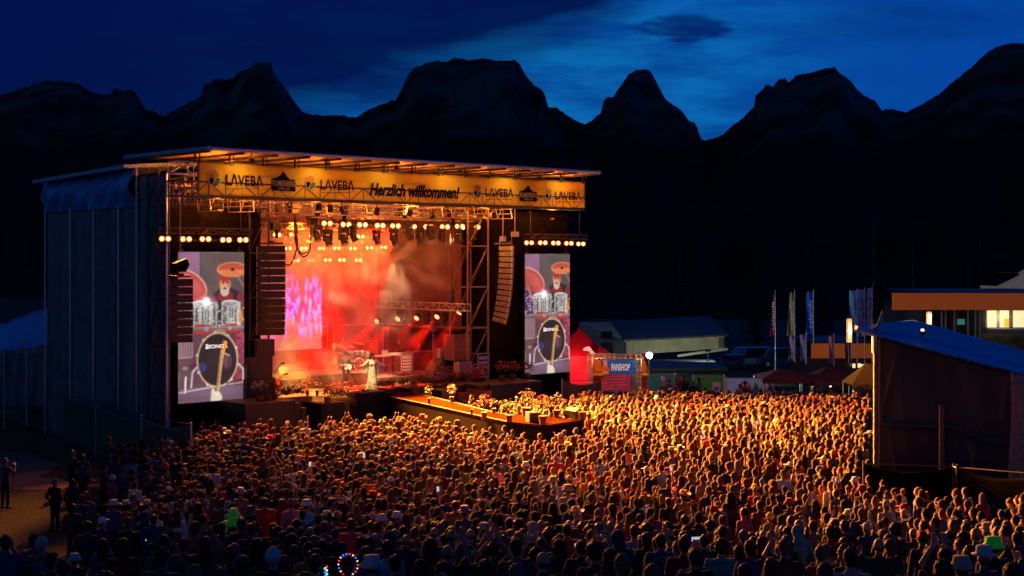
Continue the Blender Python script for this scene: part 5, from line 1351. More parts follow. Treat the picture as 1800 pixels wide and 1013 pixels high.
# draped equipment
dr_ = sthing('draped_equipment', 'equipment covered with a shiny dark green sheet between table and tall cabinet', 'covered gear', TT(776, 1.8), 1.8, 2.0)
b = MB()
def dp(u, v):
    a = 6.2832 * u; k = v; rx = .35 + 1.0 * k + .09 * k * math.sin(7 * a) + .05 * k * math.sin(17 * a); 
    return (rx * math.cos(a) * (1.0 + .15 * math.cos(a)), (.3 + .5 * k) * math.sin(a), 1.15 * (1 - k * k) ** .9 + .05 + .06 * math.sin(5 * a) * (1 - k) + .12 * max(0, math.cos(a - .5)))
b.grid(dp, 72, 20); b.v.append((0, 0, 1.25)); n0 = len(b.v) - 1; b.f += [(i, i + 1, n0) for i in range(72)]
b.build('cover_sheet', mat('dark_green_foil', (.03, .045, .03), .28, var=.3, spec=.6), dr_, smooth=True, solid=.01)
b = MB(); b.box((.1, 0, 1.5), (.6, .3, .5)); b.build('gear_top', M['steel'], dr_)
fan = sthing('round_lamp', 'round pale disc lamp on a pole behind the covered equipment', 'lamp', TT(762, 4.0), 4.0, 2.0)
b = MB(); b.tube((0, 0, 0), (0, 0, 2.5), .05); b.tube((.12, 0, 0), (.12, 0, 2.3), .03); b.build('pole', M['chrome'], fan)
b = MB(); b.tube((0, -.06, 2.75), (0, .06, 2.75), .3, n=20); b.build('disc', mat('pale_disc', (.6, .4, .32), .5), fan)
# piano-like keyboard at the far left of the stage + microphones
pn = sthing('stage_piano', 'red lit stage piano with sheet stand at the left of the stage floor', 'piano', TT(502, 2.0), 2.0, 2.0)
b = MB(); b.box((0, 0, .82), (1.9, .7, .26)); b.build('piano_body', mat('light_wood_piano', (.3, .18, .12), .4), pn)
for x in (-.75, -.1, .15, .85):
    b = MB(); b.tube((x, 0, 0), (x, 0, .7), .05); b.build('leg', M['brownwood'], pn)
b = MB(); b.box((-.15, 0, 1.1), (.5, .05, .3)); b.build('music_stand', mat('white_paper', (.7, .68, .6), .6), pn)
for k, (px, py) in enumerate([(482, 700), (487, 702)]):
    p = zplane(px, py); ms = thing('microphone_stand', ['boom microphone at the left edge of the stage, the higher one', 'boom microphone at the left edge of the stage, the lower one'][k], 'microphone', tuple(p), TH)
    b = MB(); h = 1.55 - .45 * k; b.tube((0, 0, 0), (0, 0, h * .75), .018); b.tube((0, 0, h * .75), (.3, -.1, h), .016)
    for j in range(3): a = j * 2.1; b.tube((0, 0, .1), (.28 * math.cos(a), .28 * math.sin(a), 0), .014)
    b.build('stand', M['darksteel'], ms); b = MB(); b.tube((.3, -.1, h), (.47, -.14, h + .05), .035, .045, n=10); b.build('microphone', M['black'], ms)
tp_ = sthing('tripod', 'tall thin tripod stand left of the guitarist', 'tripod', TT(588, 1.2), 1.2, 2.0)
b = MB(); b.tube((0, 0, .45), (0, 0, 2.4), .018)
for j in range(3): a = j * 2.1; b.tube((0, 0, .5), (.45 * math.cos(a), .45 * math.sin(a), 0), .016)
b.build('stand', M['chrome'], tp_); b = MB(); b.box((0, 0, 2.2), (.18, .1, .25)); b.box((.03, 0, 1.5), (.12, .1, .3)); b.build('bracket', M['steel'], tp_)
gd = zplane(647, 715, 1.3)
person('person in a dark red lit hoodie standing below the stage front with back to us', (gd.x, gd.y - 1.0, 0), .7, 'hoodup', None, 'brown', 'dark red', 'black', kw=KEYS['hoodup'], scale=1.0)

# ================================================================== SMOKE (real volume inside the stage)
def smoke(name, label, lo, hi, dens, thr, sc, seedv, noise_det=7, col=(.92, .88, .85)):
    o = sthing(name, label, 'smoke', 0, 0, 0); b = MB(); b.span(lo, hi)
    m = bpy.data.materials.new('drifting_smoke'); m.use_nodes = True; t = m.node_tree; t.nodes.clear()
    tcn = t.nodes.new('ShaderNodeTexCoord'); no = t.nodes.new('ShaderNodeTexNoise'); no.inputs['Scale'].default_value = sc; no.inputs['Detail'].default_value = noise_det; no.inputs['Distortion'].default_value = 1.1
    mp = t.nodes.new('ShaderNodeMapping'); mp.inputs['Location'].default_value = seedv; t.links.new(tcn.outputs['Object'], mp.inputs[0]); t.links.new(mp.outputs[0], no.inputs['Vector'])
    g = t.nodes.new('ShaderNodeSeparateXYZ'); t.links.new(tcn.outputs['Generated'], g.inputs[0])
    def edge(s, a, b_): return mth(t, 'MULTIPLY', mth(t, 'MULTIPLY', s, 1 / a, clamp=True), mth(t, 'MULTIPLY', mth(t, 'SUBTRACT', 1.0, s), 1 / b_, clamp=True))
    e = mth(t, 'MULTIPLY', mth(t, 'MULTIPLY', edge(g.outputs[0], .12, .18), edge(g.outputs[1], .12, .1)), edge(g.outputs[2], .12, .10))
    d = mth(t, 'MULTIPLY', mth(t, 'SUBTRACT', no.outputs[0], thr, clamp=True), dens)
    # thicker to the left and high up, thin over the band at the lower right
    side = mth(t, 'SUBTRACT', 1.15, g.outputs[0], clamp=True); up = mth(t, 'MULTIPLY', mth(t, 'SUBTRACT', g.outputs[2], .32), 2.2, clamp=True)
    wgt = mth(t, 'ADD', mth(t, 'MULTIPLY', mth(t, 'MAXIMUM', side, up), .85), mth(t, 'MULTIPLY', mth(t, 'MULTIPLY', side, side), .5))
    wgt = mth(t, 'MULTIPLY', wgt, mth(t, 'ADD', .25, mth(t, 'MAXIMUM', up, mth(t, 'MULTIPLY', mth(t, 'SUBTRACT', .5, g.outputs[0], clamp=True), 2))))
    d = mth(t, 'ADD', mth(t, 'MULTIPLY', mth(t, 'MULTIPLY', d, e), wgt), .006)
    v = t.nodes.new('ShaderNodeVolumePrincipled'); v.inputs['Color'].default_value = (*col, 1); v.inputs['Anisotropy'].default_value = .25; v.inputs['Density'].default_value = 0
    t.links.new(mth(t, 'MULTIPLY', d, 1.0), v.inputs['Density']); ou = t.nodes.new('ShaderNodeOutputMaterial'); t.links.new(v.outputs[0], ou.inputs['Volume'])
    tag(o, kind='stuff'); k = b.build('smoke_volume', m, o); k['kind'] = 'stuff'
    return o
smoke('stage_smoke', 'orange and red lit smoke drifting through the stage', (4.3, .4, 2.05), (16.9, 8.9, zg - 1.3), 7.0, .505, .50, (3.1, .4, 1.7))

# ---- roof lamps for the stage itself, several added only to brighten parts of it
def fixture(px, py, d, aim, col, power, size, lab, blend=.5, rad=.12):
    t = TT(px, d); z = ZZ(py, t, d)
    r = sthing('spotlight', lab, 'stage lamp', t, d, z, 'wash spotlights on the roof trusses')
    dv = (Vector(aim) - Vector((t, d, z))).normalized()
    b = MB(); b.tube((0, 0, .1), (0, 0, .4), .018); b.build('yoke', M['darksteel'], r)
    h = MB(); h.lathe([(.09, -.25), (.13, -.2), (.15, .02), (.155, .06)], n=14); ho = h.build('lamp_body', M['black'], r); ho.rotation_euler = dv.to_track_quat('Z', 'Y').to_euler()
    spot(r, dv * .16, dv * 6, col, power, size, blend, rad)
fixture(868, 380, -1.4, (TT(890, -.6), -.6, 7.6), (1, .38, .06), 420, 60, 'added spotlight in the roof brightening the slim curved speaker column')
fixture(600, 372, -1.6, (9.9, .3, 2.6), (1, .70, .24), 7000, 12, 'spotlight in the roof aimed at the singer')
fixture(560, 366, -1.6, (7.6, 1.2, 2.0), (1, .42, .06), 22000, 30, 'spotlight in the roof washing the left stage floor')
fixture(720, 376, -1.4, (13.5, 3.6, 2.6), (1, .55, .25), 11000, 22, 'added spotlight in the roof brightening the keyboard player')
fixture(580, 368, -1.6, (10.8, 2.9, 3.0), (1, .62, .3), 12000, 13, 'added spotlight in the roof brightening the guitarist')
fixture(662, 374, -1.5, (TT(624, 4.2), 4.2, 3.3), (1, .6, .3), 5000, 16, 'spotlight in the roof aimed at the drum kit')
fixture(760, 380, -1.4, (11.5, -6.0, 2.0), (1, .20, .02), 1500, 36, 'spotlight in the roof aimed down the runway')
fixture(640, 374, 2.0, (6.5, 7.5, 3.5), (1, .05, .006), 7000, 60, 'red fill spotlight added in the roof, aimed at the rear left')
fixture(700, 376, 2.0, (11.5, 8.5, 3.0), (1, .003, .001), 70000, 52, 'red fill spotlight added in the roof, aimed at the rear centre')
fixture(520, 372, 3.0, (9.0, 5, 6), (1, .10, .005), 3600, 85, 'orange spotlight added high at the rear left to light the smoke')
fixture(660, 374, 4.0, (13, 7, 8), (1, .11, .008), 4400, 90, 'orange spotlight added high at the rear right to light the smoke')
fixture(826, 398, .8, (13.6, 4.2, 7.6), (1, .48, .22), 3600, 34, 'moving lamp at the right end of the front truss, pale beam in the smoke')
# uplights for the roof, standing on the trusses
for k, (t, d) in enumerate(((1.5, -.9), (6.5, -.9), (11.5, -.9), (16.5, -.9), (21.0, -1.2), (5.5, 5.5), (12.5, 5.5))):
    r = sthing('roof_uplight', 'small orange uplight on the roof truss, %s' % ['above the left tall screen', 'above the left end of the lamp row', 'above the lamp row centre', 'above the right tower', 'above the right tall screen', 'over the rear left', 'over the rear centre'][k], 'stage lamp', t, d, zg - .95, 'roof uplights')
    b = MB(); b.lathe([(.10, 0), (.12, .02), (.13, .16), (.12, .17), (.03, .12)], n=12); b.build('lamp_body', M['black'], r)
    point(r, (0, 0, .3), (1, .20, .015), 300, .15)
    point(r, (0, 0, 1.75), (1, .17, .012), 300, .2)  # extra light floating above the fixture, added to brighten the roof underside

# ================================================================== FENCES, MIXING TENT, BACKGROUND
def sheet_fence(label, pts, h, m, folds=2, seed=0, postm='steel', cat='fence', name='sheeted_fence', group=None):
    """pts: ground points; a run of sheeting with a top rail and posts"""
    o = thing(name, label, cat, tuple(pts[0]), 0, group); O = Vector(pts[0])
    for i, (p, q) in enumerate(zip(pts[:-1], pts[1:])):
        p, q = Vector(p), Vector(q); d = q - p; L = d.xy.length; n = Vector((-d.y, d.x, 0)).normalized(); b = MB(); fn = disp_sheet(L, h, 30, 12, folds * L / 4, .07, seed + i)
        def f(u, v):
            a = fn(u, v); base = p + d * u; sag = .14 * h * math.sin(math.pi * u) * v ** 3
            return base - O + n * (a[1] * (1.2 - .7 * v)) + Vector((0, 0, a[2] - sag * .7 + .02))
        b.grid(f, 40, 14); b.build('sheet', M[m], o, smooth=True, solid=.012)
    for p in pts:
        p = Vector(p) - O; b = MB(); b.tube(p, p + Vector((0, 0, h + .12)), .035); b.build('post', M[postm], o)
    b = MB()
    for p, q in zip(pts[:-1], pts[1:]): b.tube(Vector(p) - O + Vector((0, 0, h + .03)), Vector(q) - O + Vector((0, 0, h + .03)), .022)
    b.build('rail', M['darksteel'], o)
    return o
def fpt(px, py_top, h, z=None):
    """ground point whose fence top (h above) shows at px, py_top"""
    y = 15.0
    while y < 200:
        x = (px - 900) / F * y; g = gz(x, y)
        if CH - (py_top - HY) / F * y <= g + h: return Vector((x, y, g))
        y += .1
    return Vector((0, 60, 0))
sheet_fence('brown grey sheeted fence running down along the dark side wall of the stage', [fpt(-60, 640, 2.6), fpt(0, 655, 2.6), fpt(80, 675, 2.55), fpt(169, 702, 2.5), fpt(249, 727, 2.45), fpt(336, 744, 2.4)], 2.3, 'greytarp', seed=30)
M['blacksheet'] = mat('black_sheeting', (.0025, .0028, .004), 1.0, spec=.05)
sheet_fence('dark sheeted fence in front of the mixing tent', [fpt(1518, 812, 2.2), fpt(1676, 817, 2.2), fpt(1682, 818, 2.2), fpt(1830, 830, 2.2)], 2.1, 'blacksheet', seed=50, postm='darksteel')
# blue tent roof and drapes far left behind the stage
lt = thing('side_tent', 'low blue tent with draped wall behind the stage at the far left', 'tent', (-33, 74, -.5))
def lp(px, py, Y): v = at(px, py, Y); return v - Vector((-33, 74, -.5))
M['tentblue'] = mat('blue_tent_fabric', (.05, .35, .85), .42, var=.25, scale=.8, bump=.4, spec=.5)
b = MB(); c0, c1, c2, c3 = lp(-40, 585, 76), lp(90, 538, 72), lp(90, 606, 68), lp(-40, 622, 71)
b.grid(lambda u, v: (c0 * (1 - u) + c1 * u) * (1 - v) + (c3 * (1 - u) + c2 * u) * v + Vector((0, 0, -.5 * math.sin(math.pi * v) * (1 - .5 * u) + .05 * math.sin(26 * u + 4 * v))), 40, 16); b.build('tent_roof', M['tentblue'], lt, smooth=True, solid=.02)
b = MB(); g0, g1 = lp(-40, 720, 71), lp(90, 720, 68)
b.grid(lambda u, v: (c3 * (1 - u) + c2 * u) * (1 - v) + (g0 * (1 - u) + g1 * u) * v + Vector((0, .12 * math.sin(30 * u + 3 * v), 0)), 50, 10); b.build('tent_wall', M['tarp'], lt, smooth=True, solid=.02)
for px in (11, 50):
    k = (px + 40) / 130; p = c3 * (1 - k) + c2 * k; b = MB(); b.tube(p + Vector((0, -.15, 0)), p + Vector((0, -.15, -4)), .05); b.build('tent_pole', M['steel'], lt)

# mixing tent on the right
def tentp(px, py, Y): return at(px, py, Y)
tl_, tr_ = at(1537, 592, 46), at(1777, 655, 43.5)
ft = thing('mixing_tent', 'big dark walled mixing tent with blue sloping roof at the right of the crowd', 'tent', (tl_.x, tl_.y, gz(tl_.x, tl_.y)))
O = ft.location.copy()
b = MB()
def wl(u, v):
    p = tl_ * (1 - u) + tr_ * u; zb = 1.0 + .2 * u - 1.0; top = p.z; e = min(1, min(u, 1 - u) * 14)
    zz = zb + (top - zb) * v
    q = .09 * math.exp(-((v - .52 + .02 * math.sin(9 * u)) / .025) ** 2) + sum(.05 * math.exp(-((u - c0_ - k_ * (v - v0_)) / .010) ** 2) * max(0, 1 - abs(v - v0_) / .3) for c0_, k_, v0_ in ((.18, -.25, .2), (.80, .2, .25), (.74, .15, .3), (.35, .3, .12), (.62, -.3, .7), (.95, .12, .7), (.12, .3, .75))) + .02 * math.sin(14 * u + 5 * v)
    return Vector((p.x, p.y - q * e, zz)) - O
M['tentwall'] = mat('blue_black_tent_wall', (.004, .013, .036), .5, var=.3, scale=.7, bump=.5, spec=.35)
b.grid(wl, 90, 60); b.build('tent_wall', M['tentwall'], ft, smooth=True, solid=.02)
bk = at(1560, 640, 50); b = MB(); pL2 = Vector((tl_.x - .5, tl_.y + 5.5, 0))
b.grid(lambda u, v: Vector((tl_.x + 1.75 * u, tl_.y + 5.5 * u, (tl_.z + .6 * u) * v + .0)) - O + Vector((0, 0, .1)), 12, 12); b.build('tent_wall', M['tentwall'], ft, smooth=True, solid=.02)
for px, py0, w in ((1537, 590, .10), (1655, 712, .09), (1779, 655, .10), (1788, 655, .08)):
    k = (px - 1537) / 240; p = tl_ * (1 - k) + tr_ * k; z1 = CH - (py0 - HY) / F * p.y
    g = MB(); g.box((p.x - O.x, p.y - .2 - O.y, (z1 + .1) / 2 - O.z / 2), (w * 1.6, w, z1 - O.z - .1)); g.build('tent_pole', mat('pinkish_pole', (.14, .10, .10), .6, metal=.2), ft)
for k in range(5):
    px = 1779 + k * 6; p = at(px, 660, 43.2 - .05 * k); g = MB()
    g.grid(lambda u, v: Vector((p.x + .12 * (u - .5) + .05 * math.sin(8 * v), p.y + .05 * math.sin(6.28 * u), p.z - 5.3 * v)) - O, 8, 12); g.build('gathered_curtain', mat('grey_pink_curtain', (.30, .22, .23), .6, var=.3), ft, smooth=True, solid=.01)
# roof: sloping sheet, front bit lifted
rt = [at(1503, 574, 45.4), at(1545, 570, 49.5), at(1605, 563, 52), at(1850, 632, 50)]
lo_ = [at(1505, 576, 45.2), at(1537, 589, 45.7), at(1640, 617, 44.6), at(1850, 671, 42.5)]
def lerp_pts(P, u):
    k = u * (len(P) - 1); i = min(int(k), len(P) - 2); return P[i].lerp(P[i + 1], k - i)
b = MB(); b.grid(lambda u, v: lerp_pts(rt, u).lerp(lerp_pts(lo_, u), v) - O + Vector((0, 0, -.28 * math.sin(math.pi * v) * (u ** .5) + .10 * math.exp(-((v - .45) / .04) ** 2))), 60, 24)
b.build('tent_roof', mat('deep_blue_roof', (.015, .085, .42), .4, var=.2, scale=.7, bump=.3, spec=.5), ft, smooth=True, solid=.03)
b = MB(); b.tube(lo_[0] - O, lo_[1] - O, .07); b.tube(lo_[1] - O, lo_[1] - O - Vector((0, 0, .6)), .09)
b.build('roof_beam', M['steel'], ft)
# small ball lamp on the roof
lm = thing('marker_lamp', 'tiny pinkish lamp sitting on the blue tent roof', 'lamp', tuple(at(1622, 583.5, 47.4)))
b = MB(); b.ball((0, 0, .05), .06); b.build('bulb', mat('pink_glow', (1, .6, .5), .4, emit=(1, .4, .25), es=3), lm); b = MB(); b.lathe([(.08, -.1), (.08, 0), (.05, .02)], n=10); b.build('socket', M['black'], lm)

# ---- barn
YB = 112.0
def bpt(px, py, Y=YB): return at(px, py, Y)
bo = at(1100, 640, YB)
barn = thing('barn', 'dark hall with long grey roof and pale corrugated side wall behind the fan shop', 'building', tuple(bo)); O = bo
eL, eR = bpt(1100, 599, 112), bpt(1273, 589, 118); bL, bR = bpt(1100, 624, 112), bpt(1273, 613, 118)
rL, rR = bpt(1075, 566, 122), bpt(1246, 556, 128); gL = bpt(1018, 568, 116); gB = bpt(1018, 640, 116)
M['corr'] = mat('pale_corrugated_sheet', (.33, .31, .22), .5, var=.18, scale=1.2)
b = MB(); n = 86; vs = []
for i in range(n * 2 + 1):
    u = i / (2 * n); p, q = eL.lerp(eR, u), bL.lerp(bR, u); yo = -.12 if i % 2 else 0
    vs += [Vector((p.x, p.y + yo, p.z)) - O, Vector((q.x, q.y + yo, q.z)) - O]
b.add(vs, [(2 * i, 2 * i + 2, 2 * i + 3, 2 * i + 1) for i in range(2 * n)]); b.build('side_wall', M['corr'], barn, solid=.03)
b = MB(); b.add([p - O for p in (eL + Vector((-.2, -.4, 0)), eR + Vector((.3, -.4, 0)), rR, rL)], [(0, 1, 2, 3)]); b.build('roof', mat('dark_sheet_roof', (.03, .03, .034), .6, var=.15, wave=2.0), barn, solid=.15)
b = MB(); b.add([p - O for p in (rL, rR, rR + Vector((.5, 9, -3)), rL + Vector((.5, 9, -3)))], [(0, 1, 2, 3)]); b.build('rear_roof', mat('dark_sheet_roof', (.03, .03, .034)), barn, solid=.15)
M['gable'] = mat('grey_gable', (.17, .16, .17), .8, var=.2)
b = MB(); b.add([p - O for p in (bpt(1102, 640, 112), bpt(1100, 599, 112), rL, gL, gB)], [(0, 1, 2, 3, 4)]); b.build('gable_wall', M['gable'], barn, solid=.12)
for x0, y0, x1, y1 in ((1057, 582, 1076, 595), (1058, 602, 1090, 622)):
    b = MB(); b.add([p - O + Vector((0, -.35, 0)) for p in (bpt(x0, y0, 114.0), bpt(x1, y0, 113), bpt(x1, y1, 113), bpt(x0, y1, 114.0))], [(0, 1, 2, 3)]); b.build('window', M['black'], barn, solid=.05)
b = MB(); p, q = bpt(1190, 625, 114), bpt(1276, 613, 117.5); b.tube(p - O + Vector((0, -.6, 0)), q - O + Vector((0, -.6, 0)), .12, n=6); b.build('gutter', M['corr'], barn)
b = MB(); c = bpt(1266, 602, 117.6); b.box(tuple(c - O + Vector((0, -.35, 0))), (.35, .1, .8)); b.build('window', M['black'], barn)
an = thing('low_shed', 'low dark shed with corrugated front below the barn', 'building', tuple(at(1150, 680, 100)))
O = an.location.copy(); c0, c1 = at(1135, 652, 100), at(1268, 650, 101)
b = MB(); n = 60; vs = []
for i in range(n * 2 + 1):
    u = i / (2 * n); p = c0.lerp(c1, u); yo = -.1 if i % 2 else 0; vs += [Vector((p.x, p.y + yo, p.z)) - O, Vector((p.x, p.y + yo, p.z - 3)) - O]
b.add(vs, [(2 * i, 2 * i + 2, 2 * i + 3, 2 * i + 1) for i in range(2 * n)]); b.build('front_wall', mat('olive_corrugated_sheet', (.13, .12, .07), .6, var=.2), an, solid=.03)
b = MB(); b.span(tuple(Vector((c0.x - .3, c0.y - .5, c0.z)) - O), tuple(Vector((c1.x + .3, c1.y + 7, c1.z + .25)) - O)); b.build('roof', M['black'], an)
# bright white flood lamp on a pole
fl = thing('flood_lamp', 'glaring white flood lamp on a pole beside the fan shop', 'lamp', tuple(at(1141.5, 690, 88)))
hz = 65 / F * 88
b = MB(); b.tube((0, .3, 0), (0, .3, hz), .04); b.build('pole', M['blackcloth'], fl)
b = MB(); b.box((0, .16, hz), (.36, .14, .3)); b.build('lamp_housing', M['blackcloth'], fl)
b = MB(); b.ball((0, -.04, hz), .20, (1, .4, 1)); b.build('lamp_glass', mat('white_flood', (.9, .97, 1), .4, emit=(.75, .95, 1.0), es=60), fl)
point(fl, (.5, -1.0, hz + .3), (.62, .92, 1), 1300, .15)
yl = thing('added_barn_lamp', 'made-up lamp added on the low shed roof to brighten the corrugated barn wall', 'lamp', (15.0, 104.5, gz(15, 100) + 1.6))  # unseen lamp added to brighten the barn wall
b = MB(); b.tube((0, 0, -1), (0, 0, 1.0), .04); b.build('pole', M['steel'], yl); b = MB(); b.box((0, 0, 1.05), (.4, .3, .16)); b.build('lamp_housing', M['black'], yl)
spot(yl, (0, .3, 1.05), (.4, 10, .9), (.9, .95, .75), 3200, 150, .9, .2, name='added_barn_light')

# ---- fan shop
YF = 73
O = Vector(at(1045, 690, YF)); O.z = gz(O.x, O.y)
fs = thing('fan_shop_booth', 'small booth with white truss frame and blue and pink banners', 'booth', tuple(O))
P = lambda px, py, Y=YF: at(px, py, Y) - O
tx0, tx1 = P(1044, 626), P(1126, 627)
b = MB(); b.truss(tx0, tx1, w=.24, step=.28, r=.022, rb=.014); b.build('truss_beam', M['alu'], fs)
for px in (1037, 1123):
    p = P(px, 626); b = MB(); b.truss(Vector((p.x, p.y, 0)), Vector((p.x, p.y, p.z + .1)), w=.24, step=.3, r=.022, rb=.014, up=(0, 1, 0)); b.build('truss_post', M['alu'], fs)
def panel(name, c4, m, parent, Y=YF, th=.03, dy=0):
    b = MB(); vs = [P(x, y, Y + dy) for x, y in c4]; vs2 = [v + Vector((0, th, 0)) for v in vs]
    b.add(vs + vs2, [(0, 1, 2, 3), (7, 6, 5, 4), (0, 4, 5, 1), (1, 5, 6, 2), (2, 6, 7, 3), (3, 7, 4, 0)]); return b.build(name, m, parent)
bb_ = panel('sign_banner', [(1060, 633), (1121, 633), (1117, 658), (1063, 658)], mat('bright_blue_banner', (.01, .14, .50), .6, emit=(.005, .10, .38), es=.25, var=.25), fs, dy=-.15)  # banner glows by itself in place of light falling on it
t_ = text('FANSHOP', .50, mat('white_print', (.85, .85, .85), .6, emit=(.8, .8, .8), es=.25), fs, tuple(P(1074, 651.5, YF - .2)), shear=.15, off=.02); bbx = [v.co.x for v in t_.data.vertices]; t_.scale.x = (33 / F * YF) / (max(bbx) - min(bbx))  # lettering glows slightly like the banner behind it, in place of light
b = MB(); c = P(1066, 646, YF - .2)
b.prism([(c.x - .25, c.z - .3), (c.x + .05, c.z - .34), (c.x + .2, c.z - .1), (c.x + .08, c.z + .0), (c.x + .0, c.z + .34), (c.x - .12, c.z + .1)], c.y - .02, c.y + .01); b.build('emblem', mat('orange_emblem', (.75, .12, .02), .6), fs)
b = MB(); b.box((c.x - .02, c.y - .03, c.z - .28), (.3, .02, .16)); b.build('emblem', mat('yellow_emblem', (.8, .6, .1), .6), fs)
pk = panel('lower_banner', [(1061, 658), (1107, 658), (1107, 688), (1059, 688)], mat('pink_red_banner', (.60, .035, .09), .6, emit=(.5, .02, .06), es=.25), fs, dy=-.12)  # weak emission again stands in for light on the cloth
wht = mat('pale_pink_print', (.8, .45, .48), .6)
g = MB(); rr_ = random.Random(4)
for r_ in range(5):
    x = 1062
    while x < 1101:
        w = rr_.uniform(2, 5); y = 663 + r_ * 5.2 - (x - 1062) * .06; c = P(x, y, YF - .15); g.box((c.x + w / F * YF / 2, c.y, c.z), (w / F * YF, .02, .055)); x += w + 1.2
g.build('small_print', wht, fs)
panel('side_banner', [(1107, 658), (1124, 658), (1124, 688), (1107, 688)], mat('pale_green_banner', (.45, .55, .42), .6), fs, dy=.1)
for px0, px1, pz, pb in ((1041, 1063, 626, 690), (1124, 1140, 627, 690)):
    c = P((px0 + px1) / 2, 658); w = (px1 - px0) / F * YF; s_ = thing('booth_umbrella', 'orange lit tapering side tent %s the fan shop banners' % ('left of' if px0 < 1100 else 'right of'), 'tent', tuple(Vector((c.x, c.y + .5, 0)) + O), 0, 'orange tapering tents at the fan shop')
    z0 = P(0, 656).z; z1 = P(0, pz).z
    b = MB(); b.lathe([(w * .62, z0), (w * .6, z0 + .12), (w * .35, z0 + (z1 - z0) * .5), (w * .12, z1), (.02, z1 + .05)], n=12); b.build('canopy', mat('orange_canvas', (.75, .20, .03), .7, trans=.5), s_)
    b = MB(); b.box((0, .2, z0 / 2), (w * .8, .5, z0)); b.build('counter', mat('orange_canvas', (.75, .2, .03)), s_)
    b = MB(); b.box((0, -.1, z0 - .08), (w * 1.1, .7, .12)); b.build('ledge', mat('yellow_ledge', (.7, .42, .08), .6), s_)
    l = point(s_, (0, -.9, z1 - .2), (1, .5, .15), 45, .06); b = MB(); b.lathe([(.05, 0), (.07, .05), (.03, .12)], (0, -.9, z1 - .2), n=10); b.build('lamp_shade', M['black'], s_)
# red peaked tent
O2 = at(1010, 700, 80); O2.z = gz(O2.x, O2.y)
rtent = thing('peaked_tent', 'bright red peaked tent with a pale bird shape between right screen and fan shop', 'tent', tuple(O2))
pkp = at(1018, 576, 80) - O2; ez = (at(0, 624, 80) - O2).z
hw = 1.9; cx = pkp.x
b = MB()
def tentf(u, v):
    a = u * 4; i = int(min(3, a)); f = a - i; cs = [(-hw, -hw), (hw, -hw), (hw, hw), (-hw, hw), (-hw, -hw)]
    x = cs[i][0] * (1 - f) + cs[i + 1][0] * f; y = cs[i][1] * (1 - f) + cs[i + 1][1] * f; k = v ** .85
    return (cx + x * k, y * k, pkp.z + (ez - pkp.z) * (v ** .72))
b.grid(tentf, 64, 20); M['redtent'] = mat('red_tent_fabric', (.75, .008, .02), .6, var=.1, trans=.45)
b.build('tent_roof', M['redtent'], rtent, smooth=True, solid=.02)
b = MB(); b.span((cx - hw, -hw - .02, ez - .55), (cx + hw, -hw + .02, ez)); b.build('valance', M['redtent'], rtent)
b = MB(); b.span((cx - hw, hw, 0), (cx + hw, hw + .04, ez)); b.span((cx - hw, -hw, 0), (cx - hw + .04, hw, ez)); b.build('tent_wall', M['redtent'], rtent)
for sx in (-hw, hw): b = MB(); b.tube((cx + sx, -hw, 0), (cx + sx, -hw, ez), .04); b.build('tent_pole', M['alu'], rtent)
bird = [(0, 0), (.12, .1), (.3, .16), (.42, .10), (.5, -.05), (.7, -.2), (.95, -.34), (1.05, -.46), (.75, -.52), (.5, -.45), (.40, -.2), (.34, -.1), (.2, -.07), (.04, -.08)]
b = MB(); c = at(1022, 611, 80) - O2; b.prism([(c.x + x * 1.05, c.z + z * 1.1) for x, z in bird], 0, .03)
bd_ = b.build('bird_print', mat('pale_pink', (.75, .5, .52), .6), rtent); bd_.location = (0, -1.7, 0)
point(rtent, (cx, 0, ez - .3), (1, .25, .3), 3000, .1); point(rtent, (cx - .6, -hw - 1.2, ez + .2), (1, .4, .35), 260, .1)
b = MB(); b.ball((cx, 0, ez - .3), .09); b.build('bulb', mat('violet_glow', (.8, .5, 1), .4, emit=(.6, .3, 1), es=4), rtent)
b = MB(); b.span((cx - hw, -hw - .3, 0), (cx + hw, -hw - .2, 1.0)); b.build('counter', mat('black_counter', (.03, .03, .03)), rtent)
# dark board fence in front
sheet_fence('dark picture hoarding between the right platform and the fan shop', [fpt(988, 667, 2.2), fpt(1058, 667, 2.2)], 2.1, 'greytarp', seed=80)
# coloured hoardings behind the crowd
def hoarding(label, px0, px1, pyt, Y, m, h=2.6, deco=None):
    p, q = at(px0, pyt, Y), at(px1, pyt, Y); o = thing('hoarding', label, 'hoarding', (p.x, p.y, p.z - h), 0, 'printed hoardings behind the crowd')
    w = q.x - p.x; b = MB(); b.span((0, 0, 0), (w, .05, h)); b.build('printed_panel', m, o)
    b = MB(); b.tube((0, 0, 0), (0, 0, h + .1), .04); b.tube((w, 0, 0), (w, 0, h + .1), .04); b.tube((0, 0, h), (w, 0, h), .025); b.build('panel_frame', M['steel'], o)
    if deco: deco(o, w, h)
    return o
g1 = mat('teal_green_print', (.015, .16, .11), .6, emit=(.01, .16, .11), es=.10); g2 = mat('bright_green_print', (.05, .15, .03), .6, emit=(.06, .3, .04), es=.06); g3 = mat('pale_lilac_print', (.30, .34, .48), .6, emit=(.1, .13, .2), es=.3)  # weak emission in the prints stands in for light on the hoardings
pw = mat('white_board_print', (.6, .6, .6), .6)
def deco_arrow(o, w, h):
    b = MB(); b.prism([(w * .45, h * .95), (w * .6, h * .95), (w * .85, h * .6), (w * .7, h * .6)], -.03, -.01); b.span((w * .35, -.03, h * .38), (w * .65, -.01, h * .62)); b.build('arrow_print', pw, o)
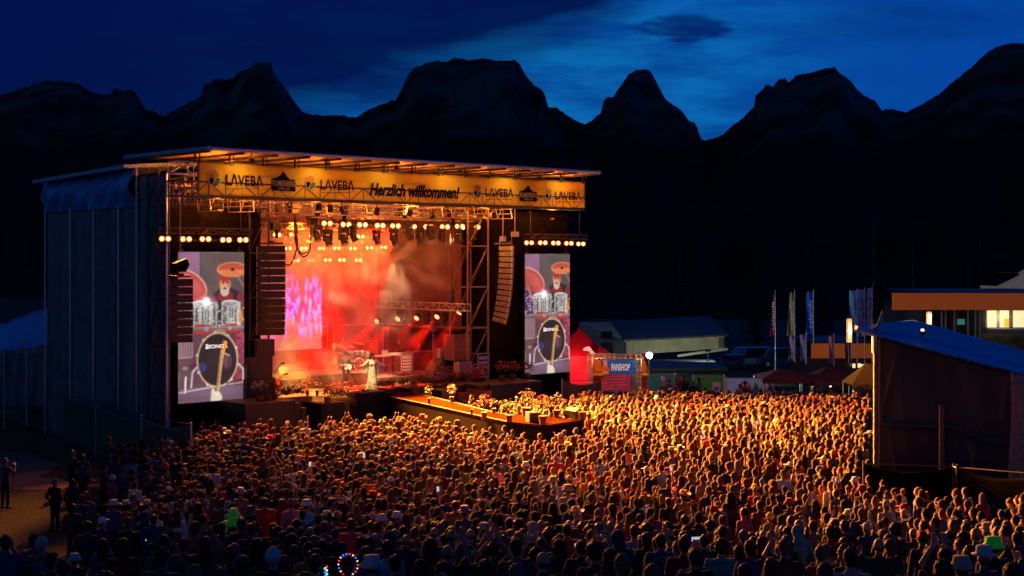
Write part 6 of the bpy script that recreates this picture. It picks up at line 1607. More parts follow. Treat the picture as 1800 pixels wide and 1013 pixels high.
def deco_fig(o, w, h):
    b = MB(); b.span((w * .62, -.02, h * .1), (w * .88, -.005, h * .85)); q = b.build('poster', pw, o)
    b = MB(); b.tube((w * .74, -.045, h * .70), (w * .74, -.025, h * .70), .13, n=16); b.prism([(w * .66, h * .3), (w * .70, h * .55), (w * .74, h * .6), (w * .80, h * .5), (w * .84, h * .2), (w * .80, h * .22), (w * .76, h * .42), (w * .70, h * .44), (w * .68, h * .28)], -.045, -.025); b.build('figure_print', mat('grey_print', (.12, .14, .14)), q)
def deco_mix(o, w, h):
    r = random.Random(8)
    for k, c in enumerate(((.6, .03, .1), (.6, .2, .02), (.03, .2, .4), (.4, .4, .05), (.3, .05, .3))):
        b = MB(); x = w * (.25 + .15 * k); a = r.uniform(.4, 1.2); b.prism([(x, h * .2), (x + .35 * a, h * .25), (x + .5, h * .7), (x + .2, h * .9), (x - .1, h * .6)], -.03 - .005 * k, -.01 - .005 * k); b.build('colour_shape', mat('shape_print_%s' % 'abcde'[k], c, .6), o)
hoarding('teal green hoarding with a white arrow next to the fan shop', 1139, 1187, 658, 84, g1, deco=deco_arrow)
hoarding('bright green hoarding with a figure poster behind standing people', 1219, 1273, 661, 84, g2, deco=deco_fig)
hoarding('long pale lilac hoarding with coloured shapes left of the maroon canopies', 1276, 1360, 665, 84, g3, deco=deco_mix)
# maroon canopies / market tents
def canopy(label, px, w_px, pyr, pye, Y, m, name='market_tent', group='market tents behind the crowd', legs=True):
    c = at(px, pye, Y); w = w_px / F * Y / 2; ze = c.z; zr_ = at(px, pyr, Y + w).z; g = gz(c.x, Y)
    o = thing(name, label, 'tent', (c.x, Y + w, g), 0, group); ze -= g; zr_ -= g
    b = MB(); b.add([(-w, -w, ze), (w, -w, ze), (w, w, ze), (-w, w, ze), (-w * .12, 0, zr_), (w * .12, 0, zr_)], [(0, 1, 5, 4), (1, 2, 5), (2, 3, 4, 5), (3, 0, 4)])
    b.build('canopy', m, o, solid=.04)
    b = MB()
    for i in range(12): x0 = -w + 2 * w * i / 12; b.add([(x0, -w - .01, ze), (x0 + w / 6, -w - .01, ze), (x0 + w / 6, -w - .01, ze - .22), (x0 + w / 12, -w - .01, ze - .30), (x0, -w - .01, ze - .22)], [(0, 1, 2, 3, 4)])
    b.build('valance', m, o, solid=.02)
    for sx in (-w + .05, w - .05):
        for sy in (-w + .05, w - .05): b = MB(); b.tube((sx, sy, 0), (sx, sy, ze), .035, n=6); b.build('leg', M['alu'], o)
    b = MB(); b.box((0, -w + .5, .5), (w * 1.5, .5, 1.0)); b.build('counter', pw, o)
    return o, ze, w
M['maroon'] = mat('maroon_canvas', (.10, .018, .018), .8, var=.15); M['yellowc'] = mat('yellow_canvas', (.70, .38, .03), .7, var=.1, trans=.4)
o, ze, w = canopy('wide maroon market canopy left of the yellow one, nearer the lilac hoarding', 1385, 90, 649, 667, 82, M['maroon'])
o2, ze2, w2 = canopy('wide maroon market canopy with lit stall beneath', 1470, 92, 645, 671, 82, M['maroon']); l = point(o2, (0, 0, ze2 - .4), (1, .85, .55), 60, .1); b = MB(); b.ball((0, 0, ze2 - .4), .07); b.build('bulb', mat('warm_glow', (1, .9, .7), .4, emit=(1, .8, .5), es=6), o2)
o3, ze3, w3 = canopy('bright yellow tent roof half hidden behind the mixing tent', 1535, 74, 640, 677, 78, M['yellowc']); point(o3, (0, 0, ze3 - .5), (1, .75, .3), 60, .1); b = MB(); b.ball((0, 0, ze3 - .5), .07); b.build('bulb', mat('warm_glow', (1, .9, .7), .4), o3)
# flags
def flag(label, px, py0, py1, pyb, Y, wpx, m, side=-1, txt=None, tm=None, skew=0.0, hem=0.0, group='tall flags behind the crowd', pole=True):
    g = at(px, pyb, Y); o = thing('flag', label, 'flag', tuple(g), 0, group); H = (pyb - py0) / F * Y; h = (py1 - py0) / F * Y; w = wpx / F * Y
    if pole: b = MB(); b.tube((0, 0, 0), (0, 0, H + .15), .04, .03, n=8); b.build('pole', M['alu'], o)
    b = MB()
    def f(u, v): return (side * w * u * (1 - skew * (1 - v)) + .02, .10 * math.sin(7 * u + 5 * v) * u, H - h * v - hem * u * v * h)
    b.grid(f, 12, 24); b.build('flag_cloth', m, o, smooth=True, solid=.01)
    if txt:
        t = text(txt, w * .8, tm, o, (side * w * .16 if side < 0 else w * .78, -.16, H - h * .86), rot=(R(90), R(-90), 0)); bx_ = [v.co.x for v in t.data.vertices]; t.scale.x = h * .66 / (max(bx_) - min(bx_))
    return o
tw_ = mat('white_flag_print', (.7, .65, .68), .7)
fm = lambda n, c, t=.3: mat(n, c, .8, var=.12, trans=t)
flag('red flag with white vertical lettering on a white pole, leftmost of the flags', 1363, 515, 592, 655, 92, 11, fm('red_flag', (.50, .03, .035)), txt='calanda', tm=tw_, skew=.75)
flag('olive green flag with vertical lettering between the red and the blue flag', 1397, 514, 590, 637, 92, 15, fm('olive_flag', (.34, .38, .05)), txt='calanda', tm=tw_, skew=.45)
flag('deep blue flag with vertical lettering right of the green flag', 1430, 513, 588, 604, 92, 14, fm('blue_flag', (.01, .18, .75)), txt='calanda', tm=tw_, skew=.15)
pur = fm('dusty_purple_banner', (.40, .18, .32)); pur2 = fm('violet_banner', (.30, .18, .44))
flag('pinkish banner with white vertical lettering below the green flag', 1396, 589, 634, 637, 90, 11, pur, txt='brauerei', tm=tw_, pole=False, skew=.3)
flag('violet banner with white vertical lettering right of the pinkish one', 1417, 588, 634, 640, 90, 11, pur2, txt='brauerei', tm=tw_)
flag('narrow plain mauve banner in front of the lower orange fascia', 1466, 590, 638, 642, 88, 9, pur)
flag('dark purple banner hanging below the glowing column lamp', 1495, 604, 640, 644, 84, 10, fm('dark_purple_banner', (.06, .02, .05)), txt='brauerei', tm=tw_)
lb = fm('pale_blue_flag', (.30, .55, .95)); dk_ = mat('dark_blue_flag_print', (.03, .05, .20), .7)
for k, (px, y0, y1, sk) in enumerate(((1507, 511, 584, -.1), (1520, 509, 592, .0), (1533, 507, 590, .35))):
    flag(['pale blue flag with dark vertical stripe lettering, leftmost of three', 'pale blue flag with dark vertical stripe lettering, middle of three', 'pale blue flag with dark vertical stripe lettering, rightmost of three'][k], px, y0, y1, 640, 95, 13, lb, txt='flumserberg', tm=dk_, skew=sk, group='three pale blue flags')
# column lamps
def column_lamp(label, px, py0, py1, Y, w=.33, pyb=640):
    g = at(px, pyb, Y); o = thing('column_lamp', label, 'lamp', tuple(g), 0, 'glowing column lamps'); H = (pyb - py0) / F * Y; h = (py1 - py0) / F * Y
    b = MB(); b.tube((0, 0, 0), (0, 0, H - h), w * .22, n=12); b.build('pole', M['darksteel'], o)
    b = MB(); b.lathe([(w / 2, H - h), (w / 2, H - .1), (w * .35, H)], n=16); b.build('glowing_tube', mat('amber_tube', (1, .7, .45), .4, emit=(1.0, .42, .16), es=.95), o)
    b = MB()
    for k in range(8): a = k * .785; b.tube((w * .53 * math.cos(a), w * .53 * math.sin(a), H - h), (w * .53 * math.cos(a), w * .53 * math.sin(a), H), .012, n=4)
    b.lathe([(w * .56, H), (w * .5, H + .06), (.02, H + .08)], n=16); b.lathe([(w * .56, H - h - .06), (w * .56, H - h)], n=16); b.build('lamp_cage', M['black'], o)
    point(o, (0, -w, H - h / 2), (1, .5, .2), 60, .1)
    return o
column_lamp('glowing column lamp beside the pale blue flags', 1493, 560, 602, 80)
column_lamp('glowing column lamp under the long orange fascia', 1633, 548, 571, 82, pyb=600)
# modern building with orange fascia
YM = 90
O = at(1570, 640, YM); O.z = gz(O.x, YM)
mb_ = thing('restaurant_building', 'flat roofed glazed building with a long orange fascia and two bright windows', 'building', tuple(O))
P = lambda px, py, Y=YM: at(px, py, Y) - O
M['fascia'] = mat('orange_fascia', (.42, .10, .02), .6, var=.06, scale=.3, emit=(.4, .075, .01), es=.30)  # emission stands in for light falling on the fascia
z0, z1 = P(0, 545).z, P(0, 515.5).z; x1 = P(1900, 0).x
for i in range(8):
    xa = P(1570 + i * 31, 0).x; b = MB(); b.span((xa + .01, 0, z0), (xa + 31 / F * YM - .01, .3, z1)); b.build('fascia_panel', M['fascia'], mb_)
b = MB(); b.span((.02, .305, z1 - .05), (x1, .8, z1 + .06)); b.span((2.6, .81, z1 - .05), (x1, 12, z1 + .06)); b.span((.05, .31, z0), (x1, 1.2, z0 + .2)); b.span((2.6, 1.21, z0), (x1, 12, z0 + .2)); b.build('roof', M['black'], mb_)
b = MB(); b.span((P(1640, 0).x, 2.2, 0), (x1, 12, z0)); b.build('wall', mat('dark_green_grey_wall', (.05, .055, .045), .6), mb_)
for px in (1640, 1664, 1671, 1687, 1711, 1724, 1732):
    b = MB(); p = P(px, 0); b.span((p.x - .05, 1.0, 0), (p.x + .05, 1.12, z0)); b.build('column', mat('pale_column', (.28, .32, .32), .5), mb_)
b = MB(); b.span((P(1642, 0).x, 1.7, .2), (P(1735, 0).x, 1.74, z0)); b.build('glass_front', mat('dark_glass', (.012, .02, .022), .08, spec=.8), mb_)
b = MB(); b.span((P(1697, 0).x, 1.6, P(0, 573).z), (P(1710, 0).x, 1.65, P(0, 563).z)); b.build('sign', mat('teal_sign', (.1, .35, .33), .5, emit=(.05, .25, .22), es=.5), mb_)
lit = mat('lit_interior', (.9, .75, .45), .6, emit=(1.0, .76, .40), es=1.0, var=.05)
for x0, x1_ in ((1751, 1771), (1773.5, 1793), (1797, 1830)):
    a, c = P(x0, 578), P(x1_, 548); b = MB(); b.span((a.x, 1.9, a.z), (c.x, 1.95, c.z)); o = b.build('window', lit, mb_)
    b = MB()
    for x in (a.x, c.x): b.span((x - .05, 1.82, a.z), (x + .05, 1.9, c.z))
    b.span((a.x, 1.82, a.z - .08), (c.x, 1.9, a.z)); b.build('window_frame', M['steel'], o)
b = MB(); a, c = P(1783, 577), P(1792, 562); b.span((a.x, 1.84, a.z), (c.x, 1.88, c.z)); b.build('yellow_picture', mat('yellow_picture', (.8, .5, .03), .5, emit=(.8, .45, .02), es=.8), mb_)
point(mb_, (P(1775, 560).x, .9, P(0, 560).z), (1, .75, .4), 35, .2, name='window_light')
b = MB(); b.span((P(1745, 0).x, .6, P(0, 582).z), (x1, .9, P(0, 579).z)); b.build('ledge', M['steel'], mb_)
for k, px in enumerate((1746, 1788, 1815)):
    c = at(px, 606, YM - 1.5); o = thing('shrub', ['round clipped shrub lit from the bright window, leftmost', 'low clipped shrub lit from the bright window, right one', 'low clipped shrub at the frame edge'][k], 'shrub', (c.x, c.y, c.z), 0, 'shrubs below the bright windows')
    b = MB(); foliage(b, (0, 0, .15), .75, .5, .5, 500, .12, random.Random(k)); b.build('foliage', mat('grass_green', (.16, .20, .04), .7, var=.4), o); b = MB(); b.tube((0, 0, -.5), (0, 0, .2), .05); b.build('stem', M['brownwood'], o)
# lower building with orange fascia
O = at(1425, 660, 97); O.z = gz(O.x, 97); lb_ = thing('low_pavilion', 'low pavilion with an orange fascia seen between the flags and the mixing tent', 'building', tuple(O))
P = lambda px, py, Y=97: at(px, py, Y) - O
for i in range(4):
    b = MB(); b.span((P(1427 + 28 * i, 0).x + .01, 0, P(0, 630).z), (P(1427 + 28 * (i + 1), 0).x - .01, .25, P(0, 604).z)); b.build('fascia_panel', M['fascia'], lb_)
b = MB(); b.span((-.1, .04, P(0, 604).z), (P(1540, 0).x, 8, P(0, 604).z + .12)); b.build('roof', M['black'], lb_)
b = MB(); b.span((.3, 1.5, 0), (P(1540, 0).x, 8, P(0, 630).z)); b.build('wall', mat('brown_black_wall', (.03, .02, .018), .7), lb_)
for k, (px, py) in enumerate(((1510, 646), (1519.5, 645.5), (1525, 647))):
    c = P(px, py); b = MB(); b.span((c.x - .1, 1.42, c.z - .15), (c.x + .1, 1.49, c.z + .15)); b.build('window', lit, lb_)
# white gabled house
O = at(1770, 520, 130); hs = thing('gabled_house', 'pale gabled house rising behind the flat roof at the right edge', 'house', tuple(O))
P = lambda px, py, Y=130: at(px, py, Y) - O
hp = [(1758, 511), (1758, 500), (1784, 488), (1787, 488), (1787, 483), (1860, 440), (1940, 483), (1940, 511)]
b = MB(); b.prism([(P(x, y).x, P(x, y).z) for x, y in hp], 0, 5.5); b.build('wall', mat('pale_render', (.36, .31, .28), .8, emit=(.25, .2, .17), es=.22), hs)  # emission in the render stands in for light on the house
b = MB()
for (x0, y0), (x1_, y1_) in (((1748, 503), (1787, 484)), ((1784, 480), (1862, 436)), ((1858, 436), (1948, 484))):
    a, c = P(x0, y0), P(x1_, y1_); b.prism([(a.x, a.z), (c.x, c.z), (c.x, c.z + .2), (a.x, a.z + .2)], -.6, 6)
b.build('roof', mat('dark_roof_tiles', (.006, .005, .005), .9, spec=.05), hs)
# parked vehicles in the dark behind
def car(label, px, pyb, Y, L=4.4, H=1.6, col='navy', van=False, rz=0.0):
    g = at(px, pyb, Y); o = thing('parked_car' if not van else 'parked_van', label, 'car' if not van else 'van', tuple(g), rz, 'vehicles parked behind the hoardings')
    h = L / 2
    prof = [(-h, .35), (-h, .85), (-h * .92, .98), (-h * .55, 1.02), (-h * .3, H), (h * .55, H), (h * .85, 1.05), (h, .95), (h, .35)] if not van else [(-h, .35), (-h, 1.1), (-h * .78, 1.2), (-h * .6, H), (h * .96, H), (h, H - .1), (h, .35)]
    b = MB(); b.prism(prof, -.88, .88); o_ = b.build('body', mat('%s_car_paint' % col, CC[col], .25, spec=.6), o); md = o_.modifiers.new('b', 'BEVEL'); md.width = .07; md.segments = 3
    b = MB(); b.prism([(-h * .5, 1.05), (-h * .3, H - .1), (h * .5, H - .1), (h * .75, 1.08)], -.895, .895); b.build('side_window', mat('dark_glass', (.012, .02, .022)), o)
    for x in (-h * .62, h * .62):
        for y in (-.9, .72): b = MB(); b.tube((x, y, .34), (x, y + .18, .34), .34, n=18); w = b.build('wheel', M['black'], o); b = MB(); b.tube((x, y - .012, .34), (x, y + .19, .34), .2, n=12); b.build('rim', M['steel'], w)
    b = MB()
    for y in (-.65, .65): b.ball((-h - .0, y, .72), .13, (.4, 1, .7))
    b.build('headlight', M['chrome'], o)
    return o
car('dark blue van parked under the flags left of the red flag pole', 1372, 645, 150, 5.0, 2.1, 'dark blue', True)
car('pale blue van parked behind the lilac hoarding', 1318, 645, 152, 5.0, 2.2, 'light blue', True, .3)
car('dark car in the shade below the barn end', 1287, 648, 148, 4.3, 1.5, 'navy', False, 1.2)
car('dark car under the lower orange fascia', 1440, 642, 140, 4.3, 1.45, 'charcoal', False, .1)
car('navy car between the barn and the pale blue van', 1297, 641, 160, 4.5, 1.5, 'denim blue', False, .6)
# conifers in the dark
def conifer(label, x, y, h, seed):
    o = thing('conifer', label, 'tree', (x, y, gz(x, y) if y < 200 else -1), 0, 'dark conifers behind the site'); r = random.Random(seed)
    b = MB(); b.tube((0, 0, 0), (0, 0, h * .95), h * .022, .02, n=8); b.build('trunk', M['brownwood'], o)
    b = MB(); L = int(h * 2.2)
    for i in range(L):
        k = i / L; z = h * (.1 + .9 * k); rad = h * .19 * (1 - k) ** .85 + .1
        for j in range(int(11 - 5 * k)):
            a = r.uniform(0, 6.28); ln = rad * r.uniform(.6, 1.1); d = Vector((math.cos(a), math.sin(a), -.28)); s = Vector((-math.sin(a), math.cos(a), 0)); p = Vector((0, 0, z + r.uniform(-.2, .2)))
            for q in range(4):
                f0, f1 = q / 4, (q + 1.5) / 4; wv = ln * .22 * (1.1 - f0)
                b.add([p + d * ln * f0, p + d * ln * (f0 + .12) + s * wv, p + d * ln * min(1, f1) + Vector((0, 0, -.1)), p + d * ln * (f0 + .12) - s * wv], [(0, 1, 2, 3)])
    b.build('crown', mat('conifer_needles', (.018, .024, .018), .9, var=.4, scale=2), o)
for k, (px, Y, h) in enumerate(((1195, 165, 15), (1218, 172, 12), (1180, 180, 11), (1420, 175, 17), (1448, 182, 13), (1536, 160, 18), (1556, 170, 12), (1605, 165, 15), (1330, 190, 12), (1010, 190, 12), (1700, 175, 13), (1722, 180, 17))):
    x = (px - 900) / F * Y; conifer('dark conifer against the black slope %s' % ['above the barn roof, tallest there', 'right of the tallest one above the barn', 'left of the tallest one above the barn', 'above the green flag', 'right of the one above the green flag', 'above the pale blue flags', 'just right of the pale blue flags', 'above the left end of the orange fascia', 'between barn and red flag', 'left above the barn gable', 'above the middle of the orange fascia', 'above the orange fascia near the house'][k], x, Y, h, k)

# ================================================================== CROWD
def xy_to_px(x, y): return 900 + F * x / y
def ingrid(px, py, P):
    c = False; n = len(P)
    for i in range(n):
        (x0, y0), (x1, y1) = P[i], P[(i + 1) % n]
        if (y0 > py) != (y1 > py) and px < (x1 - x0) * (py - y0) / (y1 - y0) + x0: c = not c
    return c
def headpos(px, py, hh=1.74):
    y = 9.0
    while y < 110:
        x = (px - 900) / F * y
        if CH - (py - HY) / F * y <= gz(x, y) + hh: return (x, y)
        y += .05
    return None
# region of the crowd as seen by where the head tops are (pixels of the photograph), tested on each standing place
REG = [(186, 775), (232, 772), (300, 762), (338, 750), (372, 742), (520, 742), (600, 738), (700, 728), (790, 735), (850, 752), (945, 762), (1040, 752), (1050, 738), (1030, 726), (985, 716), (930, 724), (882, 722), (876, 708), (930, 704), (985, 700), (1040, 692), (1130, 686),
       (1200, 687), (1300, 688), (1420, 690), (1540, 692), (1540, 808), (1560, 845), (1650, 858), (1760, 868), (1830, 870), (1830, 1120), (-60, 1120), (-60, 985), (60, 985), (150, 905), (120, 862), (170, 830), (200, 800)]
RW2 = [(p.x, p.y) for p in RWPOLY]
def near_poly(x, y, P, r):
    if ingrid(x, y, P): return True
    for i in range(len(P)):
        a, b_ = Vector(P[i]), Vector(P[(i + 1) % len(P)]); d = b_ - a; t = max(0, min(1, (Vector((x, y)) - a).dot(d) / d.dot(d)))
        if (a + d * t - Vector((x, y))).length < r: return True
    return False
places = []
specials = []
# hand placed people: px, py of the head top, hair, hair colour, top, bottom, hat, key, label, extras
SPEC = [
 (410, 893, None, 'brown', 'neon', 'charcoal', None, 'hoodup', 'person in a neon green hooded jacket with a dark backpack', 'backpack'),
 (466, 876, 'short', 'dark brown', 'red', 'black', None, 'bulky', 'person in a bright red glowing jacket in the left part of the crowd', None),
 (495, 878, 'long', 'auburn', 'dark red', 'black', None, 'fdown', 'person with long auburn hair in dark red right of the bright red jacket', None),
 (617, 912, 'short', 'brown', 'raspberry', 'navy', None, 'downshort', 'person in a raspberry red shirt in the lower left of the crowd', None),
 (681, 950, 'short', 'dark brown', 'light blue', 'navy', None, 'downshort', 'person in a light blue shirt with back to us in the front rows', None),
 (653, 974, None, 'brown', 'red', 'black', 'bucket', 'down', 'person in a white bucket hat and red jacket at the bottom edge', 'white'),
 (612, 976, 'short', 'dark brown', 'dark blue', 'black', None, 'down', 'person wearing a headband of red, white and blue glowing lights', 'lights'),
 (497, 934, 'short', 'auburn', 'black', 'black', None, 'bulky', 'tall person with short auburn hair and broad black shoulders at bottom left', None),
 (216, 947, 'bob', 'auburn', 'dark red', 'black', None, 'bulky', 'person with a reddish bob and dark red jacket at bottom left', None),
 (322, 947, 'crop', 'auburn', 'black', 'black', None, 'bulky', 'broad person with cropped hair in black left of the bottom centre', None),
 (73, 944, None, 'grey', 'pink', 'black', 'beanie', 'bulky', 'person in a pale wool hat and pink jacket at the bottom left corner', 'greyhat'),
 (60, 938, 'short', 'brown', 'dark blue', 'black', None, 'bulky', 'person in a blue jacket close behind the pink jacket', None),
 (10, 940, 'short', 'brown', 'dark blue', 'black', None, 'phone', 'person in blue holding up a lit phone at the left frame edge', 'phone'),
 (130, 972, None, 'brown', 'charcoal', 'black', 'bucket', 'down', 'child in a white sun hat near the bottom left', 'white'),
 (404, 960, 'short', 'auburn', 'charcoal', 'black', None, 'bulky', 'person with ginger lit hair at the bottom left of centre', None),
 (757, 947, 'long', 'brown', 'navy', 'black', None, 'fdown', 'person with long fluffy light brown hair in navy at the bottom centre', None),
 (814, 956, 'short', 'blond', 'dark green', 'black', None, 'hoodup', 'person in a dark green hooded jacket right of the bottom centre', None),
 (1222, 965, 'crop', 'dark brown', 'black', 'black', None, 'bulky', 'very close person with a big round dark head at the bottom edge', None),
 (1147, 992, 'short', 'blond', 'dark blue', 'black', None, 'bulky', 'person with brightly rim lit blond hair at the bottom edge', None),
 (1074, 965, 'long', 'auburn', 'dark red', 'black', None, 'fdown', 'person with long auburn hair and dark red jacket at the bottom', None),
 (1202, 863, 'short', 'brown', 'mustard', 'navy', 'cowboy', 'downshort', 'person in a straw hat and mustard shirt right of centre', None),
 (1013, 892, 'short', 'brown', 'navy', 'navy', 'cowboy', 'down', 'person in a tilted straw hat and navy jacket near the middle', None),
 (1175, 875, 'short', 'dark brown', 'black', 'black', None, 'raised', 'person holding a small red glowing light beside the straw hat', 'redlight'),
 (800, 881, 'short', 'brown', 'mustard', 'navy', None, 'bulky', 'person in a mustard yellow jacket in the middle of the crowd', None),
 (817, 890, None, 'brown', 'purple', 'navy', 'fedora', 'fdown', 'person in a violet brimmed hat right of the mustard jacket', None),
 (1268, 949, 'curly', 'brown', 'turquoise', 'navy', None, 'bulky', 'person with curly hair in a turquoise jacket at lower right', None),
 (1402, 924, 'short', 'brown', 'turquoise', 'black', None, 'hoodup', 'person in a bright turquoise rain hood at lower right', None),
 (1308, 893, 'ponytail', 'dark brown', 'pink', 'navy', None, 'fdown', 'person with dark ponytail in a pink top right of centre', None),
 (1336, 880, 'short', 'brown', 'dark red', 'navy', None, 'downshort', 'person in a rusty red shirt right of the pink top', None),
 (1747, 941, None, 'brown', 'black', 'black', 'bucket', 'bulky', 'person in a bright green bucket hat at lower right', 'greenhat'),
 (1730, 961, None, 'brown', 'grey', 'black', 'fedora', 'down', 'person in a pale fedora with dark band at lower right', 'white'),
 (1691, 975, None, 'brown', 'charcoal', 'black', 'bucket', 'bulky', 'person in a beige bucket hat left of the pale fedora', 'beigehat'),
 (1622, 933, 'short', 'dark brown', 'black', 'black', None, 'fdown', 'person wearing small glowing red horns at lower right', 'horns'),
 (1590, 895, None, 'brown', 'grey', 'black', 'cap', 'folded', 'person in a pale peaked cap and grey top below the mixing tent', 'beigehat'),
 (1760, 845, None, 'brown', 'olive', 'black', 'fedora', 'hips', 'person in a felt hat standing by the dark fence at right', 'beigehat'),
 (1658, 985, 'long', 'dark brown', 'black', 'black', None, 'fdown', 'person with long dark hair close to the camera at bottom right', None),
 (1450, 990, 'short', 'auburn', 'black', 'black', None, 'bulky', 'close person with auburn hair at the bottom right of centre', None),
 (1782, 990, 'bob', 'auburn', 'black', 'black', None, 'bulky', 'person with a red lit bob in the bottom right corner', None),
 (1797, 885, 'long', 'auburn', 'brown', 'black', None, 'fdown', 'person with long copper hair at the right frame edge', None),
 (1697, 857, 'short', 'dark brown', 'white', 'navy', None, 'downshort', 'person in a pale shirt standing near the dark fence', None),
 (1524, 918, None, 'brown', 'dark blue', 'black', 'cap', 'raised', 'person in a blue jacket with pale cap and raised arm at right', 'white'),
 (96, 841, 'short', 'grey', 'black', 'black', None, 'pockets', 'lone person in black standing on the dark grass at the left', None),
 (9, 805, 'short', 'grey', 'grey', 'black', None, 'phone', 'person in a grey jacket looking at a phone at the left frame edge', 'phone'),
 (127, 791, 'short', 'grey', 'charcoal', 'black', None, 'down', 'grey haired person in a dark coat beside the path', None),
 (146, 799, 'short', 'grey', 'black', 'black', None, 'hips', 'person with grey hair reaching out next to the dark coat', None),
 (145, 818, 'short', 'grey', 'charcoal', 'black', None, 'folded', 'person in charcoal in front of the two grey haired ones', None),
 (193, 799, 'crop', 'grey', 'navy', 'denim blue', None, 'bulky', 'person in a greenish navy jacket at the left edge of the crowd', None),
 (191, 766, 'crop', 'brown', 'dark red', 'black', None, 'fdown', 'tall person in dark red standing at the back left of the crowd', None),
 (127, 842, 'short', 'brown', 'charcoal', 'black', None, 'down', 'small person right of the lone person in black on the grass', None),
 (128, 886, 'bob', 'dark brown', 'olive', 'black', None, 'bulky', 'person in a dark olive quilted jacket at the left', None),
 (150, 864, 'bob', 'auburn', 'dark red', 'black', None, 'fdown', 'slender person in dark red behind the olive jacket', None),
 (255, 900, 'short', 'dark brown', 'dark blue', 'black', None, 'hoodup', 'person in a blue hooded jacket filming with a lit phone', 'phonehip'),
 (270, 905, 'short', 'dark brown', 'dark blue', 'black', None, 'down', 'person in a blue jacket leaning beside the lit phone', None),
 (1022, 950, 'short', 'dark brown', 'charcoal', 'black', None, 'phone', 'person filming with a lit phone held high right of centre', 'phone'),
 (1238, 940, 'crop', 'dark brown', 'navy', 'black', None, 'phone', 'person with a lit phone held before the chest at lower right', 'phone'),
 (1470, 860, 'short', 'brown', 'olive', 'black', None, 'raised', 'person holding up a phone in the right part of the crowd', 'phoneup'),
 (296, 855, None, 'brown', 'black', 'black', 'cap', 'down', 'person in a pale peaked cap at the left of the crowd', 'white'),
 (423, 858, None, 'brown', 'beige', 'navy', 'fedora', 'fdown', 'person in a pale brimmed hat above the neon green jacket', 'white'),
 (348, 884, 'long', 'brown', 'white', 'navy', None, 'fshort', 'person with long hair in a pale top left of the neon green jacket', None),
 (390, 877, 'short', 'brown', 'brown', 'black', None, 'down', 'person in a brown jacket just behind the neon green one', None),
 (555, 975, 'short', 'brown', 'black', 'black', None, 'down', 'person with blue and green glowing beads at bottom left of centre', 'beads'),
 (480, 965, 'beanie', 'grey', 'black', 'black', None, 'down', 'person in a pale knitted hat at the bottom left of centre', 'beanie'),
]
clothm['neon'] = mat('neon_green_cloth', (.10, .85, .03), .6, var=.1, sheen=.5, emit=(.05, .6, .01), es=.03); clothm['raspberry'] = mat('raspberry_cloth', (.45, .015, .05), .8, sheen=.4, var=.15)  # neon cloth emits slightly in place of the light that brightens it
white_hat = mat('white_hat', (.34, .34, .36), .8); beige_hat = mat('beige_felt', (.30, .25, .18), .85); green_hat = mat('green_hat', (.05, .75, .05), .7, emit=(.02, .6, .02), es=.04); grey_hat = mat('grey_wool', (.28, .28, .26), .95)  # green hat carries a slight emission in place of light
glowm = {c: mat('%s_light_bead' % c, v, .4, emit=v, es=e) for c, v, e in (('red', (1, .02, .03), 1.6), ('blue', (.02, .10, 1), 2.5), ('white', (.7, .7, 1), 1.2), ('green', (.05, 1, .2), 3), ('orange', (1, .35, .05), 3))}
phone_on = mat('phone_screen', (.8, .85, 1), .3, emit=(.6, .68, .95), es=.7)
FOCUS = S(9.5, 1.0)
def face(x, y): return math.atan2(FOCUS.y - y, FOCUS.x - x) - math.pi / 2
CELL = {}
def free(x, y, r):
    cx, cy_ = int(x // 1), int(y // 1)
    for i in range(cx - 1, cx + 2):
        for j in range(cy_ - 1, cy_ + 2):
            for (a, b_) in CELL.get((i, j), ()):
                if (a - x) ** 2 + (b_ - y) ** 2 < r * r: return False
    return True
def occupy(x, y): CELL.setdefault((int(x // 1), int(y // 1)), []).append((x, y))
FRONTG = 'people in the crowd seen from behind'
indiv = []
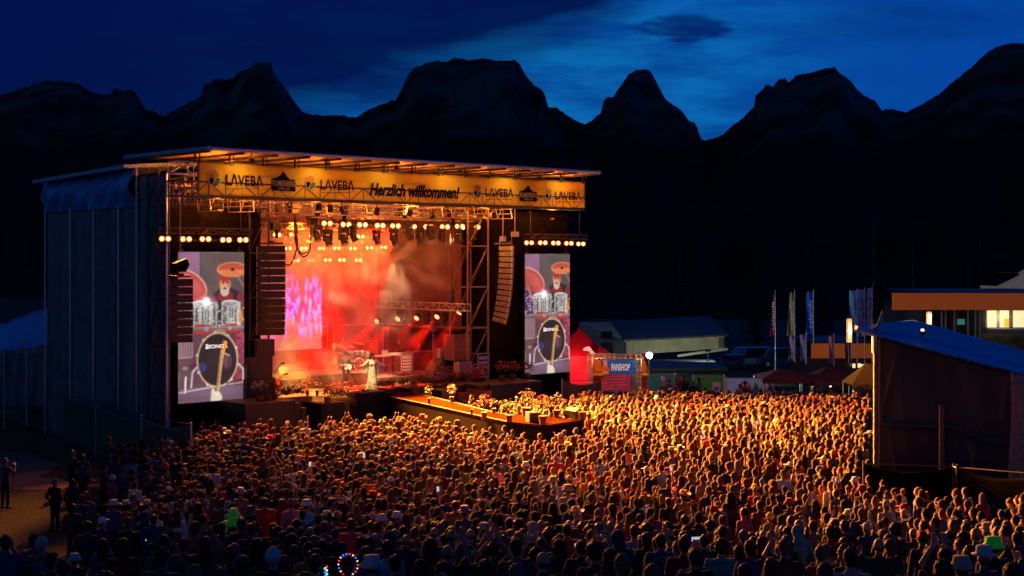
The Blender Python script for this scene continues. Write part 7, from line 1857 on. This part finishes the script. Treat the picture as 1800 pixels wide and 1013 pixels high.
for (px, py, hair, hc, top, bot, hat, key, lab, ex) in SPEC:
    hh = 1.74 + (.06 if hat in ('cowboy', 'fedora', 'bucket') else .02 if hair else .03)
    sc = rnd.uniform(.97, 1.04) if 'child' not in lab else .78
    hp_ = headpos(px, py, hh * sc)
    if hp_ is None: continue
    x, y = hp_; occupy(x, y)
    for q in range(6): occupy(x + .16 * math.cos(q * 1.05), y - .1 + .22 * math.sin(q * 1.05))
    rz = face(x, y) + rnd.uniform(-.25, .25)
    hatc = {'white': white_hat, 'greyhat': grey_hat, 'greenhat': green_hat, 'beigehat': beige_hat}.get(ex)
    if hair == 'beanie': hair = None; hat = 'beanie'; hatc = white_hat
    if hat == 'fedora' and not hatc: hatc = mat('violet_hat', (.20, .12, .30), .8)
    if hat and not hair: hair = 'bald' if hat != 'beanie' else None
    o = person(lab, (x, y, gz(x, y)), rz, key, hair, hc, top, bot, hat, hatc, rnd.randrange(3), sc, FRONTG, kw=KEYS[key])
    indiv.append((o, lab, px, py, y))
    def lpart(name, fn, m): b = MB(); fn(b); return b.build(name, m, o)
    if ex == 'backpack':
        bp_ = thing('backpack', 'dark backpack worn over the neon green jacket', 'backpack', (x, y, gz(x, y)), rz)
        b = MB(); b.ball((0, -.21, 1.22), .17, (.9, .6, 1.3)); b.build('pack_body', mat('dark_backpack', (.02, .03, .04), .7), bp_); b = MB()
        for sx in (-.11, .11): b.path([(sx, -.12, 1.38), (sx, 0, 1.5), (sx, .12, 1.4), (sx, .17, 1.25)], .018)
        b.box((0, -.318, 1.22), (.03, .01, .2)); b.box((0, -.318, 1.27), (.12, .01, .03)); b.build('strap', M['black'], bp_)
    if ex in ('phone', 'phonehip', 'phoneup'):
        ph = thing('phone', 'lit phone held by the %s' % lab.replace('person ', 'person ')[:60].rsplit(' ', 1)[0], 'phone', (x, y, gz(x, y)), rz)
        ph['label'] = {10: 'lit phone held up at the lower left frame edge', 9: 'small lit phone in the hands of the grey jacket person at left', 255: 'bright lit phone screen filming low in the left crowd', 1022: 'lit phone screen held up right of the bottom centre', 1238: 'lit phone held before the chest at lower right', 1470: 'pale phone raised above heads in the right crowd'}[px]
        pos = {'phone': (0, .42, 1.55), 'phonehip': (0, -.3, 1.18), 'phoneup': (.22, .2, 1.98)}[ex]
        b = MB(); b.box(pos, (.16, .012, .085) if ex != 'phoneup' else (.08, .012, .16)); b.build('phone_body', M['black'], ph); b = MB(); b.box((pos[0], pos[1] - .009, pos[2]), (.15, .004, .075) if ex != 'phoneup' else (.07, .004, .14)); b.build('phone_screen', phone_on, ph)
    if ex == 'lights':
        hb_ = thing('light_headband', 'headband of red, white and blue glowing beads on a head at the bottom', 'headband', (x, y, gz(x, y)), rz); cols = ['red', 'white', 'blue', 'orange', 'red', 'blue', 'blue', 'white']
        for k in range(18):
            a = k * .349; b = MB(); b.ball((.115 * math.cos(a), .0, 1.65 + .125 * math.sin(a)), .011, n=8, m=5); b.build('light_bead', glowm[cols[k % 8]], hb_)
        b = MB(); b.path([(.115 * math.cos(a * .349), .0, 1.65 + .125 * math.sin(a * .349)) for a in range(19)], .006); b.build('band', M['black'], hb_)
    if ex == 'beads':
        hb_ = thing('light_beads', 'cluster of blue and green glowing beads left of the glowing headband', 'light toy', (x, y, gz(x, y)), rz)
        for k in range(6): b = MB(); b.ball((.10 + .02 * (k % 2), -.1, 1.50 + .022 * k), .014, n=8, m=5); b.build('light_bead', glowm[['blue', 'green', 'blue', 'white', 'green', 'red'][k]], hb_)
        b = MB(); b.path([(.11, -.1, 1.46), (.11, -.1, 1.64)], .006); b.build('band', M['black'], hb_)
    if ex == 'horns':
        hb_ = thing('glowing_horns', 'pair of small red glowing devil horns on a headband', 'headband', (x, y, gz(x, y)), rz)
        for sx in (-1, 1): b = MB(); b.tube((.07 * sx, 0, 1.73), (.10 * sx, 0, 1.78), .025, .016); b.tube((.10 * sx, 0, 1.78), (.085 * sx, 0, 1.83), .016, .003); b.build('horn', glowm['red'], hb_)
        b = MB(); b.path([(.085 * math.cos(a * .3), 0, 1.66 + .10 * math.sin(a * .3)) for a in range(11)], .006); b.build('band', M['black'], hb_)
    if ex == 'redlight':
        hb_ = thing('glow_ball', 'small red glowing ball held up beside the straw hat', 'light toy', (x, y, gz(x, y)), rz); b = MB(); b.ball((.24, .18, 1.93), .05); b.build('ball', glowm['red'], hb_); b = MB(); b.tube((.24, .18, 1.82), (.24, .18, 1.9), .012); b.build('handle', M['black'], hb_)

rc = random.Random(21)
cand = []
y = 9.6
while y < 84:
    sp__ = .43 if y > 52 else (.43 + .31 * sm(52, 28, y) + .46 * sm(28, 14, y))
    x = -.42 * y - 2
    while x < .42 * y + 2:
        jx, jy = x + rc.uniform(-.19, .19), y + rc.uniform(-.19, .19); cand.append((jx, jy)); x += sp__
    y += sp__ * .92
count = 0
def allowed(x, y):
    z = gz(x, y); px = xy_to_px(x, y); py = HY + F * (CH - z - 1.72) / y
    if not ingrid(px, py, REG): return False
    t, d = toS((x, y))
    if d > -3.2 and t < 27: return False
    if d > -3.6 and 20 < t < 25: return False
    if near_poly(x, y, RW2, .45): return False
    for s_ in SPEC:
        if abs(px - s_[0]) < 13 and 3 < py - s_[1] < (44 if s_[9] or s_[4] in ('neon', 'red', 'raspberry', 'mustard', 'turquoise', 'pink', 'light blue') else 20): return False
    # sparse margin at the left
    if px < 340 and py > 800:
        if rc.random() > (.30 + .7 * sm(150, 340, px)): return False
    if px < 560 and 960 > py > 890 and rc.random() > .6: return False
    if y < 13.2: return False
    if px > 1530 and y > 42.8: return False
    return True
from mathutils import noise as mno
pts = []
for x, y in cand:
    if y > 30 and mno.noise(Vector((x * .45, y * .45, 3))) < -.22 and rc.random() < .6: continue
    if allowed(x, y) and free(x, y, .33 if y > 48 else .44): occupy(x, y); pts.append((x, y))
# biggest in the picture first
pts.sort(key=lambda p: p[1])
N_IND = 300 - len(SPEC) - 8
near, far = pts[:N_IND], pts[N_IND:]
# people standing visibly at the back by the hoardings join the far mass
LM = [(o, l, px, py) for o, l, px, py, y in indiv]
SHORTN = {0: 'the neon green jacket', 1: 'the bright red jacket', 3: 'the raspberry shirt', 4: 'the light blue shirt', 5: 'the white bucket hat', 6: 'the glowing headband', 7: 'the tall auburn haired person', 8: 'the reddish bob', 10: 'the pink jacket', 15: 'the fluffy brown hair', 16: 'the dark green hood', 17: 'the big round dark head', 18: 'the rim lit blond hair', 20: 'the straw hat and mustard shirt',
          21: 'the tilted straw hat', 23: 'the mustard jacket', 25: 'the turquoise jacket', 26: 'the turquoise rain hood', 27: 'the pink top', 29: 'the bright green hat', 30: 'the pale fedora', 32: 'the red glowing horns', 33: 'the peaked cap below the tent', 34: 'the felt hat by the fence', 35: 'the long dark hair at bottom right', 38: 'the copper hair at the frame edge', 40: 'the blue jacket with raised arm', 41: 'the lone person in black', 49: 'the dark olive jacket', 51: 'the person filming with a phone', 53: 'the filming person right of centre', 57: 'the pale brimmed hat', 60: 'the blue and green beads'}
used = {}
HN = {'short': 'short', 'crop': 'cropped', 'long': 'long', 'ponytail': 'ponytailed', 'bun': 'bunned', 'curly': 'curly', 'bob': 'bobbed', 'bald': 'thinning'}
PN = {'down': '', 'downshort': '', 'fdown': '', 'fshort': '', 'folded': 'arms folded, ', 'pockets': 'hands in pockets, ', 'clap': 'clapping, ', 'phone': 'hands raised to face, ', 'raised': 'one arm up, ', 'overhead': 'both arms up, ', 'hoodup': 'hood up, ', 'bulky': '', 'hips': 'hand on hip, ', 'walk': ''}
MK = ['down'] * 4 + ['downshort'] * 2 + ['folded'] * 2 + ['pockets'] * 2 + ['clap', 'bulky', 'bulky', 'hips', 'phone', 'raised', 'hoodup']
FK = ['fdown'] * 6 + ['fshort'] * 3 + ['overhead']
for x, y in near:
    fem = rc.random() < .48; key = rc.choice(FK if fem else MK)
    hair = rc.choice(['long', 'long', 'ponytail', 'bun', 'curly', 'bob', 'bob'] if fem else ['short', 'short', 'short', 'crop', 'crop', 'bald', 'curly'])
    hc = rc.choice(['dark brown', 'dark brown', 'brown', 'brown', 'black', 'auburn', 'blond', 'grey'])
    top = rc.choice(CW); bot = rc.choice(['black', 'navy', 'charcoal', 'denim blue', 'dark blue', 'beige', 'brown'])
    hat = rc.choice(['cap', 'cap', 'bucket', 'fedora', 'beanie']) if rc.random() < .09 and key != 'hoodup' else None
    hatc = rc.choice([white_hat, beige_hat, grey_hat, clothm['black'], clothm['navy'], clothm['dark red']]) if hat else None
    hatn = {white_hat: 'white', beige_hat: 'beige', grey_hat: 'grey', clothm['black']: 'black', clothm['navy']: 'navy', clothm['dark red']: 'dark red'}.get(hatc)
    if key == 'hoodup': hair = None
    sc = rc.uniform(.95, 1.06) * (.94 if fem else 1.0)
    z = gz(x, y); px = xy_to_px(x, y); py = HY + F * (CH - z - 1.74 * sc) / y
    # label from look plus nearest landmark
    who = 'person with ' + (('%s %s hair' % (HN[hair], hc)) if hair and not hat else ('%s %s' % (hatn, {'cap': 'cap', 'bucket': 'bucket hat', 'fedora': 'brimmed hat', 'beanie': 'woolly hat'}[hat])) if hat else 'hood up') + ' in ' + top + ', '
    pose = PN[key] if key != 'hoodup' else ''
    best = sorted(((abs(px - a[2]) + 2.2 * abs(py - a[3]), i) for i, a in enumerate(LM) if i in SHORTN))
    lab = None
    for dist, i in best[:6]:
        a = LM[i]; dx, dy = px - a[2], py - a[3]
        rel = ('left of' if dx < 0 else 'right of') if abs(dx) > 2.0 * abs(dy) else ('in front of' if dy > 0 else 'behind')
        for mod in ('', 'obliquely ', 'well '):
            if mod == 'obliquely ' and not (abs(dy) > 8 and abs(dx) > 14): continue
            if mod == 'well ' and dist < 90: continue
            if mod == 'obliquely ': rel_ = ('before' if dy > 0 else 'behind') + (' and left of' if dx < 0 else ' and right of')
            elif mod == 'well ': rel_ = 'far ' + rel
            else: rel_ = rel
            L_ = who + pose + rel_ + ' ' + SHORTN[i]
            if len(L_.split()) > 16: L_ = who + rel_ + ' ' + SHORTN[i]
            if len(L_.split()) <= 16 and L_ not in used: lab = L_; break
        if lab: break
    if not lab: lab = (who + 'at picture column %d' % (px // 10))
    used[lab] = 1
    person(lab, (x, y, z), face(x, y) + rc.gauss(0, .28), key, ('bald' if hat and hair and not fem and hat != 'beanie' else hair), hc, top, bot, hat, hatc, rc.randrange(3), sc, FRONTG, kw=KEYS[key])

# ---- the far crowd: nobody could count it -> one object
def lowpoly(key, hair, hat, kw):
    """fused low resolution figure with a class per face corner"""
    g = fig(key, **kw); parts = []
    f = g['fig']
    for cls, mb, vx, dec in ((0, f.body(), .022, .10), (1, f.top(), .032, .2), (2, f.pants(), .05, .10)):
        if cls == 1 and key.startswith('hood'): f.hood(mb)
        me = remesh(mb, vx, 'source', skins[0], 0, decimate=dec); parts.append((cls, me))
    if hair and key != 'hoodup':
        mb, amp = hairmesh(hair); parts.append((3, remesh(mb, .022, 'source', skins[0], 0, noise_amp=amp, decimate=.3)))
    if hat: mb = hatmesh(hat); 
    if hat:
        me = bpy.data.meshes.new('source'); me.from_pydata([tuple(v) for v in mb.v], [], mb.f); bm = bmesh.new(); bm.from_mesh(me); bmesh.ops.triangulate(bm, faces=bm.faces); bm.to_mesh(me); bm.free(); parts.append((4, me))
    VV, TT_, CLS = [], [], []; off = 0
    for cls, me in parts:
        me.calc_loop_triangles(); n = len(me.vertices); v = np.empty(n * 3, np.float32); me.vertices.foreach_get('co', v); t = np.empty(len(me.loop_triangles) * 3, np.int32); me.loop_triangles.foreach_get('vertices', t)
        VV.append(v.reshape(-1, 3)); TT_.append(t.reshape(-1, 3) + off); CLS.append(np.full(n, cls)); off += n; bpy.data.meshes.remove(me)
    v, t, c = np.concatenate(VV), np.concatenate(TT_), np.concatenate(CLS)
    # drop what is buried below knee height in the packed crowd? keep it: it is cheap
    return v, t, c
PROTO = []
for key, hair, hat in (('down', 'short', None), ('downshort', 'crop', None), ('folded', 'bald', None), ('bulky', 'short', None), ('down', 'short', 'cap'), ('fdown', 'long', None), ('fshort', 'long', None), ('fdown', 'bob', None), ('fshort', 'ponytail', None), ('fdown', 'bun', None), ('fshort', 'curly', None), ('clap', 'short', None), ('pockets', 'crop', None), ('overhead', 'long', None), ('raised', 'short', None), ('phone', 'short', None), ('downshort', 'short', 'cowboy'), ('hoodup', None, None), ('fdown', 'bald', 'bucket')):
    PROTO.append((key, hat) + lowpoly(key, hair, hat, KEYS[key]))
WT = np.array([9, 8, 5, 5, 4, 9, 8, 5, 5, 4, 5, 4, 5, 2.2, 3, 3, 2.5, 2.5, 2.5]); WT /= WT.sum()
rs = np.random.RandomState(5)
CCL = {k: np.array(v) for k, v in CC.items()}; HCL = {k: np.array(v) for k, v in HC.items()}
FW = CW + ['white'] * 2 + ['pink', 'red', 'light blue', 'beige', 'grey', 'denim blue']
# extra people standing at the very back by the hoardings, higher than the rest
extra = []
for px, py in ((1170, 669), (1176, 668), (1188, 667), (1201, 661), (1200, 668), (1219, 664), (1228, 668), (1208, 676), (1240, 680), (1142, 676), (1092, 676), (1078, 677), (1046, 676), (1300, 673), (1302, 682), (1310, 678), (1338, 680), (1353, 678), (1364, 684), (1380, 683), (1400, 684), (1515, 682), (1525, 680), (1533, 679), (1508, 684), (1420, 686), (1445, 683), (1460, 686)):
    Yx = 78 + rs.uniform(-1, 1); extra.append(((px - 900) / F * Yx, Yx, (HY - py) / F * Yx + CH - 1.74))
allv, allt, allc = [], [], []; off = 0
far3 = [(x, y, gz(x, y)) for x, y in far] + extra
for x, y, z in far3:
    py_ = HY + F * (CH - z - 1.7) / y; px_ = xy_to_px(x, y)
    frontrow = px_ > 875 and py_ < 728 and px_ < 1000 and y < 66
    k = rs.choice(len(PROTO), p=WT)
    if frontrow and rs.rand() < .45: k = 13 if rs.rand() < .5 else 14
    key, hat, v, t, c = PROTO[k]
    a = face(x, y) + rs.normal(0, .32); s = rs.normal(.985, .055); ca, sa = math.cos(a) * s, math.sin(a) * s
    w = rs.uniform(.86, 1.08)
    vv = np.empty_like(v); X, Y_ = v[:, 0] * w, v[:, 1] * w
    vv[:, 0] = X * ca - Y_ * sa + x; vv[:, 1] = X * sa + Y_ * ca + y; vv[:, 2] = v[:, 2] * s + z
    pal = np.stack([np.array([(.30, .17, .11), (.22, .115, .07), (.32, .16, .11)][rs.randint(3)]), CCL[FW[rs.randint(len(FW))]], CCL[['black', 'navy', 'charcoal', 'denim blue'][rs.randint(4)]],
                    HCL[['dark brown', 'brown', 'brown', 'auburn', 'blond', 'grey', 'black', 'blond'][rs.randint(8)]], np.array([(.5, .48, .45), (.46, .33, .16), (.02, .02, .03), (.3, .02, .03)][rs.randint(4)])])
    allv.append(vv); allt.append(t + off); allc.append(pal[c] * rs.uniform(.55, 1.25)); off += len(v)
v, t, c = np.concatenate(allv), np.concatenate(allt), np.concatenate(allc)
me = bpy.data.meshes.new('crowd'); me.vertices.add(len(v)); me.vertices.foreach_set('co', v.astype(np.float32).ravel()); me.loops.add(t.size); me.loops.foreach_set('vertex_index', t.astype(np.int32).ravel())
me.polygons.add(len(t)); me.polygons.foreach_set('loop_start', (np.arange(len(t)) * 3).astype(np.int32)); me.polygons.foreach_set('use_smooth', [True] * len(t)); me.update()
ca = me.color_attributes.new('colour', 'FLOAT_COLOR', 'POINT'); cc = np.ones((len(v), 4), np.float32); cc[:, :3] = np.clip(c, 0, 1); ca.data.foreach_set('color', cc.ravel())
me.materials.append(attrmat('crowd_clothes_and_hair', None, .95, .03))
cr = bpy.data.objects.new('crowd', me); COL.objects.link(cr)
tag(cr, 'dense far crowd of concertgoers filling the meadow up to the stage', 'crowd', kind='stuff')
print('crowd: individuals', len(indiv) + len(near), 'mass', len(far3), 'verts', len(v), 'tris', len(t))

# lit phones held up here and there in the far crowd
pr_ = random.Random(77); k = 0
for px, py, w_ in ((1233, 768, 'near the right end of the crowd centre'), (640, 800, 'below the singer'), (770, 858, 'in the middle of the crowd'), (1330, 742, 'in the golden lit right crowd'), (1180, 823, 'right of centre, half way down'), (545, 815, 'left of centre, half way down'),):
    h_ = headpos(px, py, 1.95)
    ph = thing('phone', 'tiny lit phone held up %s' % w_, 'phone', (h_[0], h_[1], gz(*h_)), pr_.uniform(-.5, .5), 'lit phones in the far crowd')
    b = MB(); b.box((0, 0, 1.92), (.075, .012, .145)); b.build('phone_body', M['black'], ph); b = MB(); b.box((0, -.009, 1.92), (.065, .004, .13)); b.build('phone_screen', phone_on, ph)
    b = MB(); caps(b, (.04, .03, 1.55), (.02, .02, 1.80), .035, .028, 8); hand(b, (.02, .02, 1.80), (0, 0, 1), 1); b.build('raised_hand', skins[0], ph, smooth=True)
